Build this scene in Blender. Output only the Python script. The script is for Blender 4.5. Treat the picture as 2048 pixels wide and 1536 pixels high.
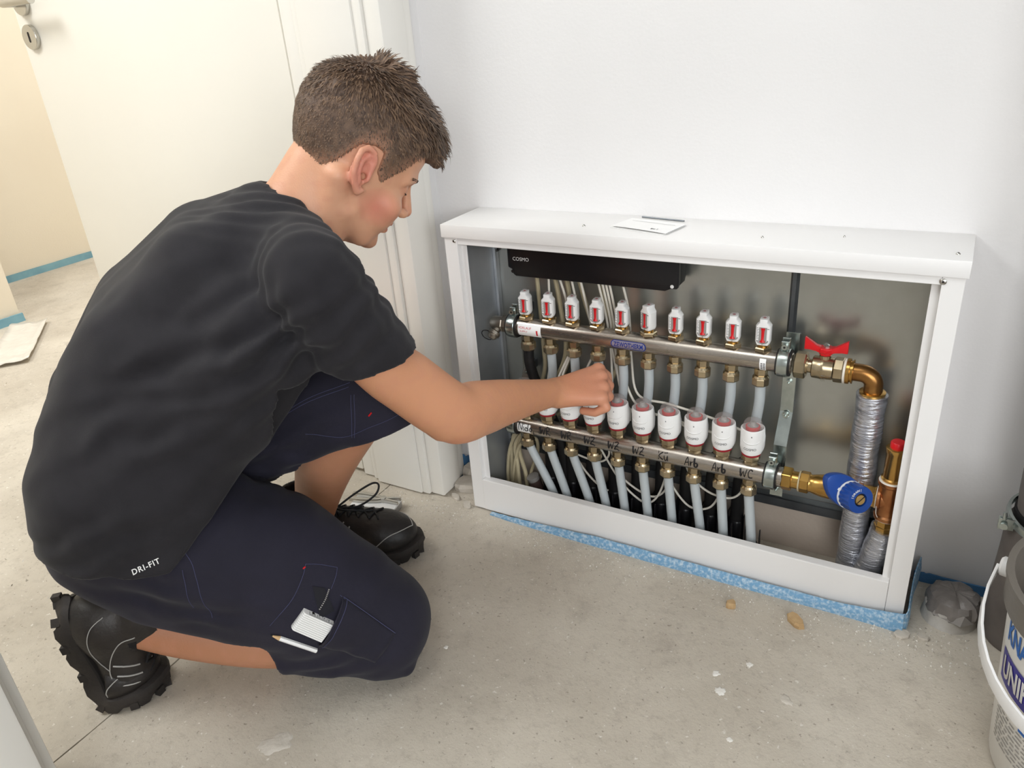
import bpy, bmesh, math, random
import numpy as np
from mathutils import Vector, Matrix, Quaternion, noise

for _o in list(bpy.data.objects):
    bpy.data.objects.remove(_o)
SC = bpy.context.scene
COL = SC.collection
random.seed(7)
R_ = math.radians

# ---------------------------------------------------------------- camera
cd = bpy.data.cameras.new('camera')
cam = bpy.data.objects.new('camera', cd)
COL.objects.link(cam)
cd.sensor_fit = 'HORIZONTAL'
cd.sensor_width = 36.0
cd.lens = 36.0 * 1533.6 / 2048.0
cd.clip_start = 0.02
cx = Vector((0.866, 0.4945, -0.0745)).normalized()      # image right
cz = -Vector((-0.4747, 0.7668, -0.4312)).normalized()   # backwards
cy = cz.cross(cx).normalized()
cx = cy.cross(cz).normalized()
cam.matrix_world = Matrix(((cx.x, cy.x, cz.x, 0.8213), (cx.y, cy.y, cz.y, -1.2661), (cx.z, cy.z, cz.z, 0.956), (0, 0, 0, 1)))
SC.camera = cam

# ---------------------------------------------------------------- world, lights, exposure
SC.view_settings.view_transform = 'Standard'
SC.view_settings.look = 'None'
SC.view_settings.exposure = 0.0
SC.view_settings.gamma = 1.0
SC.view_settings.use_curve_mapping = False
w = bpy.data.worlds.new('world')
SC.world = w
w.use_nodes = True
bg = w.node_tree.nodes['Background']
bg.inputs[0].default_value = (0.75, 0.87, 1.0, 1)
bg.inputs[1].default_value = 0.3


def area(name, loc, target, sx, sy, power, col):
    l = bpy.data.lights.new(name, 'AREA')
    l.shape = 'RECTANGLE'
    l.size, l.size_y = sx, sy
    l.energy = power
    l.color = col
    o = bpy.data.objects.new(name, l)
    COL.objects.link(o)
    o.location = loc
    d = Vector(target) - Vector(loc)
    o.rotation_euler = d.to_track_quat('-Z', 'Y').to_euler()
    return o


# daylight from a roof window over the work place, from windows at the right and behind, plus added lamps in the room corner, bright room and corridor
area('roof_window_daylight', (0.12, -1.1, 2.46), (0.1, -0.7, 0.0), 0.9, 1.0, 15, (0.94, 0.98, 1.0))
area('window_daylight', (3.6, -2.0, 1.5), (0.0, -0.9, 0.9), 1.6, 1.5, 5, (0.62, 0.86, 1.0))
area('corner_fill', (3.4, -2.8, 1.3), (0.0, -0.3, 0.5), 1.2, 1.5, 10, (0.96, 0.98, 1.0)).data.spread = R_(80)  # extra fill lamp added to balance brightness, no window of its own
area('window_daylight_behind', (1.4, -2.95, 1.35), (0.1, -0.25, 0.3), 2.2, 1.5, 27, (0.96, 0.97, 0.98)).data.spread = R_(115)
area('bright_room_overhead', (-1.2, -1.3, 2.46), (-0.9, -1.0, 0.0), 1.0, 1.0, 52, (0.96, 0.99, 1.0))  # added overhead lamp, stands in for the bright room's unseen source
area('corridor_fill', (-1.7, 0.9, 2.46), (-1.9, 0.8, 0.0), 0.8, 0.8, 44, (0.95, 0.98, 1.0))  # fill lamp added to brighten the far wall, no source known there


# ---------------------------------------------------------------- materials
def lin(c):
    r = []
    for v in c:
        v = v / 255.0
        r.append(v / 12.92 if v <= 0.04045 else ((v + 0.055) / 1.055) ** 2.4)
    return (*r, 1.0)


def mat(name, col, rough=0.5, metal=0.0, col2=None, nscale=8.0, bump=0.0, bscale=60.0, detail=4.0, contrast=(0.35, 0.65), spec=0.5, trans=0.0, alpha=1.0, ior=1.45, sss=0.0, coat=0.0, stretch=None, rvar=0.0, sheen=0.0, sssr=(1, 0.35, 0.2)):
    m = bpy.data.materials.new(name)
    m.use_nodes = True
    nt = m.node_tree
    b = nt.nodes['Principled BSDF']
    b.inputs['Base Color'].default_value = lin(col)
    b.inputs['Roughness'].default_value = rough
    b.inputs['Metallic'].default_value = metal
    b.inputs['Specular IOR Level'].default_value = spec
    b.inputs['IOR'].default_value = ior
    if trans:
        b.inputs['Transmission Weight'].default_value = trans
    if alpha < 1:
        b.inputs['Alpha'].default_value = alpha
    if coat:
        b.inputs['Coat Weight'].default_value = coat
    if sheen:
        b.inputs['Sheen Weight'].default_value = sheen
    if sss:
        b.inputs['Subsurface Weight'].default_value = sss
        b.inputs['Subsurface Radius'].default_value = sssr
        b.inputs['Subsurface Scale'].default_value = 0.008
    if col2 is not None or bump or rvar:
        tc = nt.nodes.new('ShaderNodeTexCoord')
        src = tc.outputs['Object']
        if stretch:
            mp = nt.nodes.new('ShaderNodeMapping')
            mp.inputs['Scale'].default_value = stretch
            nt.links.new(src, mp.inputs['Vector'])
            src = mp.outputs['Vector']
    if col2 is not None or rvar:
        n = nt.nodes.new('ShaderNodeTexNoise')
        n.inputs['Scale'].default_value = nscale
        n.inputs['Detail'].default_value = detail
        nt.links.new(src, n.inputs['Vector'])
        r = nt.nodes.new('ShaderNodeValToRGB')
        r.color_ramp.elements[0].position = contrast[0]
        r.color_ramp.elements[1].position = contrast[1]
        r.color_ramp.elements[0].color = lin(col)
        r.color_ramp.elements[1].color = lin(col2 if col2 is not None else col)
        nt.links.new(n.outputs['Fac'], r.inputs['Fac'])
        if col2 is not None:
            nt.links.new(r.outputs['Color'], b.inputs['Base Color'])
        if rvar:
            mr = nt.nodes.new('ShaderNodeMapRange')
            mr.inputs['To Min'].default_value = max(0.02, rough - rvar)
            mr.inputs['To Max'].default_value = min(1, rough + rvar)
            nt.links.new(n.outputs['Fac'], mr.inputs['Value'])
            nt.links.new(mr.outputs['Result'], b.inputs['Roughness'])
    if bump:
        n2 = nt.nodes.new('ShaderNodeTexNoise')
        n2.inputs['Scale'].default_value = bscale
        n2.inputs['Detail'].default_value = 5
        nt.links.new(src, n2.inputs['Vector'])
        bp = nt.nodes.new('ShaderNodeBump')
        bp.inputs['Strength'].default_value = bump
        bp.inputs['Distance'].default_value = 0.004
        nt.links.new(n2.outputs['Fac'], bp.inputs['Height'])
        nt.links.new(bp.outputs['Normal'], b.inputs['Normal'])
    return m


M = {}
M['wall'] = mat('wall_paint', (229, 227, 226), 0.85, col2=(225, 223, 222), nscale=3, bump=0.12, bscale=160)
M['wall_cream'] = mat('wall_paint_cream', (232, 222, 203), 0.85, col2=(228, 217, 198), nscale=2, bump=0.1, bscale=150)
M['plaster'] = mat('raw_plaster', (196, 182, 168), 0.9, col2=(184, 170, 156), nscale=6, bump=0.25, bscale=90)
M['ceiling'] = mat('ceiling_paint', (238, 237, 234), 0.9, bump=0.05)
M['door'] = mat('door_lacquer', (240, 236, 226), 0.35, col2=(238, 234, 224), nscale=3)
M['casing'] = mat('casing_lacquer', (238, 235, 228), 0.32, col2=(236, 233, 226), nscale=3)
M['enamel'] = mat('white_powder_coat', (236, 234, 232), 0.38, bump=0.03, bscale=600)
M['steel'] = mat('galvanised_steel', (190, 192, 188), 0.29, 0.9, col2=(180, 182, 177), nscale=35, detail=3, contrast=(0.1, 0.9))
M['steel_dark'] = mat('dark_galvanised_steel', (116, 120, 124), 0.42, 0.9, col2=(96, 100, 104), nscale=20)
M['steel_side'] = mat('galvanised_side_sheet', (186, 190, 194), 0.45, 0.75, col2=(170, 174, 178), nscale=10)
M['zinc'] = mat('zinc_plated_clamp', (190, 198, 194), 0.26, 0.95, col2=(168, 176, 172), nscale=40)
M['inox'] = mat('stainless_bar', (188, 180, 170), 0.27, 0.95, col2=(174, 165, 155), nscale=10, stretch=(2, 18, 18), rvar=0.05)
M['nickel'] = mat('nickel_plated_brass', (196, 180, 150), 0.26, 0.95, col2=(172, 156, 128), nscale=30)
M['nickel_grey'] = mat('grey_nickel', (168, 160, 148), 0.38, 0.9, col2=(146, 138, 126), nscale=30)
M['brass'] = mat('yellow_brass', (206, 164, 92), 0.24, 0.95, col2=(180, 138, 74), nscale=25)
M['bronze'] = mat('bronze_fitting', (184, 128, 84), 0.32, 0.9, col2=(156, 100, 62), nscale=30, bump=0.1, bscale=200)
M['pex'] = mat('milky_pipe', (182, 188, 190), 0.36, sss=0.25, sssr=(1, 1, 1))
M['black'] = mat('black_plastic', (22, 21, 24), 0.32, rvar=0.06)
M['blackmatte'] = mat('black_matte_plastic', (20, 19, 20), 0.55, col2=(30, 28, 28), nscale=30)
M['white_pl'] = mat('white_plastic', (238, 237, 235), 0.35)
M['red_pl'] = mat('red_plastic', (206, 22, 30), 0.32)
M['dark_red'] = mat('dark_red_ring', (148, 24, 38), 0.35)
M['clear'] = mat('clear_plastic', (186, 176, 172), 0.06, alpha=0.26)
M['grey_pl'] = mat('grey_plastic', (150, 146, 142), 0.4)
M['blue_pl'] = mat('blue_plastic', (32, 72, 150), 0.32, rvar=0.05)
M['ink'] = mat('black_marker_ink', (22, 20, 22), 0.6)
M['greyink'] = mat('grey_print', (70, 68, 70), 0.6)
M['redink'] = mat('red_print', (200, 40, 50), 0.6)
M['blueink'] = mat('blue_print', (24, 52, 140), 0.5)
M['paper'] = mat('white_paper', (244, 243, 241), 0.7)
M['silver'] = mat('silver_foil_wrap', (206, 208, 214), 0.24, 0.75, col2=(176, 178, 186), nscale=18, stretch=(1, 1, 5), bump=0.8, bscale=45)
M['cable_w'] = mat('white_cable', (226, 220, 208), 0.5)
M['cable_b'] = mat('beige_cable', (190, 178, 146), 0.55, col2=(176, 164, 134), nscale=14)
M['foam'] = mat('blue_foam', (116, 160, 194), 0.8, col2=(196, 212, 222), nscale=170, detail=8, contrast=(0.45, 0.72), bump=0.5, bscale=130)
M['foam_far'] = mat('blue_grey_foam', (128, 170, 182), 0.8, col2=(112, 154, 170), nscale=12)
M['foam_dark'] = mat('deep_blue_foam', (58, 108, 156), 0.7, col2=(78, 128, 172), nscale=20, bump=0.3, bscale=90)
M['grey_ins'] = mat('grey_insulation', (92, 86, 82), 0.7, col2=(108, 101, 96), nscale=14, bump=0.2, bscale=70)
M['chrome'] = mat('brushed_steel_fitting', (200, 198, 192), 0.25, 0.95)
M['dark'] = mat('dark_hole', (30, 24, 22), 0.8)

# concrete floor: screed with blotches, speckles of plaster and dark grit
mf = bpy.data.materials.new('screed_floor')
mf.use_nodes = True
nt = mf.node_tree
b = nt.nodes['Principled BSDF']
tc = nt.nodes.new('ShaderNodeTexCoord')


def nz(scale, detail=5.0, rough=0.55):
    n = nt.nodes.new('ShaderNodeTexNoise')
    n.inputs['Scale'].default_value = scale
    n.inputs['Detail'].default_value = detail
    n.inputs['Roughness'].default_value = rough
    nt.links.new(tc.outputs['Object'], n.inputs['Vector'])
    return n.outputs['Fac']


def ramp(src, p0, c0, p1, c1):
    r = nt.nodes.new('ShaderNodeValToRGB')
    r.color_ramp.elements[0].position = p0
    r.color_ramp.elements[1].position = p1
    r.color_ramp.elements[0].color = c0
    r.color_ramp.elements[1].color = c1
    nt.links.new(src, r.inputs['Fac'])
    return r.outputs['Color']


def mix(a, bcol, fac, mode='MIX'):
    x = nt.nodes.new('ShaderNodeMix')
    x.data_type = 'RGBA'
    x.blend_type = mode
    if isinstance(fac, float):
        x.inputs['Factor'].default_value = fac
    else:
        nt.links.new(fac, x.inputs['Factor'])
    for s, v in ((x.inputs['A'], a), (x.inputs['B'], bcol)):
        if isinstance(v, tuple):
            s.default_value = v
        else:
            nt.links.new(v, s)
    return x.outputs['Result']


W1, B0 = (1, 1, 1, 1), (0, 0, 0, 1)
c = ramp(nz(3.2, 6), 0.32, lin((182, 172, 157)), 0.68, lin((208, 199, 184)))
c = mix(c, lin((150, 140, 127)), ramp(nz(11, 8, 0.7), 0.54, B0, 0.78, (0.6, 0.6, 0.6, 1)))
c = mix(c, lin((204, 197, 185)), ramp(nz(1.7, 4), 0.55, B0, 0.8, (0.6, 0.6, 0.6, 1)))
c = mix(c, lin((138, 128, 115)), ramp(nz(46, 8, 0.8), 0.52, B0, 0.82, (0.7, 0.75, 0.75, 1)))
c = mix(c, lin((226, 221, 212)), ramp(nz(95, 3), 0.66, B0, 0.71, (0.75, 0.75, 0.75, 1)))
c = mix(c, lin((120, 108, 94)), ramp(nz(130, 2), 0.66, B0, 0.72, (0.6, 0.6, 0.6, 1)))
c = mix(c, lin((236, 233, 226)), ramp(nz(17, 6, 0.62), 0.735, B0, 0.75, (0.8, 0.8, 0.8, 1)))
nt.links.new(c, b.inputs['Base Color'])
b.inputs['Roughness'].default_value = 0.8
bp = nt.nodes.new('ShaderNodeBump')
bp.inputs['Strength'].default_value = 0.55
bp.inputs['Distance'].default_value = 0.003
nt.links.new(nz(140, 6, 0.7), bp.inputs['Height'])
nt.links.new(bp.outputs['Normal'], b.inputs['Normal'])
M['floor'] = mf


# ---------------------------------------------------------------- mesh building
def frame_from(d):
    d = Vector(d).normalized()
    a = Vector((0, 0, 1)) if abs(d.z) < 0.9 else Vector((1, 0, 0))
    u = d.cross(a).normalized()
    return u, d.cross(u).normalized(), d


class MB:
    """collects shapes, then links them as one mesh object"""

    def __init__(s):
        s.v, s.f, s.m = [], [], []

    def add(s, vs, fs, m=0):
        o = len(s.v)
        s.v += [tuple(x) for x in vs]
        s.f += [tuple(i + o for i in q) for q in fs]
        s.m += [m] * len(fs)
        return s

    def box(s, lo, hi, m=0):
        x0, y0, z0 = lo
        x1, y1, z1 = hi
        vs = [(x0, y0, z0), (x1, y0, z0), (x1, y1, z0), (x0, y1, z0), (x0, y0, z1), (x1, y0, z1), (x1, y1, z1), (x0, y1, z1)]
        return s.add(vs, [(0, 3, 2, 1), (4, 5, 6, 7), (0, 1, 5, 4), (1, 2, 6, 5), (2, 3, 7, 6), (3, 0, 4, 7)], m)

    def obox(s, c, u, v, w_, hu, hv, hw, m=0):
        c, u, v, w_ = Vector(c), Vector(u).normalized(), Vector(v).normalized(), Vector(w_).normalized()
        vs = []
        for k in (-1, 1):
            for (i, j) in ((-1, -1), (1, -1), (1, 1), (-1, 1)):
                vs.append(c + u * hu * i + v * hv * j + w_ * hw * k)
        fl = [(0, 3, 2, 1), (4, 5, 6, 7), (0, 1, 5, 4), (1, 2, 6, 5), (2, 3, 7, 6), (3, 0, 4, 7)]
        if u.cross(v).dot(w_) < 0:
            fl = [q[::-1] for q in fl]
        return s.add(vs, fl, m)

    def rings(s, rings, m=0, caps=(True, True), closed=True):
        n = len(rings[0])
        vs = [p for r in rings for p in r]
        fs = []
        for i in range(len(rings) - 1):
            for j in range(n if closed else n - 1):
                a, b2 = i * n + j, i * n + (j + 1) % n
                fs.append((a, b2, b2 + n, a + n))
        if caps[0]:
            fs.append(tuple(range(n))[::-1])
        if caps[1]:
            fs.append(tuple((len(rings) - 1) * n + j for j in range(n)))
        return s.add(vs, fs, m)

    def lathe(s, o, axis, prof, n=24, m=0, caps=(True, True), rot=0.0):
        o = Vector(o)
        u, v, d = frame_from(axis)
        rs = []
        for r, h in prof:
            rs.append([o + d * h + (u * math.cos(rot + 2 * math.pi * k / n) + v * math.sin(rot + 2 * math.pi * k / n)) * max(r, 1e-5) for k in range(n)])
        return s.rings(rs, m, caps)

    def cyl(s, p0, p1, r0, r1=None, n=20, m=0):
        p0, p1 = Vector(p0), Vector(p1)
        return s.lathe(p0, p1 - p0, [(r0, 0), (r0 if r1 is None else r1, (p1 - p0).length)], n, m)

    def tube(s, pts, r, n=8, m=0, caps=(True, True), flat=1.0):
        pts = [Vector(p) for p in pts]
        N = len(pts)
        rs = []
        t0 = (pts[1] - pts[0]).normalized()
        u = frame_from(t0)[0]
        for i in range(N):
            t = (pts[min(i + 1, N - 1)] - pts[max(i - 1, 0)]).normalized()
            u = (u - t * u.dot(t)).normalized()
            v = t.cross(u)
            rr = r[i] if isinstance(r, (list, tuple)) else r
            rs.append([pts[i] + (u * math.cos(2 * math.pi * k / n) + v * math.sin(2 * math.pi * k / n) * flat) * rr for k in range(n)])
        return s.rings(rs, m, caps)

    def prism(s, poly, o, u, v, w_, th, m=0):
        """2-D outline in (u, v), extruded th along w_"""
        o, u, v, w_ = Vector(o), Vector(u), Vector(v), Vector(w_)
        n = len(poly)
        a = [o + u * p[0] + v * p[1] for p in poly]
        vs = a + [p + w_ * th for p in a]
        fs = [tuple(range(n))[::-1], tuple(range(n, 2 * n))] + [(i, (i + 1) % n, (i + 1) % n + n, i + n) for i in range(n)]
        return s.add(vs, fs, m)

    def build(s, name, mats, parent=None, smooth=40, bev=0.0, seg=2, loc=None, fix=True):
        me = bpy.data.meshes.new(name)
        org = Vector(loc) if loc is not None else (Vector(parent['_o']) if parent is not None else Vector((0, 0, 0)))
        me.from_pydata([tuple(Vector(p) - org) for p in s.v], [], s.f)
        if not isinstance(mats, (list, tuple)):
            mats = [mats]
        for k in mats:
            me.materials.append(M[k] if isinstance(k, str) else k)
        me.polygons.foreach_set('material_index', s.m)
        bm = bmesh.new()
        bm.from_mesh(me)
        if fix:
            bmesh.ops.recalc_face_normals(bm, faces=bm.faces)
        if bev:
            es = [e for e in bm.edges if len(e.link_faces) == 2 and e.calc_face_angle(0) > R_(50)]
            bmesh.ops.bevel(bm, geom=es, offset=bev, segments=seg, profile=0.5, affect='EDGES', clamp_overlap=True)
        if bev and smooth > 25:
            smooth = 25
        for fce in bm.faces:
            fce.smooth = smooth > 0
        if smooth > 0:
            for e in bm.edges:
                if len(e.link_faces) == 2 and e.calc_face_angle(0) > R_(smooth):
                    e.smooth = False
        bm.to_mesh(me)
        bm.free()
        ob = bpy.data.objects.new(name, me)
        COL.objects.link(ob)
        if parent is not None:
            ob.parent = parent
            if loc is not None:
                # parent may itself be a mesh part: keep plain offsets
                ob.location = org - Vector(parent['_o'])
        else:
            ob.location = org
        ob['_o'] = tuple(org)
        return ob


def thing(name, label, cat, loc=(0, 0, 0), group=None, rz=0.0):
    o = bpy.data.objects.new(name, None)
    o.empty_display_size = 0.02
    COL.objects.link(o)
    o.location = loc
    o.rotation_euler = (0, 0, rz)
    o['_o'] = tuple(loc)
    return tag(o, label, cat, group)


def tag(o, label, cat, group=None):
    o['label'] = label
    o['category'] = cat
    if group:
        o['group'] = group
    return o


def struct(o, label=None):
    o['kind'] = 'structure'
    if label:
        o['label'] = label
    return o


def copy_tree(o, parent=None):
    c = o.copy()
    COL.objects.link(c)
    if parent is not None:
        c.parent = parent
    for ch in list(o.children):
        copy_tree(ch, c)
    return c


def smooth_path(pts, n=6):
    """Catmull-Rom through the points"""
    P = [Vector(p) for p in pts]
    P = [P[0] * 2 - P[1]] + P + [P[-1] * 2 - P[-2]]
    out = []
    for i in range(1, len(P) - 2):
        for k in range(n):
            t = k / n
            a, b2, c2, d = P[i - 1], P[i], P[i + 1], P[i + 2]
            out.append(0.5 * ((2 * b2) + (c2 - a) * t + (2 * a - 5 * b2 + 4 * c2 - d) * t * t + (3 * b2 - a - 3 * c2 + d) * t ** 3))
    out.append(P[-2])
    return out


def text_tris(txt, size, bold=0.0, grid=None, shear=0.0, space=1.0):
    cu = bpy.data.curves.new('lettering', 'FONT')
    cu.body = txt
    cu.size = size
    cu.align_x = 'CENTER'
    cu.align_y = 'CENTER'
    cu.offset = bold
    cu.shear = shear
    cu.space_character = space
    cu.resolution_u = 3
    o = bpy.data.objects.new('lettering', cu)
    COL.objects.link(o)
    dg = bpy.context.evaluated_depsgraph_get()
    me = bpy.data.meshes.new_from_object(o.evaluated_get(dg))
    bpy.data.objects.remove(o)
    bpy.data.curves.remove(cu)
    bm = bmesh.new()
    bm.from_mesh(me)
    bpy.data.meshes.remove(me)
    if grid:
        xs = [v.co.x for v in bm.verts]
        x = min(xs)
        while x < max(xs):
            x += grid
            bmesh.ops.bisect_plane(bm, geom=bm.verts[:] + bm.edges[:] + bm.faces[:], plane_co=(x, 0, 0), plane_no=(1, 0, 0))
    vs = [tuple(v.co) for v in bm.verts]
    bm.verts.index_update()
    fs = [tuple(v.index for v in q.verts) for q in bm.faces]
    bm.free()
    return vs, fs


def put_text(mb, txt, size, fn, bold=0.0, grid=None, m=0, shear=0.0, space=1.0):
    vs, fs = text_tris(txt, size, bold, grid, shear, space)
    mb.add([fn(x, y) for x, y, z in vs], fs, m)
    return mb


# ---------------------------------------------------------------- room shell
ZC = 2.5


def slab(name, lo, hi, mname, bev=0.0):
    return struct(MB().box(lo, hi).build(name, mname, bev=bev))


# screed in two slabs with an open movement joint between them in the doorway
def floor_slab(name, x0, x1, y0, y1, joint_side):
    mb = MB()
    ys = [y0 + (y1 - y0) * k / 160 for k in range(161)]
    top, bot = [], []
    for y in ys:
        dx = 0.0035 * noise.noise(Vector((y * 9, 3.1, 0))) + 0.0016 * noise.noise(Vector((y * 60, 7.7, 0)))
        g = 0.0013 + 0.0022 * max(0, noise.noise(Vector((y * 23, joint_side * 5.0, 2))))
        xa = x0 + (dx + g if joint_side < 0 else 0)
        xb = x1 + (dx - g if joint_side > 0 else 0)
        top.append(((xa, y, 0), (xb, y, 0)))
        bot.append(((xa, y, -0.05), (xb, y, -0.05)))
    mb.rings([[t[0], t[1], q[1], q[0]] for t, q in zip(top, bot)])
    return struct(mb.build(name, 'floor', smooth=20))


floor_slab('floor', -0.232, 3.7, 0.0, -4.0, -1)
floor_slab('floor.001', -5.2, -0.232, 2.2, -3.0, 1)
slab('floor.002', (-5.2, -4.0, -0.12), (3.7, 2.2, -0.051), 'dark')

slab('wall_back', (-0.25, 0.0, -0.05), (3.7, 0.12, ZC), 'wall')
slab('wall_left', (-0.25, -3.0, -0.05), (-0.1, -1.05, ZC), 'wall')
slab('wall_left.001', (-0.25, -0.085, -0.05), (-0.1, 0.0, ZC), 'wall')
slab('wall_left.002', (-0.25, -1.05, 2.06), (-0.1, -0.085, ZC), 'wall')
slab('ceiling', (-5.2, -4.0, ZC), (3.7, 2.2, ZC + 0.1), 'ceiling')


def wall_with_window(name, axis, pos, th, a0, a1, w0, w1, z0, z1, mname):
    """a wall across the given axis with one window opening and its frame"""
    rects = [(a0, w0, -0.05, ZC), (w1, a1, -0.05, ZC), (w0, w1, -0.05, z0), (w0, w1, z1, ZC)]
    mb, fr = MB(), MB()

    def bx(m_, p0, p1, q0, q1, t0, t1):
        if axis == 'x':
            m_.box((min(t0, t1), p0, q0), (max(t0, t1), p1, q1))
        else:
            m_.box((p0, min(t0, t1), q0), (p1, max(t0, t1), q1))
    for p0, p1, q0, q1 in rects:
        bx(mb, p0, p1, q0, q1, pos, pos + th)
    f0, f1 = pos + th * 0.55, pos + th * 0.9
    k = 0.06
    wm = (w0 + w1) / 2
    for p0, p1, q0, q1 in ((w0, w0 + k, z0, z1), (w1 - k, w1, z0, z1), (w0, w1, z0, z0 + k), (w0, w1, z1 - k, z1), (wm - k / 2, wm + k / 2, z0, z1)):
        bx(fr, p0, p1, q0, q1, f0, f1)
    o = struct(mb.build(name, mname, smooth=0))
    return o, fr


_, fr = wall_with_window('wall_right', 'x', 3.7, 0.2, -3.2, 0.0, -2.9, -1.1, 0.7, 2.3, 'wall')
struct(fr.build('window_1', 'casing', smooth=0))
_, fr = wall_with_window('wall_front', 'y', -3.0, -0.2, -0.25, 3.7, 1.5, 2.9, 0.55, 2.15, 'wall')
struct(fr.build('window_2', 'casing', smooth=0))
_, fr = wall_with_window('wall_sunny', 'y', -3.0, -0.2, -5.2, -0.25, -2.5, -0.7, 0.6, 2.15, 'wall_cream')
struct(fr.build('window_3', 'casing', smooth=0))
slab('wall_corridor', (-2.52, -3.0, -0.05), (-2.40, 0.235, ZC), 'wall_cream')
slab('wall_far', (-3.17, -0.6, -0.05), (-3.035, 2.2, ZC), 'wall_cream')
slab('wall_beyond', (-5.2, 2.2, -0.05), (-0.25, 2.32, ZC), 'wall_cream')
slab('wall_beyond.001', (-0.3, 0.12, -0.05), (-0.25, 2.2, ZC), 'wall_cream')
slab('wall_outer', (-5.25, -3.0, -0.05), (-5.2, 2.2, ZC), 'wall_cream')


def strip(name, pts, h, th, nrm, mname, label, wob=0.002, zb=-0.004):
    """a foam edge strip: a thin band standing along pts, leaning slightly, with a ragged top edge"""
    P = smooth_path(pts, 10)
    mb = MB()
    rs = []
    for i, p in enumerate(P):
        hh = (h(i / (len(P) - 1)) if callable(h) else h) + wob * noise.noise(Vector((i * 0.7, 2, 5)))
        nn = Vector(nrm(i / (len(P) - 1)) if callable(nrm) else nrm)
        w_ = wob * 0.6 * noise.noise(Vector((i * 0.4, 9, 1)))
        a = Vector((p.x, p.y, zb)) + nn * w_
        t = Vector((p.x, p.y, zb + hh)) + nn * (w_ - 0.25 * hh * 0.3)
        rs.append([a + nn * th, t + nn * th * 0.8, t, a])
    mb.rings(rs)
    return tag(mb.build(name, mname, smooth=60), label, 'foam strip')


strip('edge_strip', [(0.845, -0.004, 0), (0.93, -0.004, 0), (1.4, -0.004, 0), (2.2, -0.004, 0)], 0.022, 0.004, (0, -1, 0), 'foam_dark',
      'blue foam edge strip along the wall right of the cabinet, behind the grey pipe')
strip('edge_strip', [(-3.03, -0.4, 0), (-3.03, 0.6, 0), (-3.03, 1.3, 0), (-3.03, 2.1, 0)], 0.036, 0.006, (1, 0, 0), 'foam_far',
      'pale blue foam strip at the foot of the far room wall')
strip('edge_strip', [(-2.394, -0.3, 0), (-2.394, 0.1, 0), (-2.39, 0.24, 0)], 0.036, 0.01, (1, 0, 0), 'foam_far',
      'short blue foam end at the foot of the white wall corner at the left edge')

# door frame: lining and stepped casings round the opening
fr = bpy.data.objects.new('door_1', None)
COL.objects.link(fr)
fr['_o'] = (-0.1, -0.14, 0)
fr.location = (-0.1, -0.14, 0)
struct(fr, 'white lacquered door frame left of the cabinet, seen behind the kneeling man')
G = 0.004
YJ = -0.141
HD = 2.02
MB().box((-0.262, YJ, G), (-0.137, -0.086, HD)).build('lining', 'casing', fr, bev=0.002)
MB().box((-0.137, YJ + 0.004, G), (-0.118, -0.088, HD)).build('lining_step', 'casing', fr, bev=0.002)
MB().box((-0.118, YJ + 0.010, G), (-0.082, -0.062, HD + 0.07)).build('casing', 'casing', fr, bev=0.004)
MB().box((-0.1, -0.062, G), (-0.092, -0.03, HD + 0.06)).build('casing_edge', 'casing', fr, bev=0.003)
MB().box((-0.280, YJ + 0.008, G), (-0.262, -0.086, HD)).build('rebate', 'casing', fr, bev=0.002)
MB().box((-0.315, YJ + 0.014, G), (-0.280, -0.060, HD + 0.05)).build('rebate_back', 'casing', fr, bev=0.002)
# far side of the opening, close to the camera
MB().box((-0.262, -1.05, G), (-0.128, -0.986, HD)).build('lining', 'casing', fr, bev=0.002)
MB().box((-0.128, -1.05, G), (-0.118, -0.999, HD)).build('lining_step', 'casing', fr, bev=0.003)
MB().box((-0.118, -1.078, G), (-0.082, -1.0125, HD + 0.07)).build('casing', 'casing', fr, bev=0.004)
MB().box((-0.262, -0.986, HD - 0.02), (-0.118, YJ, HD + 0.02)).build('head_lining', 'casing', fr, bev=0.002)
MB().box((-0.118, -1.078, HD), (-0.082, -0.062, HD + 0.07)).build('head_casing', 'casing', fr, bev=0.004)

# the open door leaf
lf = bpy.data.objects.new('door_2', None)
COL.objects.link(lf)
lf['_o'] = (-0.32, -0.118, 0)
lf.location = (-0.32, -0.118, 0)
struct(lf, 'cream white door leaf standing open behind the man, with steel keyhole plate')
A0 = Vector((-0.318, -0.123, 0))
du = Vector((-1, 0.006, 0)).normalized()
dn = Vector((du.y, -du.x, 0))
if dn.y > 0:
    dn = -dn
LW = 0.842


def leafbox(u0, u1, t0, t1, z0, z1):
    mb = MB()
    vs = []
    for z in (z0, z1):
        for (uu, tt) in ((u0, t0), (u1, t0), (u1, t1), (u0, t1)):
            p = A0 + du * uu - dn * tt
            vs.append((p.x, p.y, z))
    return mb.add(vs, [(0, 3, 2, 1), (4, 5, 6, 7), (0, 1, 5, 4), (1, 2, 6, 5), (2, 3, 7, 6), (3, 0, 4, 7)])


leafbox(0.004, LW, 0.0, 0.026, 0.012, 2.0).build('leaf_panel', 'door', lf, bev=0.0015)
leafbox(0.0, LW - 0.014, 0.026, 0.042, 0.012, 1.99).build('leaf_rebate', 'door', lf, bev=0.0015)
leafbox(-0.003, 0.003, 0.020, 0.030, 0.012, 1.99).build('seal', 'grey_pl', lf, bev=0.002)


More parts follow.
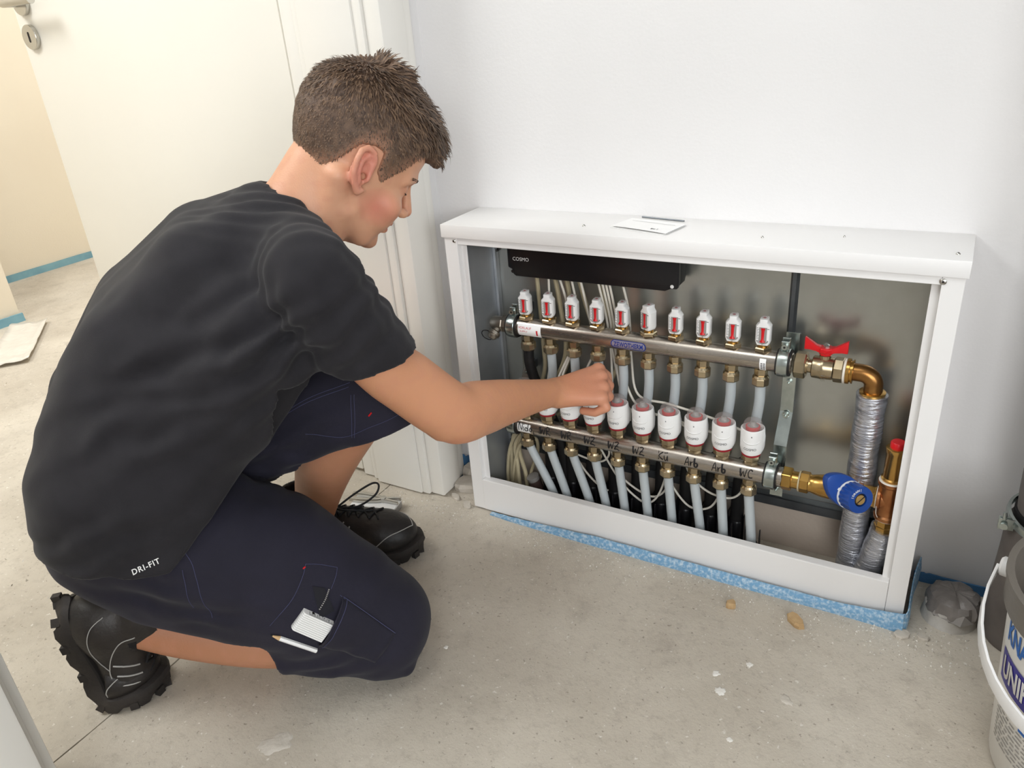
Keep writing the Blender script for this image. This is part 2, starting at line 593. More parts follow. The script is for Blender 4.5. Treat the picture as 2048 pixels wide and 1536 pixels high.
def rosette(zc, uu, hole):
    c0 = A0 + du * uu + Vector((0, 0, zc))
    rz_ = MB().lathe(c0 + dn * 0.0005, dn, [(0.027, 0), (0.027, 0.0078), (0.0262, 0.009), (0.0, 0.009)], 40).build('rosette', 'chrome', lf, smooth=30)
    if hole:
        u2 = du
        k = MB()
        pl = [(math.cos(a) * 0.0035, math.sin(a) * 0.0035 + 0.008 * (1 if math.sin(a) > 0 else -1)) for a in [2 * math.pi * (i + 0.5) / 16 for i in range(16)]]
        k.prism(pl, c0 + dn * 0.0092, u2, Vector((0, 0, 1)), dn, 0.0006)
        k.build('keyhole', 'dark', rz_, smooth=0)
    return rz_


rosette(0.995, LW - 0.043, True)
rz_ = rosette(1.067, LW - 0.043, False)
hm = MB()
h0 = A0 + du * (LW - 0.043) + Vector((0, 0, 1.067))
hm.tube(smooth_path([h0 + dn * 0.009, h0 + dn * 0.035, h0 + dn * 0.05 - du * 0.012, h0 + dn * 0.05 - du * 0.12], 8), 0.0095, 14)
hm.build('lever_handle', 'chrome', rz_)

# ================================================================ the manifold cabinet
CW, CD, CH = 0.8384, 0.134, 0.624
cab = thing('manifold_cabinet', 'white metal floor-heating cabinet with open front standing against the wall', 'cabinet', (CW / 2, -CD / 2, 0.0))
OV, LT = 0.004, 0.0245
MB().box((-OV, -CD - OV, CH - LT), (CW + OV, -0.0005, CH)).build('lid', 'enamel', cab, bev=0.0015)
for sx in (0, 1):
    mb = MB()
    # each post: a front face and, set back, a narrow inner reveal
    a, b_ = (0.0, 0.0275) if sx == 0 else (CW - 0.0275, CW)
    mb.box((a, -CD, 0.004), (b_, -CD + 0.0018, CH - LT))
    o_ = 0.0 if sx == 0 else CW - 0.0018
    mb.box((o_, -CD + 0.0018, 0.004), (o_ + 0.0018, -0.0005, CH - LT))
    i_ = 0.0257 if sx == 0 else CW - 0.0275
    mb.box((i_, -CD + 0.0018, 0.004), (i_ + 0.0018, -CD + 0.022, CH - LT))
    mb.build('post', 'enamel', cab, bev=0.0005, seg=1)
    fb = (0.0275, 0.0395) if sx == 0 else (CW - 0.0395, CW - 0.0275)
    MB().box((fb[0], -CD + 0.012, 0.06), (fb[1], -CD + 0.0138, CH - LT)).build('inner_flange', 'enamel', cab, bev=0.0004, seg=1)
MB().box((0.0275, -CD + 0.001, CH - LT - 0.0125), (CW - 0.0275, -CD + 0.012, CH - LT)).build('top_rail', 'enamel', cab, bev=0.0008, seg=1)
mb = MB()
PT = 0.0785
mb.box((0.0278, -CD - 0.001, 0.004), (CW - 0.0278, -CD + 0.001, PT))
mb.box((0.0278, -CD + 0.001, PT - 0.002), (CW - 0.0278, -CD + 0.0165, PT))
mb.build('bottom_panel', 'enamel', cab, bev=0.0006, seg=1)
# galvanised inside
MB().box((0.005, -0.0035, 0.12), (CW - 0.005, -0.0015, CH - LT)).build('back_panel', 'steel', cab)
mb = MB()
mb.prism([(0, 0), (0.004, 0.007), (0.010, 0.007), (0.014, 0)], (0.5935, -0.0035, 0.12), (1, 0, 0), (0, -1, 0), (0, 0, 1), CH - LT - 0.12)
mb.build('back_rib', 'steel_dark', cab, smooth=20)
MB().box((0.0275 - 0.001, -CD + 0.022, 0.004), (0.0275, -0.016, CH - LT)).build('side_sheet', 'steel_side', cab)
mb = MB()
mb.box((0.0275, -0.017, 0.004), (0.034, -0.0035, CH - LT))
mb.build('side_flange', 'steel_side', cab, bev=0.001)
MB().box((CW - 0.0275, -CD + 0.022, 0.004), (CW - 0.0265, -0.0035, CH - LT)).build('side_sheet', 'steel_side', cab)
mb = MB()
mb.box((0.034, -0.022, 0.100), (CW - 0.0275, -0.020, 0.1195))
mb.box((0.034, -0.022, 0.1175), (CW - 0.0275, -0.0035, 0.1195))
mb.build('cross_rail', 'steel_dark', cab, bev=0.0005, seg=1)


def screw(p, nrm, r=0.0035, name='screw', m='chrome'):
    q = MB()
    q.lathe(p, nrm, [(r, 0), (r, 0.0008), (r * 0.6, 0.0022), (0, 0.0024)], 14)
    u, v, d = frame_from(nrm)
    o = q.build(name, m, cab)
    s_ = MB()
    s_.lathe(Vector(p) + Vector(nrm) * 0.0018, nrm, [(r * 0.38, 0), (r * 0.38, 0.0008)], 6)
    s_.build('screw_socket', 'dark', o, smooth=0)


screw((0.0215, -CD, CH - LT - 0.006), (0, -1, 0))
screw((CW - 0.026, -CD, CH - LT - 0.007), (0, -1, 0), 0.0045)
screw((0.263, -0.089, CH), (0, 0, 1), 0.003)
screw((0.562, -0.090, CH), (0, 0, 1), 0.0022)
screw((0.674, -0.059, CH), (0, 0, 1), 0.0018)
screw((0.824, -0.109, CH), (0, 0, 1), 0.003)
screw((0.0345, -0.010, 0.545), (0.75, -0.66, 0), 0.0055, 'bolt', 'steel_dark')

# leaflet and sticker sheet on the lid
pl = thing('leaflet', 'folded white instruction leaflet lying on top of the cabinet', 'leaflet', (0.36, -0.07, CH))
pa, pb, pc, pd = (0.3125, -0.086), (0.330, -0.022), (0.432, -0.040), (0.4165, -0.113)


def sheet_fn(u, v, z=CH):
    a = Vector((*pa, 0)).lerp(Vector((*pd, 0)), u)
    c_ = Vector((*pb, 0)).lerp(Vector((*pc, 0)), u)
    p = a.lerp(c_, v)
    return (p.x, p.y, z)


def sheet(z0, z1, u0=0.0, u1=1.0, v0=0.0, v1=1.0, lift=0.0):
    mb = MB()
    n = 8
    rs = []
    for i in range(n + 1):
        u = u0 + (u1 - u0) * i / n
        k = lift * math.sin(math.pi * i / n)
        rs.append([sheet_fn(u, v0, z0 + k), sheet_fn(u, v1, z0), sheet_fn(u, v1, z1), sheet_fn(u, v0, z1 + k)])
    return mb.rings(rs)


sheet(CH + 0.0003, CH + 0.0008, -0.02, 0.98, -0.03, 0.9).build('under_sheet', 'paper', pl, smooth=0)
sheet(CH + 0.0028, CH + 0.0034, 0.0, 1.0, 0.0, 0.86, 0.0008).build('top_sheet', 'paper', pl, smooth=0)
mb = MB()
sheetz = CH + 0.0047
put_text(mb, 'ipu 1', 0.007, lambda x, y: sheet_fn(0.73 + x / 0.106, 0.17 + y / 0.07, CH + 0.0043), 0.0002)
for (u0, u1, v) in ((0.12, 0.9, 0.62),):
    mb.add([sheet_fn(u0, v, CH + 0.0043), sheet_fn(u1, v, CH + 0.0043), sheet_fn(u1, v + 0.012, CH + 0.0042), sheet_fn(u0, v + 0.012, CH + 0.0042)], [(0, 1, 2, 3)])
mb.build('print', 'greyink', pl, smooth=0)
tag(MB().tube([(0.3385, -0.012, CH + 0.0015), (0.36, -0.0155, CH + 0.0015), (0.395, -0.021, CH + 0.0015), (0.418, -0.0245, CH + 0.0015)], 0.0014, 6).build('slot_strip', 'steel_dark'),
    'dark strip standing in for a thin slot in the lid behind the leaflet', 'slot strip')  # dark tube laid on the lid for the shade of a thin slot

# ---------------------------------------------------------------- controller box
cb = thing('controller_box', 'long black wiring controller box hung under the lid of the cabinet', 'controller', (0.26, -0.03, 0.51))
X0, X1, Z0, Z1, YF = 0.088, 0.4225, 0.5115, 0.590, -0.062


def notched(ix, iz, nx, nz_):
    return [(X0 + ix, Z1), (X0 + ix, Z0 + nz_ + iz), (X0 + ix + nx * 0.55, Z0 + nz_ * 0.8 + iz), (X0 + ix + nx * 0.6, Z0 + nz_ * 0.25 + iz), (X0 + ix + nx, Z0 + iz),
            (X1 - ix - nx * 1.5, Z0 + iz), (X1 - ix - nx * 0.9, Z0 + nz_ * 0.3 + iz), (X1 - ix - nx * 0.15, Z0 + nz_ * 0.3 + iz), (X1 - ix, Z0 + nz_ + iz), (X1 - ix, Z1)]


MB().prism(notched(0.0015, 0.0015, 0.016, 0.016), (0, YF + 0.012, 0), (1, 0, 0), (0, 0, 1), (0, 1, 0), 0.034).build('housing', 'blackmatte', cb, bev=0.0015)
MB().prism(notched(0, 0, 0.016, 0.016), (0, YF, 0), (1, 0, 0), (0, 0, 1), (0, 1, 0), 0.012).build('cover', 'black', cb, bev=0.003, seg=3)
mb = MB()
put_text(mb, 'COSMO', 0.0098, lambda x, y: (0.1175 + x, YF - 0.0003, 0.5455 + y), 0.0)
mb.build('lettering', 'white_pl', cb, smooth=0)
for (x, z, m_) in ((0.0985, 0.521, 'dark'), (0.4115, 0.5215, 'white_pl')):
    MB().lathe((x, YF - 0.0002, z), (0, -1, 0), [(0.0032, 0), (0.0032, 0.0008), (0.002, 0.0012), (0, 0.0012)], 14).build('screw_cap', m_, cb)

# ---------------------------------------------------------------- manifold bars
UX, UY, UZ, BR = 0.1213, -0.062, 0.4105, 0.0178
LX, LY, LZ = 0.1203, -0.090, 0.2080
PX = [0.0497 * i for i in range(10)]
sup = thing('supply_manifold', 'upper stainless manifold bar carrying the ten flow meters', 'manifold', (0.35, UY, UZ))
ret = thing('return_manifold', 'lower stainless manifold bar with marker pen room names under the white actuators', 'manifold', (0.35, LY, LZ))


def bar(root, y, z, x0, x1):
    mb = MB()
    mb.lathe((x0, y, z), (1, 0, 0), [(BR - 0.001, 0), (BR, 0.001), (BR, x1 - x0 - 0.001), (BR - 0.001, x1 - x0)], 40)
    return mb.build('bar', 'inox', root, smooth=40)


bar(sup, UY, UZ, 0.098, 0.618)
bar(ret, LY, LZ, 0.088, 0.632)


def on_bar(y, z, x, s, rr=0.0003):
    """point on a bar's skin: s metres round from the front, upwards"""
    a = s / BR
    return (x, y - math.cos(a) * (BR + rr), z + math.sin(a) * (BR + rr))


def bar_patch(root, name, m_, y, z, x0, x1, s0, s1, rr=0.0003, n=14):
    mb = MB()
    rs = []
    for k in range(n + 1):
        s = s0 + (s1 - s0) * k / n
        rs.append([on_bar(y, z, x0, s, rr), on_bar(y, z, x1, s, rr)])
    vs = [p for r in rs for p in r]
    fs = [(2 * k, 2 * k + 1, 2 * k + 3, 2 * k + 2) for k in range(n)]
    mb.add(vs, fs)
    return mb.build(name, m_, root, fix=False)


# stickers on the upper bar
st = bar_patch(sup, 'supply_sticker', 'paper', UY, UZ, 0.110, 0.160, -0.014, 0.012)
mb = MB()
put_text(mb, 'VORLAUF', 0.0066, lambda x, y: on_bar(UY, UZ, 0.1255 + x, y + 0.0045, 0.0006), 0.0, 0.003)
put_text(mb, 'SUPPLY', 0.0052, lambda x, y: on_bar(UY, UZ, 0.123 + x, y - 0.0025, 0.0006), 0.0, 0.003)
mb.build('sticker_print', 'redink', st, smooth=0)
bar_patch(st, 'sticker_arrow', 'redink', UY, UZ, 0.150, 0.1535, -0.009, 0.002, 0.0006)
bar_patch(sup, 'code_sticker', 'paper', UY, UZ, 0.5685, 0.5790, -0.016, 0.0085)
mb = MB()
for k in range(5):
    for j in range(2):
        s = -0.012 + 0.0028 * k
        mb.add([on_bar(UY, UZ, 0.5705 + j * 0.0042, s, 0.0006), on_bar(UY, UZ, 0.5735 + j * 0.0042, s, 0.0006), on_bar(UY, UZ, 0.5735 + j * 0.0042, s + 0.0016, 0.0006), on_bar(UY, UZ, 0.5705 + j * 0.0042, s + 0.0016, 0.0006)], [(0, 1, 2, 3)])
mb.build('code_print', 'greyink', sup, smooth=0)
# maker's plate: blue outlined oval with the name
xc = 0.3378
M['plate'] = mat('pale_metal_plate', (176, 172, 186), 0.35, 0.6)


def oval(hw, hh):
    r = hh
    pts = []
    for k in range(32):
        a = 2 * math.pi * k / 32
        pts.append(((hw - r) * (1 if math.cos(a) > 0 else -1) + r * math.cos(a), r * math.sin(a)))
    return pts


def oval_patch(name, m_, outer, inner, rr, par):
    mb = MB()
    n = len(outer)
    vs = [on_bar(UY, UZ, xc + p[0], p[1] - 0.0015, rr) for p in outer]
    if inner:
        vs += [on_bar(UY, UZ, xc + p[0], p[1] - 0.0015, rr) for p in inner]
        fs = [(i, (i + 1) % n, n + (i + 1) % n, n + i) for i in range(n)]
    else:
        # strips between mirrored points, so that the plate follows the curve of the bar
        fs = []
        lo_, hi_ = [(n - i) % n for i in range(n // 2 + 1)], list(range(n // 2 + 1))
        base_ = len(vs)
        rows = []
        for i in range(n // 2 + 1):
            pa_, pb_ = outer[hi_[i]], outer[lo_[i]]
            rows.append([len(vs) + k for k in range(7)])
            vs += [on_bar(UY, UZ, xc + pa_[0] + (pb_[0] - pa_[0]) * k / 6, pa_[1] + (pb_[1] - pa_[1]) * k / 6 - 0.0015, rr) for k in range(7)]
        vs = vs[base_:]
        rows = [[q - base_ for q in r_] for r_ in rows]
        fs = [(rows[i][k], rows[i + 1][k], rows[i + 1][k + 1], rows[i][k + 1]) for i in range(n // 2) for k in range(6)]
    mb.add(vs, fs)
    return mb.build(name, m_, par, smooth=0)


ov1 = oval_patch('name_plate', 'plate', oval(0.0325, 0.0078), None, 0.0004, sup)
oval_patch('plate_rim', 'blueink', oval(0.0335, 0.0083), oval(0.0318, 0.0071), 0.0009, ov1)
mb = MB()
put_text(mb, 'ZEWOTHERM', 0.0125, lambda x, y: on_bar(UY, UZ, xc + x * 0.72, y - 0.0018, 0.0009), 0.0003, 0.003, space=1.0)
mb.build('plate_lettering', 'blueink', ov1, smooth=0)


# ---------------------------------------------------------------- clamps and wall brackets
def clamp(root, x, y, z, wd=0.018):
    mb = MB()
    for (r0, r1, x0, x1, m_) in ((BR, BR + 0.0045, -wd * 0.62, wd * 0.62, 0),):
        mb.lathe((x + x0, y, z), (1, 0, 0), [(r0, 0), (r1, 0), (r1, x1 - x0), (r0, x1 - x0)], 40, caps=(False, False))
    mb.build('rubber_lining', 'blackmatte', root, smooth=40)
    mb = MB()
    mb.lathe((x - wd / 2, y, z), (1, 0, 0), [(BR + 0.003, 0), (BR + 0.0062, 0.0006), (BR + 0.0068, wd * 0.3), (BR + 0.0068, wd * 0.7), (BR + 0.0062, wd - 0.0006), (BR + 0.003, wd)], 40, caps=(False, False))
    mb.box((x - wd * 0.35, y - 0.004, z + BR + 0.005), (x + wd * 0.35, y + 0.001, z + BR + 0.020))
    mb.box((x - wd * 0.35, y + 0.004, z + BR + 0.004), (x + wd * 0.35, y + 0.008, z + BR + 0.024))
    o = mb.build('clamp', 'zinc', root, smooth=35, bev=0.0006, seg=1)
    q = MB()
    q.lathe((x, y - 0.0105, z + BR + 0.0125), (0, 1, 0), [(0.0048, 0), (0.0052, 0.002), (0.0052, 0.0065), (0.0025, 0.0066), (0.0025, 0.024)], 12)
    q.build('clamp_screw', 'zinc', o)
    q = MB()
    q.lathe((x, y - 0.0108, z + BR + 0.0125), (0, 1, 0), [(0.002, 0), (0.002, 0.001)], 6)
    q.build('screw_slot', 'dark', o)


def bracket(label, x):
    br = thing('manifold_bracket', label, 'bracket', (x, -0.03, 0.2))
    w2 = 0.011
    clamp(br, x - 0.005, UY, UZ)
    clamp(br, x - 0.005, LY, LZ)
    mb = MB()
    # cranked flat strip: from behind the upper clamp down to the lower one that stands further out
    prof = [(-0.032, 0.452), (-0.032, 0.305), (-0.036, 0.297), (-0.058, 0.262), (-0.0625, 0.253), (-0.0625, 0.150)]
    rs = []
    for i, (yy, zz) in enumerate(prof):
        rs.append([(x - w2, yy, zz), (x + w2, yy, zz), (x + w2, yy + 0.003, zz + (0.001 if 1 < i < 5 else 0)), (x - w2, yy + 0.003, zz + (0.001 if 1 < i < 5 else 0))])
    mb.rings(rs)
    mb.build('bracket_strip', 'zinc', br, bev=0.0004, seg=1)
    for (yy, zz) in ((-0.032, 0.362), (-0.034, 0.300), (-0.0625, 0.165)):
        q = MB()
        q.lathe((x, yy, zz), (0, -1, 0), [(0.0065, 0), (0.0065, 0.0012), (0.0045, 0.0012), (0.0048, 0.005), (0.002, 0.0052), (0.002, 0.010)], 12)
        q.build('bolt', 'zinc', br)
    for z0_ in (0.300, 0.425):
        MB().box((x - 0.008, -0.029, z0_), (x + 0.008, -0.0035, z0_ + 0.016)).build('standoff', 'steel_dark', br)
    return br


bracket('zinc bracket with two pipe clamps at the right end of both bars', 0.6095)
bracket('zinc bracket with pipe clamps at the left end, lower half hidden by the arm', 0.0985)

# ---------------------------------------------------------------- flow meters
ORD = ['first', 'second', 'third', 'fourth', 'fifth', 'sixth', 'seventh', 'eighth', 'ninth', 'tenth']


def flow_meter(x):
    zb_ = UZ + BR - 0.0015
    t = thing('flow_meter', '', 'flow meter', (x, UY, zb_), 'flow meters on the upper bar')
    o = (x, UY, zb_)
    MB().lathe(o, (0, 0, 1), [(0.0125, 0), (0.0152, 0.0012), (0.0152, 0.0065), (0.0135, 0.0082), (0.0085, 0.0083), (0.0085, 0.016)], 6, rot=R_(15)).build('base_nut', 'nickel', t, smooth=10, bev=0.0005, seg=1)
    MB().lathe((x, UY, zb_ + 0.008), (0, 0, 1), [(0.0088, 0), (0.0088, 0.002), (0.0079, 0.0026), (0.0079, 0.004), (0.0088, 0.0046), (0.0088, 0.009)], 20).build('brass_neck', 'brass', t)
    # white scale housing: flat-fronted body with a round foot and a round neck
    mb = MB()
    hw = 0.0122
    prof = [(-hw * 0.80, 0.0125), (-hw, 0.018), (-hw, 0.0455), (-hw * 0.55, 0.0515), (-hw * 0.55, 0.0575), (hw * 0.55, 0.0575), (hw * 0.55, 0.0515), (hw, 0.0455), (hw, 0.018), (hw * 0.80, 0.0125)]
    lay = [(0.0100, 0.84), (0.0060, 1.0), (-0.0040, 1.0), (-0.0095, 0.80)]
    rs = []
    for (yy, k) in lay:
        rs.append([(x + p[0] * k, UY - yy, zb_ + p[1]) for p in prof])
    mb.rings(rs)
    body = mb.build('scale_housing', 'white_pl', t, smooth=25, bev=0.0009)
    yf = UY - 0.0100
    z1, z2 = zb_ + 0.0185, zb_ + 0.0435
    # glass tube window, red float stem, its cup and the printed scale
    q = MB()
    q.box((x - 0.0062, yf - 0.0004, z1 - 0.001), (x + 0.0062, yf + 0.0003, z2 + 0.0006))
    q.build('window', 'grey_pl', body, smooth=0)
    q = MB()
    q.lathe((x, yf + 0.0022, z1), (0, 0, 1), [(0.0052, 0), (0.0048, 0.0015), (0.0034, 0.0045), (0.0036, 0.019), (0.0044, 0.0245)], 18)
    q.build('red_float', 'red_pl', t)
    q = MB()
    pts = [(x + 0.0085 * math.cos(a), yf - 0.0006, z1 + 0.003 + 0.0052 * math.sin(a)) for a in [math.pi + math.pi * k / 12 for k in range(13)]]
    q.tube(pts, 0.0011, 6)
    q.build('float_cup', 'grey_pl', body)
    q = MB()
    for k in range(8):
        zz = z1 + 0.006 + k * 0.0026
        q.box((x - 0.0098, yf - 0.0004, zz), (x - 0.0068 if k % 2 == 0 else x - 0.0078, yf + 0.0003, zz + 0.0006))
    q.box((x + 0.0064, yf - 0.0004, z2 - 0.002), (x + 0.0098, yf + 0.0003, z2 - 0.0012))
    q.box((x - 0.0003, yf - 0.0004, zb_ + 0.0128), (x + 0.0003, yf + 0.0003, z1 - 0.002))
    q.build('scale_marks', 'greyink', body, smooth=0)
    MB().lathe((x, UY, zb_ + 0.0550), (0, 0, 1), [(0.0052, 0), (0.0052, 0.0045), (0.004, 0.0058), (0, 0.006)], 18).build('clear_tip', 'clear', t)
    MB().lathe((x, UY, zb_ + 0.0573), (0, 0, 1), [(0.0026, 0), (0.0026, 0.001), (0, 0.0011)], 12).build('tip_pin', 'dark_red', t)
    return t


fm0 = flow_meter(UX)
where = ['under the left end of the black controller box', 'second from the left', 'third from the left', 'fourth from the left', 'fifth from the left, left above the maker plate',
         'sixth from the left, turned sideways above the maker plate', 'seventh from the left', 'eighth from the left', 'ninth, second from the right end', 'last at the right end beside the bracket']
turn = [4, 6, 2, 5, 3, -26, 4, 2, 6, 3]
for i in range(10):
    t = fm0 if i == 0 else copy_tree(fm0)
    t.location = (UX + PX[i], UY, fm0.location.z)
    t.rotation_euler = (0, 0, R_(turn[i]))
    t['label'] = 'white flow meter with red float, ' + where[i]

# ---------------------------------------------------------------- actuators
AZ = LZ + BR - 0.0015


def actuator(x):
    t = thing('thermal_actuator', '', 'actuator', (x, LY, AZ), 'white actuators on the lower bar')
    o = (x, LY, AZ)
    MB().lathe(o, (0, 0, 1), [(0.0115, 0), (0.0125, 0.001), (0.0125, 0.0055), (0.011, 0.007), (0.0098, 0.0072), (0.0098, 0.0095)], 6, rot=R_(10)).build('valve_hex', 'nickel', t, smooth=10, bev=0.0004, seg=1)
    MB().lathe((x, LY, AZ + 0.0085), (0, 0, 1), [(0.0148, 0), (0.0158, 0.001), (0.0158, 0.0095), (0.0148, 0.0105)], 8, rot=R_(12)).build('union_nut', 'nickel', t, smooth=10, bev=0.0005, seg=1)
    MB().lathe((x, LY, AZ + 0.0188), (0, 0, 1), [(0.0155, 0), (0.0164, 0.0008), (0.0166, 0.0034), (0.015, 0.004)], 28).build('red_ring', 'dark_red', t)
    zb_ = AZ + 0.0222
    mb = MB()
    rs = []
    for (r, h) in ((0.0152, 0.0), (0.0166, 0.001), (0.0180, 0.006), (0.0190, 0.011), (0.0192, 0.020), (0.0194, 0.030), (0.0195, 0.046), (0.0190, 0.0482), (0.0176, 0.0490)):
        ring = []
        for k in range(36):
            a = 2 * math.pi * k / 36
            # slightly squared, with a cable shoulder at the back right
            sq = 1.0 + 0.022 * math.cos(4 * (a + 0.2))
            bul = 0.0055 * max(0.0, math.cos(a - R_(38))) ** 6 * (1.0 if 0.004 < h < 0.044 else 0.35)
            ring.append((x + math.cos(a) * (r * sq + bul), LY + math.sin(a) * (r * sq + bul), zb_ + h))
        rs.append(ring)
    mb.rings(rs, caps=(True, False))
    mb.rings([rs[-1], [(x + (p[0] - x) * 0.92, LY + (p[1] - LY) * 0.92, p[2] - 0.004) for p in rs[-1]]], caps=(False, True))
    body = mb.build('housing', 'white_pl', t, smooth=35)
    r0 = 0.0196

    def wrap(a, zz, rr):
        th = R_(-90) + a
        s_ = 1.0 + 0.022 * math.cos(4 * (th + 0.2))
        return (x + math.cos(th) * (r0 * s_ + rr), LY + math.sin(th) * (r0 * s_ + rr), zz)

    # thumb ledge across the front
    q = MB()
    rs = []
    for k in range(13):
        a = R_(-46 + 92 * k / 12)
        e = abs(k - 6) / 6.0
        zz = zb_ + 0.0245 + 0.004 * e ** 4
        rs.append([wrap(a, zz + 0.0024 * (1 - 0.5 * e), -0.0006), wrap(a, zz + 0.0012, 0.0009 * (1 - 0.8 * e)), wrap(a, zz - 0.0022 * (1 - 0.5 * e), -0.0006)])
    q.rings(rs)
    q.build('grip_ledge', 'white_pl', body)
    q = MB()
    put_text(q, 'COSMO', 0.0062, lambda u, v: wrap((u - 0.002) / r0, zb_ + 0.0145 + v, 0.0003), 0.0, 0.0025)
    q.build('lettering', 'greyink', body, smooth=0)
    q = MB()
    q.add([wrap(-0.055, zb_ + 0.0385, 0.0003), wrap(0.055, zb_ + 0.0385, 0.0003), wrap(0.0, zb_ + 0.0413, 0.0003)], [(0, 1, 2)])
    q.build('mark', 'greyink', body, smooth=0)
    zc = zb_ + 0.0452
    MB().lathe((x, LY, zc), (0, 0, 1), [(0.0158, 0), (0.0158, 0.009), (0.0150, 0.0135), (0.0125, 0.0172), (0.0075, 0.0188), (0, 0.0192)], 28).build('clear_cap', 'clear', t, smooth=60)
    q = MB()
    q.lathe((x, LY, zc + 0.0005), (0, 0, 1), [(0.0122, 0), (0.0122, 0.0058), (0.0112, 0.0064), (0.006, 0.0064), (0.006, 0.0050), (0, 0.0050)], 24)
    q.build('red_indicator', 'red_pl', t)
    q = MB()
    q.lathe((x, LY, zc + 0.0062), (0, 0, 1), [(0.0108, 0), (0.0108, 0.0006), (0.0062, 0.0010), (0.0052, 0.0070), (0.0036, 0.0085), (0, 0.0086)], 16)
    q.build('plunger', 'grey_pl', t)
    return t


ac0 = actuator(LX)
wa = ['mostly hidden by the forearm, first at the left', 'partly under the forearm, second from the left', 'just below the wrist, third from the left', 'gripped by the hand, fourth from the left',
      'fifth, first one right of the hand', 'sixth, second right of the hand', 'seventh from the left', 'eighth from the left', 'ninth, last but one before the bracket', 'tenth, beside the bracket at the right end']
for i in range(10):
    t = ac0 if i == 0 else copy_tree(ac0)
    t.location = (LX + PX[i], LY, AZ)
    t.rotation_euler = (0, 0, R_([5, 3, 2, 1, 3, 6, 4, 8, 9, 10][i]))
    t['label'] = 'white actuator with clear dome, ' + wa[i]

# ---------------------------------------------------------------- pipes with their compression nuts
BL = [0.085, 0.140, 0.220, 0.275, 0.336, 0.380, 0.438, 0.490, 0.541, 0.575]


def comp_nut(mb, x, y, z, h=0.031, r=0.0142, d=(0, 0, -1)):
    mb.lathe((x, y, z), d, [(0.0112, 0), (0.0112, h * 0.34), (0.0098, h * 0.36), (0.0098, h * 0.42)], 6, rot=R_(12))
    mb.lathe(Vector((x, y, z)) + Vector(d) * h * 0.40, d, [(r * 0.80, 0), (r * 0.98, h * 0.13)], 24)
    mb.lathe(Vector((x, y, z)) + Vector(d) * h * 0.53, d, [(r, 0), (r * 1.04, h * 0.05), (r * 1.04, h * 0.38), (r * 0.9, h * 0.47)], 8, rot=R_(10))
    return mb


UB = [0.098, 0.170, 0.214, 0.268, 0.322, 0.374, 0.424, 0.474, 0.522, 0.570]
BLK = [None, 0.150, 0.222, 0.278, 0.336, 0.382, 0.438, 0.490, 0.540, 0.546]
for i in range(10):
    x = UX + PX[i]
    z0 = UZ - BR + 0.002
    w1 = ('upper pipe under the %s flow meter from the left' % ORD[i])
    t = thing('heating_pipe', ('black ' if i == 0 else 'milky white ') + w1, 'pipe', (x, UY, z0), 'pipes under the upper bar')
    comp_nut(MB(), x, UY, z0).build('compression_nut', 'nickel', t, smooth=12, bev=0.0004, seg=1)
    xs = x - 0.031 + (0.004 if i < 3 else 0)
    if i == 0:
        xs = x + 0.055
    if i == 9:
        xs = x - 0.030
    path = smooth_path([(x, UY, z0 - 0.022), (x, UY + 0.002, z0 - 0.07), (x + (xs - x) * 0.35, UY + 0.012, 0.25), (xs - (xs - x) * 0.12, UY + 0.02, 0.165), (xs, UY + 0.022, 0.09), (xs, UY + 0.022, 0.004)], 8)
    if i == 0:
        MB().tube(path, 0.0105, 18).build('black_sleeve', 'blackmatte', t)
        MB().tube([p + Vector((0, 0, 0)) for p in path[0:3]], 0.0118, 18).build('sleeve_end', 'black', t)
    else:
        k = next(j for j, p in enumerate(path) if p.z < 0.205)
        MB().tube(path[:k + 1], 0.0087, 18).build('white_pipe', 'pex', t)
        MB().tube(path[k:], 0.0125, 18).build('black_sleeve', 'blackmatte', t)
    # guide shell near the floor
    q = MB()
    q.lathe((xs, UY + 0.022, 0.003), (0, 0, 1), [(0.0150, 0), (0.0150, 0.058), (0.0128, 0.062)], 20)
    q.box((xs - 0.0165, UY + 0.022 - 0.010, 0.003), (xs - 0.0145, UY + 0.034, 0.080))
    q.box((xs + 0.0145, UY + 0.022 - 0.010, 0.003), (xs + 0.0165, UY + 0.034, 0.080))
    q.build('bend_guide', 'black', t)

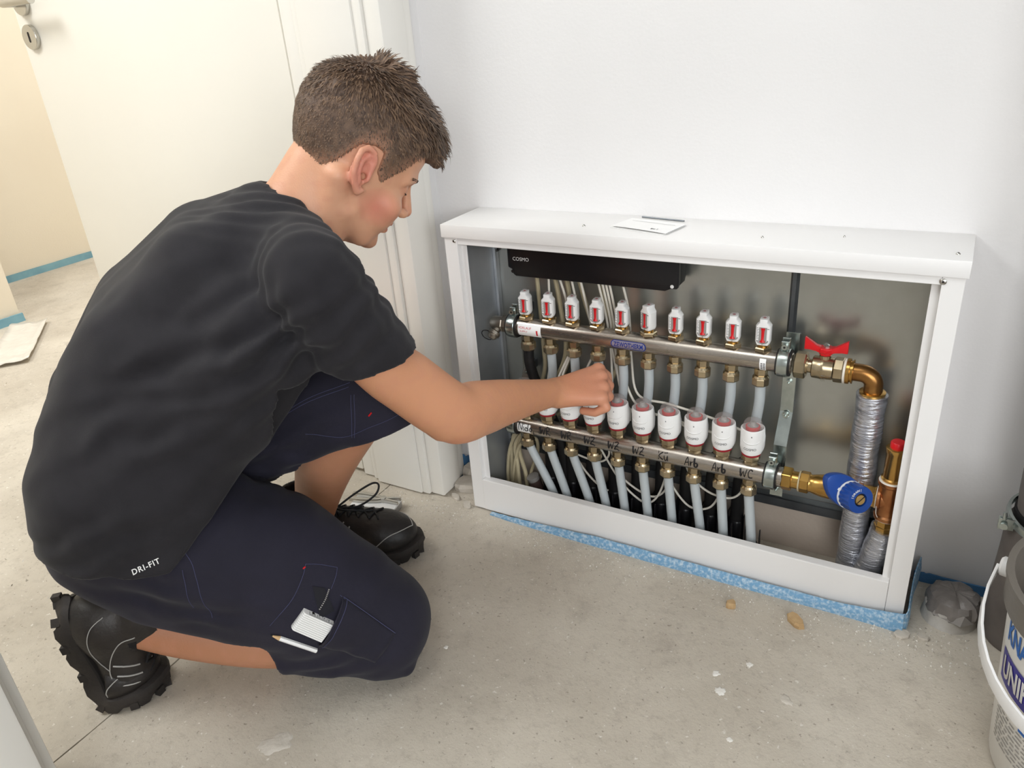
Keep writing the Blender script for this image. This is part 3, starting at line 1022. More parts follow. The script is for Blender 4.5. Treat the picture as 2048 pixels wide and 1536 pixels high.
LB = [0.174, 0.205, 0.256, 0.292, 0.332, 0.380, 0.429, 0.484, 0.5275, 0.579]
for i in range(10):
    x = LX + PX[i]
    z0 = LZ - BR + 0.002
    t = thing('heating_pipe', 'milky white lower pipe below the %s actuator from the left' % ORD[i], 'pipe', (x, LY, z0), 'pipes under the lower bar')
    comp_nut(MB(), x, LY, z0).build('compression_nut', 'nickel', t, smooth=12, bev=0.0004, seg=1)
    xb = LB[i] + 0.0
    path = smooth_path([(x, LY, z0 - 0.022), (x + (xb - x) * 0.2, LY, 0.145), (x + (xb - x) * 0.62, LY, 0.10), (xb, LY, 0.055), (xb + (xb - x) * 0.3, LY, 0.004)], 6)
    MB().tube(path, 0.0087, 18).build('white_pipe', 'pex', t)
    xg = path[-1].x
    q = MB()
    # open guide shell behind the pipe, with two upright fins
    ring = []
    for zz, rr in ((0.002, 0.0125), (0.050, 0.0125), (0.056, 0.0112)):
        ring.append([(xg - (xg - xb) * zz / 0.055 + math.cos(a) * rr, LY + math.sin(a) * rr, zz) for a in [R_(-20 + 220 * k / 14) for k in range(15)]]
                    + [(xg - (xg - xb) * zz / 0.055 + math.cos(a) * (rr - 0.0025), LY + math.sin(a) * (rr - 0.0025), zz) for a in [R_(200 - 220 * k / 14) for k in range(15)]])
    q.rings(ring)
    for s_ in (-1, 1):
        q.prism([(-0.006, 0.002), (0.006, 0.002), (0.005, 0.052), (0.001, 0.084), (-0.004, 0.086)], (xb + s_ * 0.0128 - 0.0008, LY + 0.006, 0), (0, 1, 0), (0, 0, 1), (1, 0, 0), 0.0018)
    q.build('bend_guide', 'black', t)
    q = MB()
    q.prism([(-0.013, 0.002), (0.013, 0.002), (0.013, 0.036), (0.004, 0.022), (-0.004, 0.012), (-0.013, 0.030)], (xg, LY - 0.0125, 0), (1, 0, 0), (0, 0, 1), (0, 1, 0), 0.0016)
    q.build('guide_lip', 'black', t)

# brown offcut of sleeve and a dark connector lying at the left inside the cabinet
t = thing('pipe_offcut', 'short brown pipe offcut standing inside the cabinet at its left end', 'pipe offcut', (0.118, -0.06, 0.0))
MB().tube([(0.112, -0.05, 0.004), (0.116, -0.055, 0.03), (0.108, -0.06, 0.062)], 0.013, 16).build('tube', mat('brown_offcut', (92, 72, 68), 0.45), t)
MB().lathe((0.110, -0.059, 0.055), (-0.3, -0.2, 1), [(0.0135, 0), (0.0138, 0.009)], 16).build('cut_end', 'grey_pl', t)

# ---------------------------------------------------------------- cables
def cable(label, pts, r, m_, group=None, name='cable', n=8):
    return tag(MB().tube(smooth_path(pts, n), r, 8).build(name, m_), label, 'cable', group)


cable('thick beige cable from the controller box, leftmost, running down the back panel', [(0.134, -0.035, 0.515), (0.135, -0.03, 0.44), (0.136, -0.028, 0.36), (0.135, -0.03, 0.30), (0.10, -0.035, 0.20), (0.070, -0.05, 0.12), (0.060, -0.055, 0.004)], 0.0042, 'cable_b', 'beige mains cables')
cable('beige cable leaving the box above the second flow meter', [(0.172, -0.035, 0.515), (0.178, -0.03, 0.46), (0.186, -0.028, 0.36), (0.16, -0.03, 0.29), (0.10, -0.03, 0.2), (0.055, -0.045, 0.13), (0.038, -0.045, 0.06), (0.040, -0.05, 0.004)], 0.0045, 'cable_b', 'beige mains cables')
cable('beige cable leaving the box above the third flow meter', [(0.196, -0.035, 0.515), (0.199, -0.028, 0.47), (0.2, -0.026, 0.39), (0.175, -0.025, 0.3), (0.11, -0.03, 0.2), (0.075, -0.05, 0.13), (0.088, -0.055, 0.06), (0.092, -0.06, 0.004)], 0.0045, 'cable_b', 'beige mains cables')
cable('slanting beige cable above the fourth flow meter', [(0.222, -0.035, 0.515), (0.232, -0.028, 0.46), (0.244, -0.025, 0.41), (0.25, -0.02, 0.34), (0.2, -0.02, 0.26), (0.12, -0.03, 0.2), (0.06, -0.04, 0.15), (0.052, -0.05, 0.07), (0.055, -0.06, 0.004)], 0.0045, 'cable_b', 'beige mains cables')
cable('slanting beige cable above the fifth flow meter', [(0.262, -0.035, 0.515), (0.275, -0.028, 0.46), (0.29, -0.025, 0.40), (0.29, -0.02, 0.33), (0.23, -0.02, 0.25), (0.13, -0.03, 0.19), (0.07, -0.05, 0.14), (0.072, -0.06, 0.08), (0.075, -0.06, 0.004)], 0.0045, 'cable_b', 'beige mains cables')
cable('loop of beige cable low at the left inside the cabinet', [(0.05, -0.055, 0.004), (0.062, -0.06, 0.07), (0.082, -0.06, 0.135), (0.120, -0.06, 0.160), (0.118, -0.05, 0.12), (0.095, -0.045, 0.06), (0.090, -0.05, 0.004)], 0.0036, 'cable_b', 'beige mains cables')

wc = [
    ('thin white cable crossing behind the second flow meter', [(0.168, -0.05, 0.515), (0.165, -0.045, 0.47), (0.162, -0.035, 0.43), (0.155, -0.03, 0.36), (0.150, -0.045, 0.29), (0.148, -0.07, 0.25)]),
    ('thin white cable running down behind the third flow meter to the left', [(0.190, -0.05, 0.515), (0.199, -0.04, 0.46), (0.205, -0.03, 0.385), (0.185, -0.06, 0.315), (0.172, -0.072, 0.27)]),
    ('thin white cable beside the third upper nut', [(0.215, -0.05, 0.515), (0.217, -0.035, 0.45), (0.212, -0.028, 0.39), (0.190, -0.06, 0.31), (0.188, -0.075, 0.26)]),
    ('thin white cable bending towards the hand above the fourth actuator', [(0.233, -0.05, 0.515), (0.243, -0.035, 0.43), (0.252, -0.028, 0.38), (0.236, -0.06, 0.32), (0.225, -0.078, 0.27)]),
    ('white cable leftmost of the bundle right of the hand', [(0.268, -0.05, 0.515), (0.277, -0.032, 0.43), (0.282, -0.028, 0.36), (0.290, -0.045, 0.29), (0.300, -0.07, 0.24)]),
    ('white cable, second of the bundle right of the hand', [(0.276, -0.05, 0.515), (0.284, -0.032, 0.43), (0.285, -0.028, 0.37), (0.315, -0.045, 0.28), (0.350, -0.060, 0.25)]),
    ('white cable curving from the bundle to the fifth actuator', [(0.283, -0.05, 0.515), (0.290, -0.032, 0.43), (0.292, -0.03, 0.37), (0.305, -0.045, 0.31), (0.330, -0.06, 0.27), (0.336, -0.070, 0.25)]),
    ('white cable looping across behind the sixth and seventh actuators', [(0.290, -0.05, 0.515), (0.297, -0.032, 0.43), (0.300, -0.03, 0.36), (0.345, -0.06, 0.282), (0.42, -0.066, 0.268), (0.46, -0.07, 0.250)]),
    ('white cable arching over to the ninth and tenth actuators', [(0.316, -0.05, 0.515), (0.322, -0.035, 0.45), (0.324, -0.03, 0.36), (0.345, -0.05, 0.298), (0.41, -0.064, 0.297), (0.48, -0.066, 0.287), (0.545, -0.068, 0.272), (0.560, -0.071, 0.262)]),
    ('white cable passing low behind the eighth and ninth actuators', [(0.31, -0.045, 0.26), (0.37, -0.058, 0.268), (0.44, -0.062, 0.262), (0.50, -0.064, 0.252), (0.515, -0.071, 0.24)]),
]
for lab, pts in wc:
    cable(lab, pts, 0.0023, 'cable_w', 'thin white actuator cables')
loops = [
    ('white cable loop hanging below the bar between the second and third pipes', [(0.19, -0.07, 0.235), (0.205, -0.066, 0.18), (0.225, -0.066, 0.128), (0.256, -0.064, 0.09), (0.285, -0.064, 0.075)]),
    ('white cable loop low between the third and fourth pipes', [(0.20, -0.068, 0.158), (0.225, -0.066, 0.146), (0.27, -0.066, 0.142), (0.29, -0.066, 0.165), (0.28, -0.066, 0.2)]),
    ('white cable slanting down past the fourth pipe', [(0.26, -0.07, 0.2), (0.285, -0.066, 0.15), (0.315, -0.066, 0.105), (0.345, -0.066, 0.078), (0.37, -0.066, 0.070), (0.392, -0.066, 0.095), (0.406, -0.066, 0.15), (0.395, -0.07, 0.2)]),
    ('white cable loop below the fifth actuator', [(0.29, -0.068, 0.2), (0.303, -0.066, 0.145), (0.322, -0.064, 0.11), (0.37, -0.062, 0.085), (0.40, -0.062, 0.10), (0.418, -0.064, 0.15), (0.41, -0.068, 0.2)]),
    ('white cable loop between the seventh and eighth pipes', [(0.39, -0.068, 0.2), (0.405, -0.066, 0.150), (0.435, -0.064, 0.10), (0.462, -0.064, 0.082), (0.495, -0.064, 0.095), (0.512, -0.066, 0.14), (0.506, -0.068, 0.19)]),
    ('white cable loop between the ninth and tenth pipes', [(0.44, -0.068, 0.2), (0.455, -0.066, 0.155), (0.49, -0.066, 0.128), (0.53, -0.066, 0.125), (0.552, -0.068, 0.15), (0.552, -0.07, 0.19)]),
]
for lab, pts in loops:
    cable(lab, pts, 0.0021, 'cable_w', 'white cable loops below the lower bar')

# ---------------------------------------------------------------- handwriting on the lower bar
GL = {
    'N': [[(0, 0), (0.05, 1), (0.45, 0.05), (0.55, 1)]], 'i': [[(0, 0.55), (0.03, 0)], [(0.02, 0.85), (0.03, 0.8)]],
    'd': [[(0.4, 0.35), (0.15, 0.5), (0.02, 0.2), (0.2, 0), (0.42, 0.3), (0.45, 1), (0.42, 0.05)]], 'o': [[(0.2, 0.55), (0.02, 0.3), (0.2, 0), (0.4, 0.25), (0.2, 0.55)]],
    ',': [[(0.05, 0.15), (0.0, -0.3)]],
    'W': [[(0, 0.95), (0.12, 0.05), (0.32, 0.7), (0.5, 0.05), (0.68, 0.95)]], 'w': [[(0, 0.85), (0.14, 0.1), (0.32, 0.6), (0.5, 0.1), (0.62, 0.85)]],
    'Z': [[(0, 0.9), (0.3, 1.0), (0.45, 0.85), (0.15, 0.4), (0.02, 0.12), (0.3, 0.15), (0.6, 0.0)], [(0.1, 0.5), (0.45, 0.5)]],
    'R': [[(0.05, 0), (0.05, 1), (0.35, 0.95), (0.4, 0.65), (0.08, 0.5), (0.55, 0.0)]], 'H': [[(0, 0), (0.03, 1)], [(0.03, 0.5), (0.45, 0.55)], [(0.45, 0), (0.48, 1)]],
    'K': [[(0.05, 0), (0.0, 1)], [(0.5, 0.95), (0.06, 0.45), (0.55, 0.0)]], 'u': [[(0, 0.6), (0.08, 0.05), (0.3, 0.1), (0.38, 0.65), (0.42, 0.0)], [(0.08, 0.95), (0.1, 0.85)], [(0.3, 1.0), (0.32, 0.9)]],
    'A': [[(0, 0), (0.3, 1), (0.5, 0)], [(0.08, 0.35), (0.48, 0.4)]], 'r': [[(0, 0.55), (0.05, 0.0), (0.1, 0.4), (0.3, 0.55)]],
    'b': [[(0, 1), (0.05, 0), (0.3, 0.05), (0.35, 0.4), (0.06, 0.42)]], 'C': [[(0.5, 0.85), (0.25, 1), (0.03, 0.55), (0.15, 0.05), (0.5, 0.1)]], '|': [[(0.05, 0.9), (0.05, 0)]],
}
WORDS = ['Nido,', '|WR', 'WR', 'WZ', 'WZ', 'WZ', 'Ku', 'Arb', 'Arb', 'WC']
for i, wd in enumerate(WORDS):
    x = LX + PX[i] - 0.0145 + (0.002 if i else 0.006)
    h = 0.0165
    mb = MB()
    for ch in wd:
        wmax = 0
        for stk in GL[ch]:
            pts = smooth_path([(p[0], p[1], 0) for p in stk], 3) if len(stk) > 2 else [Vector((*p, 0)) for p in stk]
            vs = []
            for p in pts:
                wmax = max(wmax, p.x)
                vs.append(Vector(on_bar(LY, LZ, x + p.x * h * 0.95, -0.0045 + p.y * h + 0.0006 * noise.noise(Vector((x * 90, p.x * 3, i))), 0.0001)))
            mb.tube(vs, 0.0018, 6, flat=0.4)
        x += (wmax + 0.16) * h * 0.95
    mb.build('marker_writing', 'ink', ret, smooth=0)
wp = bar_patch(ret, 'white_tape', 'paper', LY, LZ, LX - 0.012, LX + 0.018, -0.010, 0.010, 0.0002)

# ---------------------------------------------------------------- end fittings
# left end of the upper bar: drain cock with a wire ring
t = thing('drain_cock', 'nickel drain cock with black loop at the left end of the upper bar', 'valve', (0.07, UY, UZ))
MB().lathe((0.088, UY, UZ), (-1, 0, 0), [(0.0165, 0), (0.0165, 0.018), (0.0175, 0.0185), (0.0175, 0.020)], 8).build('reducer', 'nickel_grey', t, smooth=12, bev=0.0005, seg=1)
MB().lathe((0.068, UY, UZ), (-1, 0, 0), [(0.0135, 0), (0.0140, 0.004), (0.0140, 0.020), (0.011, 0.026), (0, 0.027)], 20).build('cap_body', 'nickel_grey', t)
MB().lathe((0.058, UY - 0.006, UZ - 0.008), (-0.25, -0.75, -0.6), [(0.008, 0), (0.008, 0.008), (0.0105, 0.009), (0.0125, 0.011), (0.0125, 0.017), (0.0095, 0.0175), (0.010, 0.021), (0.006, 0.026), (0, 0.0262)], 20).build('drain_plug', 'nickel_grey', t)
cpt = Vector((0.041, UY - 0.020, UZ - 0.020))
ring = [cpt + Vector((math.cos(a) * 0.013, -0.004 * math.sin(a), math.sin(a) * 0.0115)) for a in [R_(20 + 300 * k / 24) for k in range(25)]]
MB().tube(ring, 0.0009, 6).build('wire_loop', 'black', t)
t = thing('manifold_end_cap', 'dark end cap at the left end of the lower bar behind the elbow', 'end cap', (0.07, LY, LZ))
MB().lathe((0.078, LY, LZ), (-1, 0, 0), [(0.0165, 0), (0.0165, 0.018), (0.012, 0.020), (0.012, 0.030), (0, 0.031)], 8).build('cap_body', 'nickel_grey', t, smooth=12)

# ball valve with red butterfly handle
bv = thing('ball_valve', 'nickel ball valve with red butterfly handle right of the upper bar', 'valve', (0.662, UY, UZ))
AX = (1, 0, 0)


def lx(x, prof, n=24, rot=0.0, y=UY, z=UZ):
    return MB().lathe((x, y, z), AX, prof, n, rot=rot)


lx(0.6215, [(0.0205, 0), (0.0225, 0.002), (0.0225, 0.0165), (0.0205, 0.0185)], 8, R_(14)).build('union_nut', 'nickel', bv, smooth=12, bev=0.0006, seg=1)
lx(0.640, [(0.0135, 0), (0.0135, 0.002), (0.0115, 0.0025), (0.0115, 0.009), (0.0142, 0.0098)], 24).build('tail_piece', 'nickel', bv)
lx(0.6485, [(0.0165, 0), (0.0182, 0.0015), (0.0185, 0.012), (0.0192, 0.0135), (0.0192, 0.0185), (0.0186, 0.020), (0.0182, 0.030), (0.0175, 0.032)], 32).build('valve_body', 'nickel', bv)
lx(0.6815, [(0.0185, 0), (0.0205, 0.0012), (0.0205, 0.0135), (0.0190, 0.0145)], 8, R_(20)).build('outlet_hex', 'nickel', bv, smooth=12, bev=0.0005, seg=1)
q = MB()
put_text(q, 'DN 25', 0.009, lambda u, v: (0.668 + v, UY - math.cos((u - 0.004) / 0.0186) * 0.0190, UZ - math.sin((u + 0.006) / 0.0186) * 0.0190), 0.0, None)
q.build('cast_lettering', 'nickel_grey', bv, smooth=0)
MB().lathe((0.6665, UY, UZ + 0.0165), (0, 0, 1), [(0.009, 0), (0.009, 0.006), (0.0075, 0.007)], 20).build('stem', 'nickel', bv)
hd = MB()
hc = Vector((0.6665, UY, UZ + 0.0235))
hd.lathe(hc, (0, 0, 1), [(0.0098, 0), (0.0098, 0.004), (0.0118, 0.0055), (0.0118, 0.012), (0.0100, 0.013)], 8, rot=R_(8))
for s_ in (-1, 1):
    rs = []
    for (dx, zl, zh, ty) in ((0.006, 0.003, 0.0125, 0.0075), (0.014, 0.0055, 0.0145, 0.0055), (0.024, 0.0065, 0.0215, 0.0042), (0.0325, 0.0060, 0.0270, 0.0036)):
        xx = hc.x + s_ * dx
        rs.append([(xx, UY - ty, hc.z + zl), (xx, UY + ty, hc.z + zl), (xx, UY + ty, hc.z + zh), (xx, UY - ty, hc.z + zh)])
    hd.rings(rs)
hd.build('red_handle', 'red_pl', bv, smooth=30, bev=0.0008)
MB().lathe(hc + Vector((0, 0, 0.0130)), (0, 0, 1), [(0.0052, 0), (0.0052, 0.0035), (0.003, 0.0042), (0.003, 0.006), (0, 0.0062)], 6).build('handle_nut', 'zinc', bv, smooth=10)

# brass elbow to the upper insulated pipe
el = thing('brass_elbow', 'brass elbow turning down from the ball valve', 'pipe fitting', (0.71, UY, UZ))
lx(0.6960, [(0.0195, 0), (0.0205, 0.001), (0.0205, 0.003), (0.0195, 0.0038)], 28).build('hemp_seal', 'cable_w', el)
lx(0.6998, [(0.0195, 0), (0.0205, 0.0008), (0.0205, 0.0055), (0.0175, 0.0062), (0.0175, 0.0085), (0.0195, 0.009), (0.0195, 0.0105), (0.013, 0.0112)], 28).build('brass_collar', 'brass', el)
ex = 0.7415
pth = [Vector((0.708, UY, UZ)), Vector((0.722, UY, UZ))] + [Vector((ex - 0.019 + 0.019 * math.sin(a), UY, UZ - 0.019 + 0.019 * math.cos(a))) for a in [R_(90 * k / 8) for k in range(1, 9)]] + [Vector((ex, UY, UZ - 0.032))]
MB().tube(pth, 0.0142, 24).build('elbow_bend', mat('elbow_brass', (176, 132, 78), 0.3, 0.95, col2=(150, 106, 60), nscale=30), el)
MB().lathe((ex, UY, UZ - 0.028), (0, 0, -1), [(0.016, 0), (0.0195, 0.001), (0.0195, 0.005), (0.016, 0.006)], 28).build('lower_collar', 'brass', el)


def insulated(name, label, pts, r, seed):
    """pipe insulation wrapped in creased grey foil"""
    P = smooth_path(pts, 26)
    mb = MB()
    n = 40
    N = len(P)
    u = Vector((1, 0, 0))
    rs = []
    run = 0
    for i in range(N):
        if i:
            run += (P[i] - P[i - 1]).length
        t = (P[min(i + 1, N - 1)] - P[max(i - 1, 0)]).normalized()
        u = (u - t * u.dot(t)).normalized()
        v = t.cross(u)
        ring = []
        for k in range(n):
            a = 2 * math.pi * k / n
            ph = run * 420 + 2.2 * math.sin(a * 2 + run * 30 + seed) + 3 * noise.noise(Vector((math.cos(a) * 1.4, math.sin(a) * 1.4, run * 30 + seed)))
            cr = 0.0009 * max(0, math.sin(ph)) ** 3 * (0.4 + noise.noise(Vector((math.cos(a) * 2 + seed, math.sin(a) * 2, run * 60))))
            band = 0.0007 * math.sin(run * 95 + seed)
            rr = r + cr + band + 0.0012 * noise.noise(Vector((math.cos(a) + seed, math.sin(a), run * 14)))
            ring.append(P[i] + (u * math.cos(a) + v * math.sin(a)) * rr)
        rs.append(ring)
    mb.rings(rs)
    return tag(mb.build(name, 'silver', smooth=80), label, 'insulated pipe')


insulated('insulated_pipe', 'vertical grey foil-wrapped insulated pipe below the brass elbow', [(ex, UY, UZ - 0.0325), (ex, UY, 0.30), (ex + 0.001, UY + 0.001, 0.2), (ex + 0.002, UY + 0.002, 0.10), (ex + 0.003, UY + 0.002, 0.002)], 0.0225, 1.0)

# lower right: brass regulating valve with blue hand wheel
rv = thing('regulating_valve', 'brass slanted-seat valve with blue hand wheel right of the lower bar', 'valve', (0.70, LY, LZ))


def ly(x, prof, n=24, rot=0.0, z=LZ):
    return MB().lathe((x, LY, z), AX, prof, n, rot=rot)


ly(0.6225, [(0.0190, 0), (0.0208, 0.002), (0.0208, 0.0150), (0.019, 0.017)], 6, R_(14)).build('union_nut', 'brass', rv, smooth=12, bev=0.0008, seg=1)
ly(0.6390, [(0.0150, 0), (0.0150, 0.012)], 24).build('tail_piece', 'brass', rv)
ly(0.6500, [(0.0175, 0), (0.0182, 0.0006), (0.0182, 0.0020), (0.0175, 0.0026)], 24).build('hemp_seal', 'cable_b', rv)
ly(0.6524, [(0.0172, 0), (0.0185, 0.001), (0.0185, 0.0135), (0.017, 0.015)], 8, R_(10)).build('inlet_hex', 'brass', rv, smooth=12, bev=0.0006, seg=1)
ly(0.6670, [(0.0160, 0), (0.0150, 0.003), (0.0170, 0.010), (0.0195, 0.022), (0.0200, 0.034), (0.0175, 0.046), (0.0160, 0.050)], 32).build('valve_body', 'brass', rv)
ly(0.7150, [(0.0165, 0), (0.0178, 0.001), (0.0178, 0.012), (0.0165, 0.013)], 8, R_(10)).build('outlet_hex', 'brass', rv, smooth=12, bev=0.0006, seg=1)
bd = Vector((0.68, -0.70, 0.22)).normalized()
b0 = Vector((0.703, LY, LZ + 0.004))
MB().lathe(b0, bd, [(0.0150, 0), (0.0150, 0.020), (0.0165, 0.021), (0.0165, 0.027), (0.0125, 0.028), (0.0125, 0.034)], 20).build('bonnet', 'brass', rv)
bu, bvv, _ = frame_from(bd)
b1 = b0 + bd * 0.030
# the blue body: an oval plate, a thin white ring, then a ribbed wheel
q = MB()
el1 = []
side = (Vector((-0.80, -0.1, 0.55)) - bd * Vector((-0.80, -0.1, 0.55)).dot(bd)).normalized()
sv = bd.cross(side)
poly = []
for k in range(28):
    a = 2 * math.pi * k / 28
    rr = 0.0245
    px, py = rr * math.cos(a), rr * math.sin(a)
    if px > 0:
        px = px * 1.75 + 0.008
        py = py * (1.0 - 0.25 * (math.cos(a)) ** 2)
    poly.append((px, py))
q.prism(poly, b1, side, sv, bd, 0.014)
q.build('blue_plate', 'blue_pl', rv, bev=0.002)
q = MB()
for (uu, vv, sz) in ((0.021, 0.004, 0.0032), (0.015, -0.0105, 0.0042)):
    q.obox(b1 + bd * 0.0142 + side * uu + sv * vv, side, sv, bd, sz, sz * 0.65, 0.0004)
q.build('plate_mark', 'white_pl', rv, smooth=0)
b2 = b1 + bd * 0.0145
MB().lathe(b2, bd, [(0.0205, 0), (0.0236, 0.0004), (0.0236, 0.0032), (0.0205, 0.0036)], 36).build('white_ring', 'white_pl', rv)
b3 = b2 + bd * 0.0034
rs = []
NN = 72
for (r, h, g) in ((0.0218, 0.0, 0.0), (0.0232, 0.001, 0.0009), (0.0228, 0.021, 0.0009), (0.0219, 0.0240, 0.0)):
    rs.append([b3 + bd * h + (bu * math.cos(2 * math.pi * k / NN) + bvv * math.sin(2 * math.pi * k / NN)) * (r - (g if k % 4 in (0, 1) else 0)) for k in range(NN)])
rs.append([b3 + bd * 0.0243 + (bu * math.cos(2 * math.pi * k / NN) + bvv * math.sin(2 * math.pi * k / NN)) * 0.0110 for k in range(NN)])
rs.append([b3 + bd * 0.0185 + (bu * math.cos(2 * math.pi * k / NN) + bvv * math.sin(2 * math.pi * k / NN)) * 0.0105 for k in range(NN)])
wh = MB().rings(rs).build('hand_wheel', 'blue_pl', rv, smooth=30)
MB().lathe(b3 + bd * 0.0185, bd, [(0.0104, 0), (0.0104, 0.0006)], 24).build('wheel_recess', 'dark', wh)
MB().lathe(b3 + bd * 0.0190, bd, [(0.0082, 0), (0.0082, 0.0045), (0.0078, 0.005), (0, 0.005)], 24).build('brass_plug', mat('pale_brass', (214, 176, 112), 0.42, 0.8), wh)
q = MB()
q.obox(b3 + bd * 0.0241, (bu + bvv * 0.6), (bvv - bu * 0.6), bd, 0.0078, 0.0007, 0.0003)
q.build('plug_slot', 'dark', wh, smooth=0)
q = MB()
put_text(q, '| DRAIN |', 0.0052, lambda u, v: b3 + bd * 0.0247 + (side * math.cos((u + 0.004) / 0.0168) - sv * math.sin((u + 0.004) / 0.0168)) * (0.0168 + v), 0.0001, 0.003)
q.build('wheel_lettering', 'white_pl', wh, smooth=0)

# copper coloured nipple, tee, air vent and second insulated pipe behind the right post
te = thing('bronze_tee', 'bronze tee piece at the lower right behind the cabinet post', 'pipe fitting', (0.79, LY, LZ))
ly(0.7285, [(0.0150, 0), (0.0150, 0.010), (0.0175, 0.0105), (0.0175, 0.020), (0.0165, 0.021)], 24).build('nipple', 'bronze', te)
ly(0.7500, [(0.0175, 0), (0.0175, 0.018), (0.0185, 0.019), (0.0185, 0.021)], 8).build('coupling', 'brass', te, smooth=12)
for xx in (0.7405, 0.7705):
    MB().lathe((xx, LY, LZ), AX, [(0.0182, 0), (0.0188, 0.001), (0.0182, 0.002)], 24).build('hemp_seal', 'cable_w', te)
ly(0.7715, [(0.0185, 0), (0.0195, 0.001), (0.0195, 0.005), (0.0170, 0.007), (0.0170, 0.020)], 28).build('tee_arm', 'bronze', te)
tx = 0.7900
MB().lathe((tx, LY, LZ - 0.034), (0, 0, 1), [(0.0200, 0), (0.0205, 0.006), (0.0178, 0.009), (0.0178, 0.062), (0.0205, 0.065), (0.0205, 0.070)], 28).build('tee_run', 'bronze', te)
for zz in (LZ + 0.0355, LZ - 0.0355):
    MB().lathe((tx, LY, zz), (0, 0, 1), [(0.0188, 0), (0.0198, 0.001), (0.0188, 0.003)], 24).build('hemp_seal', 'cable_w', te)
MB().tube(smooth_path([(0.7735, LY - 0.018, LZ - 0.006), (0.7745, LY - 0.020, LZ - 0.018), (0.7775, LY - 0.019, LZ - 0.026)], 4), 0.0006, 5).build('hemp_strand', 'cable_w', te)
MB().tube(smooth_path([(0.7425, LY - 0.018, LZ - 0.006), (0.743, LY - 0.020, LZ - 0.016), (0.7445, LY - 0.019, LZ - 0.022)], 4), 0.0006, 5).build('hemp_strand', 'cable_w', te)
av = thing('air_vent', 'brass air vent with red cap half hidden by the right post', 'valve', (tx, LY, LZ + 0.04))
MB().lathe((tx, LY, LZ + 0.038), (0, 0, 1), [(0.0165, 0), (0.0175, 0.004), (0.0150, 0.006), (0.0150, 0.050), (0.0165, 0.052), (0.0165, 0.0585), (0.0140, 0.060)], 24).build('vent_body', 'brass', av)
MB().lathe((tx, LY, LZ + 0.096), (0, 0, 1), [(0.0095, 0), (0.0112, 0.001), (0.0112, 0.010), (0.0095, 0.012), (0, 0.0122)], 18).build('red_cap', 'red_pl', av)
MB().lathe((tx, LY, LZ - 0.038), (0, 0, -1), [(0.0160, 0), (0.0160, 0.010), (0.0175, 0.011), (0.0175, 0.020)], 8).build('tee_tail', 'brass', te, smooth=12)
insulated('insulated_pipe', 'slanting silver foil-wrapped insulated pipe in the lower right corner of the cabinet', [(tx + 0.0, LY, LZ - 0.056), (tx - 0.004, LY + 0.002, 0.12), (tx - 0.016, LY + 0.008, 0.06), (tx - 0.028, LY + 0.012, 0.002)], 0.0215, 4.0)
# raw wall patch visible below the back panel
struct(MB().box((0.030, -0.0013, 0.0), (CW - 0.028, 0.002, 0.1215)).build('trim_1', 'plaster', smooth=0), 'bare plaster wall below the steel back panel inside the cabinet')

# blue foam strip in front of the cabinet, folding round its right corner
def front_h(u):
    return 0.003 + 0.0165 * min(1, u * 3.0) + (0.010 * max(0, (u - 0.86) / 0.14))


P = [(0.046, -CD - 0.003, 0), (0.12, -CD - 0.007, 0), (0.3, -CD - 0.010, 0), (0.5, -CD - 0.011, 0), (0.7, -CD - 0.010, 0), (0.80, -CD - 0.011, 0), (0.834, -CD - 0.0125, 0), (0.8432, -CD - 0.006, 0), (0.8436, -CD + 0.03, 0), (0.8446, -CD + 0.075, 0), (0.850, -0.012, 0)]
PP = smooth_path(P, 14)
mb = MB()
rs = []
tot = len(PP) - 1
for i, p in enumerate(PP):
    t_ = (PP[min(i + 1, tot)] - PP[max(i - 1, 0)]).normalized()
    nn = Vector((t_.y, -t_.x, 0))
    u = i / tot
    if p.y < -CD and p.x < 0.84:
        h = 0.004 + 0.0150 * min(1.0, max(0, (p.x - 0.05)) / 0.25)
        if p.x > 0.72:
            h += 0.014 * ((p.x - 0.72) / 0.115) ** 1.6
    else:
        h = 0.034 + 0.022 * min(1, max(0, (p.y + CD) / 0.10))
    h += 0.0012 * noise.noise(Vector((i * 0.35, 2, 5)))
    lean = 0.006 if p.x < 0.84 else 0.001
    a = Vector((p.x, p.y, -0.003)) + nn * lean
    m1 = Vector((p.x, p.y, h * 0.6)) + nn * (lean * 0.75 + 0.0012)
    tp = Vector((p.x, p.y, h)) + nn * 0.0005
    th = 0.0032
    rs.append([a + nn * th, m1 + nn * th, tp + nn * th * 0.6, tp - nn * 0.0, m1 - nn * 0.0, a])
mb.rings(rs)
tag(mb.build('edge_strip', 'foam', smooth=60), 'pale blue foam strip along the cabinet front, folded up at its right corner', 'foam strip')
mb = MB()
rs = []
for i in range(15):
    u = i / 14
    y = -0.060 + 0.056 * u
    h = 0.052 - 0.016 * abs(math.sin(u * 5)) + 0.004 * noise.noise(Vector((i, 2, 1)))
    rs.append([(-0.0985, y, 0.0), (-0.0945, y, 0.0), (-0.0945 + 0.003 * (1 - u), y, h), (-0.0985, y, h)])
mb.rings(rs)
tag(mb.build('edge_strip', 'foam_dark', smooth=60), 'torn deep blue foam strip on the wall between the door frame and the cabinet', 'foam strip')

# ================================================================ the kneeling man
V = Vector


def A3(*a):
    return np.array(a, dtype=np.float32)


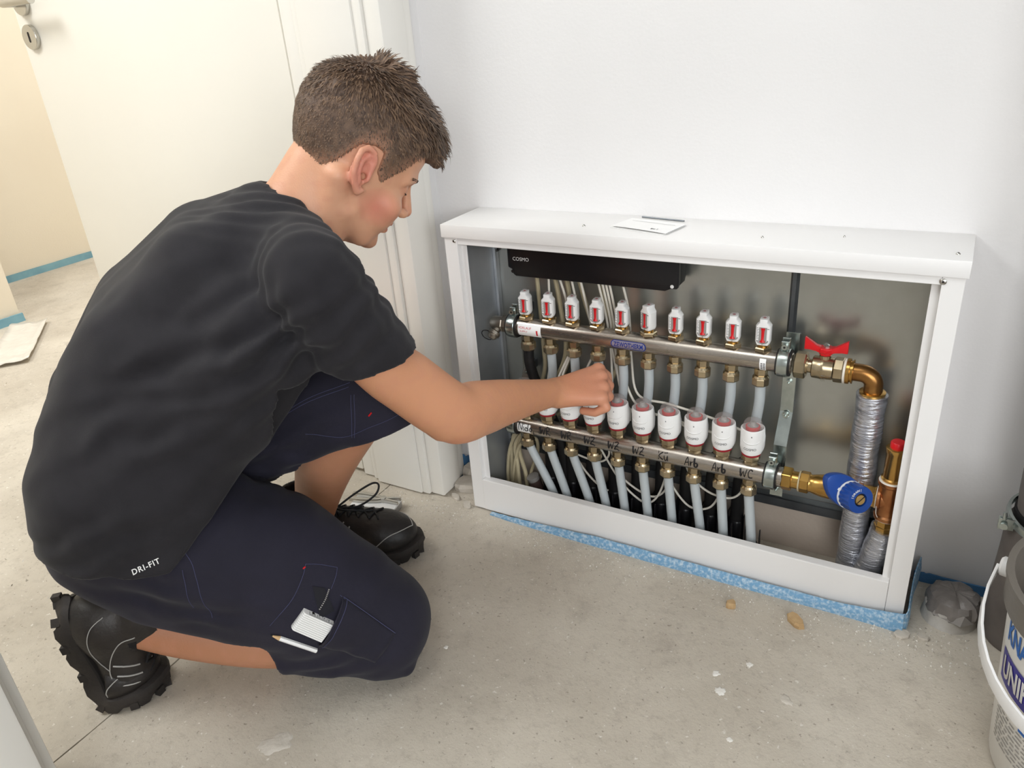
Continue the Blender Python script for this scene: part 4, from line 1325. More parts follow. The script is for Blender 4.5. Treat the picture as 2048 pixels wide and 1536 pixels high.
class Field:
    """signed distance field on an axis-aligned (possibly uneven) grid, meshed with surface nets"""

    def __init__(s, xs, ys, zs):
        s.ax = [np.asarray(t, dtype=np.float32) for t in (xs, ys, zs)]
        s.F = np.full([len(t) for t in s.ax], 1.0, dtype=np.float32)

    def sub(s, lo, hi):
        sl = []
        for a, l, h in zip(s.ax, lo, hi):
            i0, i1 = np.searchsorted(a, l), np.searchsorted(a, h)
            sl.append(slice(max(0, i0 - 1), min(len(a), i1 + 1)))
        g = (s.ax[0][sl[0]][:, None, None], s.ax[1][sl[1]][None, :, None], s.ax[2][sl[2]][None, None, :])
        return tuple(sl), g

    def put(s, lo, hi, fn, k=0.01, mode='u'):
        pad = k + 0.012
        sl, g = s.sub([l - pad for l in lo], [h + pad for h in hi])
        if any(t.stop <= t.start for t in sl):
            return s
        d = fn(*g)
        f = s.F[sl]
        if mode == 'u':
            h = np.maximum(k - np.abs(f - d), 0) / k if k > 0 else 0
            s.F[sl] = np.minimum(f, d) - h * h * k * 0.25
        else:
            d = -d
            h = np.maximum(k - np.abs(f - d), 0) / k if k > 0 else 0
            s.F[sl] = np.maximum(f, d) + h * h * k * 0.25
        return s

    def cone(s, a, b_, ra, rb, k=0.01, mode='u', sq=None):
        a, b_ = np.array(a, np.float32), np.array(b_, np.float32)
        R = max(ra, rb)
        ab = b_ - a
        L2 = float(ab @ ab) + 1e-12

        def fn(x, y, z):
            t = np.clip(((x - a[0]) * ab[0] + (y - a[1]) * ab[1] + (z - a[2]) * ab[2]) / L2, 0, 1)
            dx, dy, dz = x - a[0] - t * ab[0], y - a[1] - t * ab[1], z - a[2] - t * ab[2]
            d2 = dx * dx + dy * dy + dz * dz
            if sq is not None:      # flatten: sq = (direction, factor > 1 thins along it)
                n, f = sq
                q = dx * n[0] + dy * n[1] + dz * n[2]
                d2 = d2 + q * q * (f * f - 1)
            return np.sqrt(d2) - (ra + (rb - ra) * t)
        return s.put(np.minimum(a, b_) - R, np.maximum(a, b_) + R, fn, k, mode)

    def chain(s, pts, k=0.01, mode='u', sq=None):
        """a limb: round cones end to end, joined to the rest with blend k"""
        P_ = [(np.array(a, np.float32), float(r)) for a, r in pts]

        def fn(x, y, z):
            best = None
            for (a, ra), (b_, rb) in zip(P_[:-1], P_[1:]):
                ab = b_ - a
                L2 = float(ab @ ab) + 1e-12
                t = np.clip(((x - a[0]) * ab[0] + (y - a[1]) * ab[1] + (z - a[2]) * ab[2]) / L2, 0, 1)
                dx, dy, dz = x - a[0] - t * ab[0], y - a[1] - t * ab[1], z - a[2] - t * ab[2]
                d2 = dx * dx + dy * dy + dz * dz
                if sq is not None:
                    n, f = sq
                    q = dx * n[0] + dy * n[1] + dz * n[2]
                    d2 = d2 + q * q * (f * f - 1)
                d = np.sqrt(d2) - (ra + (rb - ra) * t)
                best = d if best is None else np.minimum(best, d)
            return best
        lo = np.min([a - r for a, r in P_], 0)
        hi = np.max([a + r for a, r in P_], 0)
        return s.put(lo, hi, fn, k, mode)

    def ell(s, c, r, k=0.01, mode='u', axes=None):
        c = np.array(c, np.float32)
        r = np.array(r, np.float32)
        ax = np.eye(3, dtype=np.float32) if axes is None else np.array(axes, np.float32)
        R = float(r.max())

        def fn(x, y, z):
            dx, dy, dz = x - c[0], y - c[1], z - c[2]
            k0 = k1 = 0
            for i in range(3):
                q = dx * ax[i][0] + dy * ax[i][1] + dz * ax[i][2]
                k0 = k0 + (q / r[i]) ** 2
                k1 = k1 + (q / (r[i] * r[i])) ** 2
            k0, k1 = np.sqrt(k0), np.sqrt(k1) + 1e-9
            return k0 * (k0 - 1) / k1
        return s.put(c - R, c + R, fn, k, mode)

    def cut(s, p, n, k=0.004, lo=(-9, -9, -9), hi=(9, 9, 9)):
        """remove the half-space on the side n points to"""
        p, n = np.array(p, np.float32), np.array(n, np.float32)
        n = n / np.linalg.norm(n)
        return s.put(lo, hi, lambda x, y, z: -((x - p[0]) * n[0] + (y - p[1]) * n[1] + (z - p[2]) * n[2]), k, 's')

    def mesh(s):
        F = s.F
        nx, ny, nzz = F.shape
        ins = F < 0
        c8 = [(i, j, k) for i in (0, 1) for j in (0, 1) for k in (0, 1)]

        def cv(arr, o):
            return arr[o[0]:nx - 1 + o[0], o[1]:ny - 1 + o[1], o[2]:nzz - 1 + o[2]]
        cnt = np.zeros((nx - 1, ny - 1, nzz - 1), np.uint8)
        for o in c8:
            cnt += cv(ins, o)
        act = (cnt > 0) & (cnt < 8)
        I, J, K = np.nonzero(act)
        vid = np.full(act.shape, -1, np.int32)
        vid[I, J, K] = np.arange(len(I))
        val = {o: F[I + o[0], J + o[1], K + o[2]] for o in c8}
        acc = np.zeros((len(I), 3), np.float64)
        n = np.zeros(len(I))
        X, Y, Z = s.ax
        for o in c8:
            for d in range(3):
                if o[d] == 1:
                    continue
                e = list(o)
                e[d] = 1
                e = tuple(e)
                f0, f1 = val[o], val[e]
                m_ = (f0 < 0) != (f1 < 0)
                t = np.where(m_, f0 / np.where(f0 == f1, 1, f0 - f1), 0)
                p0 = [X[I + o[0]], Y[J + o[1]], Z[K + o[2]]]
                p1 = [X[I + e[0]], Y[J + e[1]], Z[K + e[2]]]
                for q in range(3):
                    acc[:, q] += np.where(m_, p0[q] + t * (p1[q] - p0[q]), 0)
                n += m_
        verts = acc / n[:, None]
        quads = []
        # x edges
        for d in range(3):
            sh = [slice(1, nx - 1), slice(1, ny - 1), slice(1, nzz - 1)]
            a = [slice(1, nx - 1), slice(1, ny - 1), slice(1, nzz - 1)]
            b2 = list(a)
            a[d] = slice(0, F.shape[d] - 1)
            b2[d] = slice(1, F.shape[d])
            f0, f1 = ins[tuple(a)], ins[tuple(b2)]
            ch = np.nonzero(f0 != f1)
            base = [c.copy() for c in ch]
            for q in range(3):
                if q != d:
                    base[q] = base[q] + 1
            u, v = [(1, 2), (2, 0), (0, 1)][d]

            def at(du, dv):
                idx = [base[0].copy(), base[1].copy(), base[2].copy()]
                idx[u] += du
                idx[v] += dv
                return vid[idx[0], idx[1], idx[2]]
            q4 = np.stack([at(-1, -1), at(0, -1), at(0, 0), at(-1, 0)], 1)
            fl = ~f0[ch]
            q4[fl] = q4[fl][:, ::-1]
            quads.append(q4)
        quads = np.concatenate(quads)
        quads = quads[(quads >= 0).all(1)]
        return verts, quads


def relax(v, f, it=2, lam=0.5):
    e = np.concatenate([f[:, [0, 1]], f[:, [1, 2]], f[:, [2, 3]], f[:, [3, 0]]])
    e = np.concatenate([e, e[:, ::-1]])
    deg = np.bincount(e[:, 0], minlength=len(v)).astype(float)
    for i in range(it):
        for l in (lam, -lam * 1.04):
            s_ = np.stack([np.bincount(e[:, 0], weights=v[e[:, 1], q], minlength=len(v)) for q in range(3)], 1)
            v = v + l * (s_ / np.maximum(deg, 1)[:, None] - v)
    return v


def vnormals(v, f):
    n = np.cross(v[f[:, 2]] - v[f[:, 0]], v[f[:, 3]] - v[f[:, 1]])
    out = np.stack([sum(np.bincount(f[:, k], weights=n[:, q], minlength=len(v)) for k in range(4)) for q in range(3)], 1)
    return out / (np.linalg.norm(out, axis=1)[:, None] + 1e-12)


_rng = np.random.RandomState(5)
_lat = _rng.rand(32, 32, 32).astype(np.float32) * 2 - 1


def vn(p, scale, seed=0.0):
    """value noise at points p (n,3)"""
    q = p * scale + seed * 7.31
    i = np.floor(q).astype(int)
    t = q - i
    t = t * t * (3 - 2 * t)
    r = 0
    for a in (0, 1):
        for b2 in (0, 1):
            for c2 in (0, 1):
                w_ = (t[:, 0] if a else 1 - t[:, 0]) * (t[:, 1] if b2 else 1 - t[:, 1]) * (t[:, 2] if c2 else 1 - t[:, 2])
                r = r + w_ * _lat[(i[:, 0] + a) % 32, (i[:, 1] + b2) % 32, (i[:, 2] + c2) % 32]
    return r


def seg_d(p, a, b_):
    a, b_ = np.array(a, float), np.array(b_, float)
    ab = b_ - a
    t = np.clip(((p - a) @ ab) / (ab @ ab), 0, 1)
    return np.linalg.norm(p - a - t[:, None] * ab, axis=1), t


def big(islands_v, islands_f):
    """keep the largest connected island"""
    return islands_v, islands_f


def np_obj(name, v, f, mats, parent, colors=None, smooth=True):
    me = bpy.data.meshes.new(name)
    org = np.array(parent['_o'])
    me.vertices.add(len(v))
    me.vertices.foreach_set('co', (v - org).astype(np.float32).ravel())
    me.loops.add(f.size)
    me.loops.foreach_set('vertex_index', f.astype(np.int32).ravel())
    me.polygons.add(len(f))
    me.polygons.foreach_set('loop_start', np.arange(0, f.size, f.shape[1], dtype=np.int32))
    me.polygons.foreach_set('loop_total', np.full(len(f), f.shape[1], np.int32))
    me.update(calc_edges=True)
    me.validate()
    me.polygons.foreach_set('use_smooth', np.full(len(me.polygons), smooth))
    for k in (mats if isinstance(mats, (list, tuple)) else [mats]):
        me.materials.append(M[k])
    if colors is not None:
        at_ = me.color_attributes.new('tint', 'FLOAT_COLOR', 'POINT')
        at_.data.foreach_set('color', np.c_[colors, np.ones(len(v))].astype(np.float32).ravel())
    ob = bpy.data.objects.new(name, me)
    COL.objects.link(ob)
    ob.parent = parent
    ob['_o'] = tuple(parent['_o'])
    return ob


def grid(lo, hi, step):
    return [np.arange(l, h + step, step) for l, h in zip(lo, hi)]


def uneven(lo, hi, fines, fine, coarse):
    t, out = lo, []
    while t < hi:
        out.append(t)
        t += fine if any(a <= t <= b_ for a, b_ in fines) else coarse
    return np.array(out)


# ---------------------------------------------------------------- materials of the figure
def attr_mat(name, rough, sss=0.0, bump=0.0, bscale=300, extra=None):
    m = mat(name, (200, 150, 120), rough, bump=bump, bscale=bscale, sss=sss)
    nt_ = m.node_tree
    a = nt_.nodes.new('ShaderNodeAttribute')
    a.attribute_name = 'tint'
    nt_.links.new(a.outputs['Color'], nt_.nodes['Principled BSDF'].inputs['Base Color'])
    return m


M['skin'] = attr_mat('skin', 0.48, sss=0.12, bump=0.10, bscale=420)
M['hair'] = attr_mat('hair', 0.55, bump=0.3, bscale=500)
M['tee'] = mat('black_jersey', (28, 26, 30), 0.9, col2=(33, 31, 35), nscale=30, bump=0.12, bscale=700, sheen=0.06)
M['navy'] = mat('navy_workwear', (25, 23, 37), 0.86, col2=(31, 29, 45), nscale=9, bump=0.2, bscale=900, sheen=0.05)
M['navy_dark'] = mat('dark_pocket_cloth', (24, 23, 30), 0.85, bump=0.15, bscale=900)
M['stitch'] = mat('blue_grey_stitching', (70, 72, 104), 0.8)
M['sock'] = mat('black_sock', (17, 16, 19), 0.9, bump=0.3, bscale=500)
M['leather'] = mat('worn_black_leather', (32, 29, 28), 0.48, col2=(56, 50, 46), nscale=14, contrast=(0.4, 0.75), bump=0.25, bscale=120)
M['rubber'] = mat('dusty_black_rubber', (36, 32, 30), 0.7, col2=(62, 56, 52), nscale=10, contrast=(0.4, 0.8), bump=0.3, bscale=150)
M['lace'] = mat('black_lace', (22, 22, 24), 0.7)
M['piping'] = mat('silver_piping', (168, 166, 162), 0.4)
M['eye'] = mat('eye_white', (228, 220, 214), 0.15)
M['lash'] = mat('dark_lash', (62, 42, 32), 0.7)
M['lip'] = mat('lip', (196, 118, 108), 0.4, sss=0.1)

man = thing('person', 'man in black t-shirt and navy work shorts kneeling, his right hand on an actuator', 'person', (-0.15, -0.62, 0.0))

# ---------------------------------------------------------------- skeleton (metres, world)
Lf = np.array([-0.75, 0.66, 0.0])                 # his left
ARM = [((0.1239, -0.5916, 0.6700), 0.052), ((0.1574, -0.5378, 0.548), 0.0435), ((0.1742, -0.5027, 0.4993), 0.0450), ((0.2040, -0.4456, 0.4286), 0.0455)]
FORE = [((0.2040, -0.4456, 0.4286), 0.0455), ((0.2110, -0.3900, 0.4085), 0.0440), ((0.2185, -0.3277, 0.3906), 0.0380), ((0.2291, -0.2562, 0.3690), 0.0300), ((0.2430, -0.2000, 0.3535), 0.0245)]
SHANK_R = [((0.100, -0.580, 0.068), 0.052), ((0.03, -0.622, 0.076), 0.054), ((-0.06, -0.682, 0.084), 0.050), ((-0.15, -0.745, 0.110), 0.041), ((-0.225, -0.795, 0.145), 0.034)]
THIGH_R = [((-0.19, -0.757, 0.34), 0.095), ((-0.03, -0.66, 0.225), 0.082), ((0.100, -0.580, 0.080), 0.058)]
KNEE_L = (0.044, -0.447, 0.437)
SHANK_L = [(KNEE_L, 0.050), ((-0.005, -0.438, 0.375), 0.050), ((-0.068, -0.446, 0.30), 0.0540), ((-0.135, -0.426, 0.20), 0.0455), ((-0.192, -0.400, 0.105), 0.0355)]
THIGH_L = [((-0.336, -0.62, 0.33), 0.085), ((-0.14, -0.53, 0.385), 0.072), (KNEE_L, 0.062)]
TORSO = [(A3(-0.262, -0.70, 0.25), 0.075, 0.090), (A3(-0.268, -0.70, 0.36), 0.075, 0.094), (A3(-0.250, -0.670, 0.46), 0.075, 0.102),
         (A3(-0.20, -0.615, 0.57), 0.083, 0.096), (A3(-0.125, -0.55, 0.66), 0.083, 0.079), (A3(-0.06, -0.49, 0.705), 0.060, 0.052)]
# head frame
H0 = np.array([0.026, -0.386, 0.776])
HX, HY, HZ = np.array([0.427, 0.655, -0.623]), np.array([-0.822, 0.568, 0.033]), np.array([0.375, 0.498, 0.781])


def hp(x, y, z):
    return H0 + HX * x + HY * y + HZ * z


zt = [-0.100, -0.094, -0.085, -0.07, -0.05, -0.03, 0.0, 0.02, 0.035, 0.06, 0.09, 0.110, 0.125, 0.134, 0.139]
t_xf = [0.055, 0.076, 0.084, 0.0845, 0.0865, 0.0885, 0.0865, 0.0870, 0.0925, 0.0945, 0.088, 0.070, 0.042, 0.018, -0.005]
t_xb = [0.030, 0.022, 0.012, 0.000, -0.035, -0.068, -0.086, -0.094, -0.098, -0.098, -0.086, -0.068, -0.046, -0.028, -0.015]
t_w = [0.012, 0.026, 0.036, 0.046, 0.0535, 0.060, 0.0680, 0.0710, 0.0730, 0.0740, 0.0675, 0.056, 0.040, 0.024, 0.008]


def head_local(x, y, z):
    dx, dy, dz = x - H0[0], y - H0[1], z - H0[2]
    return (dx * HX[0] + dy * HX[1] + dz * HX[2], dx * HY[0] + dy * HY[1] + dz * HY[2], dx * HZ[0] + dy * HZ[1] + dz * HZ[2])


def head_sdf(x, y, z):
    lx_, ly_, lz_ = head_local(x, y, z)
    xf, xb, w_ = np.interp(lz_, zt, t_xf), np.interp(lz_, zt, t_xb), np.interp(lz_, zt, t_w)
    xc, hx = (xf + xb) / 2, np.maximum((xf - xb) / 2, 0.004)
    n = ((np.abs(lx_ - xc) / hx) ** 2.25 + (np.abs(ly_) / w_) ** 2.25) ** (1 / 2.25)
    d = (n - 1) * np.minimum(hx, w_)
    d = np.maximum(d, lz_ - 0.139)
    return np.maximum(d, -0.100 - lz_).astype(np.float32)


def limb(ch, n=5):
    P_ = smooth_path([(*a[:3],) for a, r in ch], n)
    R2 = smooth_path([(r, 0, 0) for a, r in ch], n)
    return [(tuple(p), q.x) for p, q in zip(P_, R2)]


# ---------------------------------------------------------------- body: one continuous surface
bx = uneven(-0.47, 0.365, [(-0.09, 0.345)], 0.0026, 0.0062)
by = uneven(-0.92, -0.05, [(-0.50, -0.065)], 0.0026, 0.0062)
bz = uneven(0.005, 0.95, [(0.285, 0.392), (0.66, 0.93)], 0.0026, 0.0062)
B_ = Field(bx, by, bz)
for s_ in (-1, 1):
    B_.chain([(c + Lf * w_ * s_, r - 0.026) for c, w_, r in TORSO], 0.03)
B_.chain([(c, r - 0.022) for c, w_, r in TORSO], 0.03)
B_.chain(limb(ARM + FORE[1:], 6), 0.012)
B_.cone((-0.05, -0.485, 0.70), (0.110, -0.585, 0.672), 0.045, 0.045, 0.03)
B_.cone((-0.05, -0.485, 0.70), (-0.140, -0.365, 0.672), 0.045, 0.045, 0.03)
B_.cone((0.2005, -0.4475, 0.4150), (0.2040, -0.4440, 0.4085), 0.030, 0.020, 0.02)     # point of the elbow
B_.chain(limb(THIGH_R), 0.02)
B_.chain(limb(SHANK_R), 0.02)
B_.chain(limb(THIGH_L), 0.02)
B_.chain(limb(SHANK_L), 0.02)
B_.cone((-0.225, -0.795, 0.145), (-0.262, -0.812, 0.12), 0.034, 0.034, 0.02)
B_.cone((-0.262, -0.812, 0.12), (-0.245, -0.800, 0.045), 0.030, 0.030, 0.02)
B_.cone((-0.192, -0.400, 0.105), (-0.215, -0.392, 0.06), 0.031, 0.027, 0.01)
B_.cone((-0.215, -0.392, 0.055), (-0.09, -0.339, 0.045), 0.027, 0.024, 0.01)
# left arm, resting on the raised knee (behind the torso)
B_.chain([((-0.14, -0.365, 0.665), 0.050), ((-0.135, -0.29, 0.55), 0.043), ((-0.13, -0.225, 0.44), 0.040)], 0.012)
B_.chain([((-0.13, -0.225, 0.44), 0.040), ((-0.08, -0.28, 0.462), 0.039), ((-0.005, -0.365, 0.487), 0.026)], 0.012)
LH = [((-0.005, -0.365, 0.487), 0.024)]
for q, (bx_, by_, bz_, tx_, ty_, tz_) in enumerate(((0.050, -0.395, 0.512, 0.098, -0.418, 0.492), (0.048, -0.412, 0.516, 0.102, -0.436, 0.494), (0.042, -0.430, 0.514, 0.096, -0.454, 0.494), (0.034, -0.446, 0.508, 0.080, -0.474, 0.490))):
    B_.cone((-0.003, -0.372 - q * 0.004, 0.490), (bx_, by_, bz_), 0.017, 0.0105, 0.008)
    m_ = ((bx_ + tx_) / 2, (by_ + ty_) / 2, (bz_ + tz_) / 2 + 0.006)
    B_.chain([((bx_, by_, bz_), 0.0098), (m_, 0.0088), ((tx_, ty_, tz_), 0.0075)], 0.003)
B_.chain([((0.0, -0.36, 0.486), 0.015), ((0.040, -0.365, 0.485), 0.0105), ((0.066, -0.372, 0.470), 0.009)], 0.005)
# right hand: palm, knuckles, four fingers closed round the dome, thumb on the far side
Wp = (0.2470, -0.1892, 0.3500)
MC = {'i': (0.2880, -0.1010, 0.3620), 'm': (0.3000, -0.1165, 0.3560), 'r': (0.3110, -0.1345, 0.3450), 'p': (0.3160, -0.1530, 0.3335)}
for q, (k_, mcp) in enumerate(MC.items()):
    st_ = (Wp[0] + 0.004 * q - 0.004, Wp[1] - 0.0035 * q + 0.005, Wp[2] - 0.003 * q + 0.004)
    B_.cone(st_, mcp, 0.0190, 0.0118, 0.010)
    B_.ell((mcp[0], mcp[1], mcp[2] + 0.001), (0.0122, 0.0122, 0.0122), 0.005)
B_.cone((0.262, -0.168, 0.340), (0.292, -0.142, 0.332), 0.0165, 0.0135, 0.010)     # heel of the hand
FG = {'i': [(MC['i'], 0.0108), ((0.2960, -0.0820, 0.3430), 0.0092), ((0.2975, -0.0790, 0.3215), 0.0082), ((0.2945, -0.0830, 0.3040), 0.0074)],
      'm': [(MC['m'], 0.0108), ((0.3085, -0.1010, 0.3340), 0.0094), ((0.3020, -0.0990, 0.3150), 0.0083), ((0.2920, -0.1030, 0.3040), 0.0075)],
      'r': [(MC['r'], 0.0104), ((0.3180, -0.1240, 0.3240), 0.0090), ((0.3030, -0.1200, 0.3095), 0.0080), ((0.2870, -0.1180, 0.3060), 0.0073)],
      'p': [(MC['p'], 0.0098), ((0.3255, -0.1550, 0.3180), 0.0086), ((0.3060, -0.1600, 0.3065), 0.0079), ((0.2830, -0.1610, 0.3060), 0.0072)]}
for k_, ch in FG.items():
    B_.chain(ch, 0.0022)
B_.chain([((0.2440, -0.1800, 0.3420), 0.0165), ((0.2400, -0.1350, 0.3300), 0.0125), ((0.2430, -0.1080, 0.3170), 0.0102), ((0.2452, -0.0890, 0.3050), 0.0085)], 0.008)
# neck
B_.cone((-0.035, -0.462, 0.690), hp(-0.026, 0, -0.025), 0.058, 0.051, 0.018)
B_.cone((-0.020, -0.452, 0.700), hp(0.000, 0, -0.045), 0.052, 0.050, 0.018)
B_.cone((-0.055, -0.478, 0.69), hp(-0.042, 0, -0.030), 0.046, 0.040, 0.02)
for s_ in (-1, 1):
    B_.cone(hp(-0.025, 0.060 * s_, -0.02), (0.015 + Lf[0] * 0.02 * s_, -0.435 + Lf[1] * 0.02 * s_, 0.690), 0.017, 0.014, 0.02)   # sternomastoid
# head
B_.put(H0 - 0.15, H0 + 0.15, head_sdf, 0.008)
HA = [HX, HY, HZ]
# brow ridge, nose, cheeks, lips, chin
for s_ in (-1, 1):
    B_.chain([(hp(0.0865, 0.012 * s_, 0.026), 0.008), (hp(0.0830, 0.030 * s_, 0.029), 0.008), (hp(0.070, 0.047 * s_, 0.024), 0.007)], 0.012)
    B_.ell(hp(0.0865, 0.031 * s_, 0.012), (0.013, 0.0165, 0.0115), 0.010, 's', HA)                 # eye socket
    B_.ell(hp(0.0720, 0.0315 * s_, 0.0115), (0.0128, 0.0142, 0.0128), 0.004, 'u', HA)               # lid over the eye
    B_.ell(hp(0.066, 0.043 * s_, -0.022), (0.020, 0.020, 0.018), 0.020, 'u', HA)                    # cheek
    B_.ell(hp(0.064, 0.030 * s_, -0.045), (0.018, 0.020, 0.016), 0.020, 'u', HA)
B_.chain([(hp(0.0880, 0, 0.028), 0.0062), (hp(0.098, 0, 0.008), 0.0070), (hp(0.1115, 0, -0.0150), 0.0092)], 0.008)
for s_ in (-1, 1):
    B_.ell(hp(0.1010, 0.0125 * s_, -0.0205), (0.0115, 0.0070, 0.0078), 0.006, 'u', HA)
    B_.ell(hp(0.1045, 0.0072 * s_, -0.0275), (0.0050, 0.0032, 0.0030), 0.002, 's', HA)
B_.chain([(hp(0.0800, 0.022, -0.0445), 0.0045), (hp(0.0935, 0.009, -0.0425), 0.0062), (hp(0.0950, 0, -0.0430), 0.0062), (hp(0.0935, -0.009, -0.0425), 0.0062), (hp(0.0800, -0.022, -0.0445), 0.0045)], 0.006)
B_.chain([(hp(0.0790, 0.021, -0.0505), 0.0045), (hp(0.0905, 0.009, -0.0555), 0.0066), (hp(0.0915, 0, -0.0560), 0.0068), (hp(0.0905, -0.009, -0.0555), 0.0066), (hp(0.0790, -0.021, -0.0505), 0.0045)], 0.006)
B_.chain([(hp(0.0840, 0.027, -0.0450), 0.0016), (hp(0.0960, 0.012, -0.0490), 0.0020), (hp(0.1000, 0, -0.0495), 0.0022), (hp(0.0960, -0.012, -0.0490), 0.0020), (hp(0.0840, -0.027, -0.0450), 0.0016)], 0.003, 's')
B_.ell(hp(0.0800, 0, -0.0820), (0.0135, 0.018, 0.0130), 0.014, 'u', HA)
B_.chain([(hp(0.015, 0.052, -0.055), 0.014), (hp(0.055, 0.034, -0.083), 0.012)], 0.016)
B_.chain([(hp(0.015, -0.052, -0.055), 0.014), (hp(0.055, -0.034, -0.083), 0.012)], 0.016)
# ears
for s_ in (-1, 1):
    def ep(x, z, y):
        return hp(x * 0.88 - 0.002 - z * 0.18, s_ * (0.0745 + (y - 0.0745) * 0.8), z * 0.92 + 0.003)
    B_.ell(ep(-0.002, 0.002, 0.0745), (0.0165, 0.0050, 0.0270), 0.004, 'u', HA)
    B_.ell(ep(0.000, -0.002, 0.0815), (0.0100, 0.0070, 0.0150), 0.003, 's', HA)
    B_.chain([(ep(0.012, 0.006, 0.075), 0.0036), (ep(0.0145, 0.020, 0.077), 0.0040), (ep(0.008, 0.0325, 0.080), 0.0042), (ep(-0.005, 0.0345, 0.083), 0.0044), (ep(-0.0150, 0.026, 0.0865), 0.0045), (ep(-0.0185, 0.010, 0.0885), 0.0044),
              (ep(-0.0165, -0.008, 0.087), 0.0042), (ep(-0.0095, -0.022, 0.083), 0.0044), (ep(0.000, -0.031, 0.0785), 0.0056), (ep(0.0075, -0.026, 0.0755), 0.0042)], 0.003)
    B_.chain([(ep(0.002, 0.025, 0.079), 0.0030), (ep(-0.0075, 0.014, 0.082), 0.0032), (ep(-0.0080, -0.004, 0.082), 0.0032), (ep(-0.002, -0.016, 0.080), 0.0034)], 0.003)
    B_.ell(ep(0.0105, -0.006, 0.0775), (0.0040, 0.0042, 0.0062), 0.003, 'u', HA)
    B_.ell(ep(0.0035, -0.006, 0.0755), (0.0038, 0.0080, 0.0058), 0.002, 's', HA)
v, f = B_.mesh()
v = relax(v, f, 2)
# skin colour: warmer where blood shows (ear, cheek, elbow, knuckles), browner on limbs
def lc(c):
    return np.array(lin(c)[:3])


base = np.tile(lc((214, 160, 128)), (len(v), 1))


def tint(col, w_):
    global base
    base = base * (1 - w_[:, None]) + lc(col) * w_[:, None]


leg = np.minimum(*[np.min([seg_d(v, a[0], b_[0])[0] for a, b_ in zip(S[:-1], S[1:])], 0) for S in (SHANK_R, SHANK_L)])
tint((178, 122, 90), np.clip(1.6 - leg / 0.06, 0, 1))
armd = np.min([seg_d(v, a[0], b_[0])[0] for S in (ARM, FORE) for a, b_ in zip(S[:-1], S[1:])], 0)
tint((205, 146, 110), np.clip(1.8 - armd / 0.05, 0, 1))
tint((206, 126, 100), np.clip(1 - np.linalg.norm(v - np.array((0.203, -0.450, 0.398)), axis=1) / 0.040, 0, 1) ** 0.8 * 0.8)
tint((204, 132, 104), np.clip(1 - np.linalg.norm(v - np.array((0.295, -0.130, 0.335)), axis=1) / 0.085, 0, 1) ** 0.5 * 0.75)
hl = np.stack(head_local(v[:, 0], v[:, 1], v[:, 2]), 1)
hd_ = np.linalg.norm(hl, axis=1) < 0.19
for s_ in (-1, 1):
    e_ = np.linalg.norm((hl - np.array((-0.004, 0.082 * s_, 0.006))) / np.array((0.024, 0.016, 0.038)), axis=1)
    tint((214, 132, 116), np.clip(1.15 - e_, 0, 0.6) / 0.6 * 0.75 * hd_)
    e_ = np.linalg.norm((hl - np.array((0.050, 0.058 * s_, -0.030))) / np.array((0.036, 0.030, 0.030)), axis=1)
    tint((212, 124, 104), np.clip(1 - e_, 0, 1) ** 0.7 * 0.8 * hd_)
    e_ = np.linalg.norm((hl - np.array((0.072, 0.0315 * s_, 0.008))) / np.array((0.020, 0.018, 0.010)), axis=1)
    tint((186, 120, 98), np.clip(1.2 - e_, 0, 1) * 0.5 * hd_)
e_ = np.linalg.norm((hl - np.array((0.112, 0, -0.018))) / np.array((0.018, 0.016, 0.016)), axis=1)
tint((218, 140, 120), np.clip(1 - e_, 0, 1) * 0.7)
e_ = np.linalg.norm((hl - np.array((0.096, 0, -0.050))) / np.array((0.016, 0.024, 0.0115)), axis=1)
tint((190, 104, 96), np.clip((1 - e_) * 3, 0, 1) * 0.75)
e_ = np.linalg.norm((hl - np.array((0.080, 0, -0.085))) / np.array((0.03, 0.04, 0.03)), axis=1)
tint((200, 140, 112), np.clip(1 - e_, 0, 1) * 0.6)
for m_ in ((-0.055, -0.055, -0.022), (0.022, -0.057, -0.068)):
    tint((120, 70, 52), np.clip(2 - np.linalg.norm(hl - np.array(m_), axis=1) / 0.0028, 0, 1) * 0.0)
tint((198, 138, 112), np.clip(vn(v, 90.0) * 0.5, 0, 0.25))
body = np_obj('body', v, f, 'skin', man, base)

# eyes, lashes, brows
for s_ in (-1, 1):
    MB().lathe(hp(0.0720 - 0.0112, 0.0315 * s_, 0.0100), HX, [(0.0001, 0), (0.007, 0.0018), (0.0108, 0.0075), (0.0112, 0.0112), (0.0108, 0.015), (0.007, 0.0206), (0.0001, 0.0224)], 18).build('eye', 'eye', man)
    pts = [hp(0.0720 + 0.0118 * math.cos(a) + 0.0012, 0.0315 * s_ + 0.0142 * math.sin(a), 0.0085 - 0.0022 * math.cos(a)) for a in [R_(-58 + 116 * k / 8) for k in range(9)]]
    MB().tube(pts, [0.0006 + 0.0007 * math.sin(math.pi * k / 8) for k in range(9)], 6).build('eyelashes', 'lash', man)
    eb = MB()
    for k in range(26):
        u = k / 25
        c_ = V(hp(0.0965 - 0.020 * u * u, (0.010 + 0.040 * u) * s_, 0.0275 + 0.005 * math.sin(u * 2.2)))
        d_ = V(HY * s_ * 0.007 + HZ * (0.004 - 0.006 * u) - HX * 0.003 * u)
        for j in range(2):
            o_ = V(HZ * 0.0022 * (j - 0.5) + HX * 0.0004 * random.uniform(-1, 1))
            eb.tube([c_ + o_, c_ + o_ + d_ * 0.5 + V(HX * 0.0006), c_ + o_ + d_], [0.0004, 0.0004, 0.0001], 4)
    eb.build('eyebrow', 'lash', man)

# ---------------------------------------------------------------- hair
hg = [np.arange(H0[i] - 0.19, H0[i] + 0.19, 0.0032) for i in range(3)]
Hf = Field(*hg)


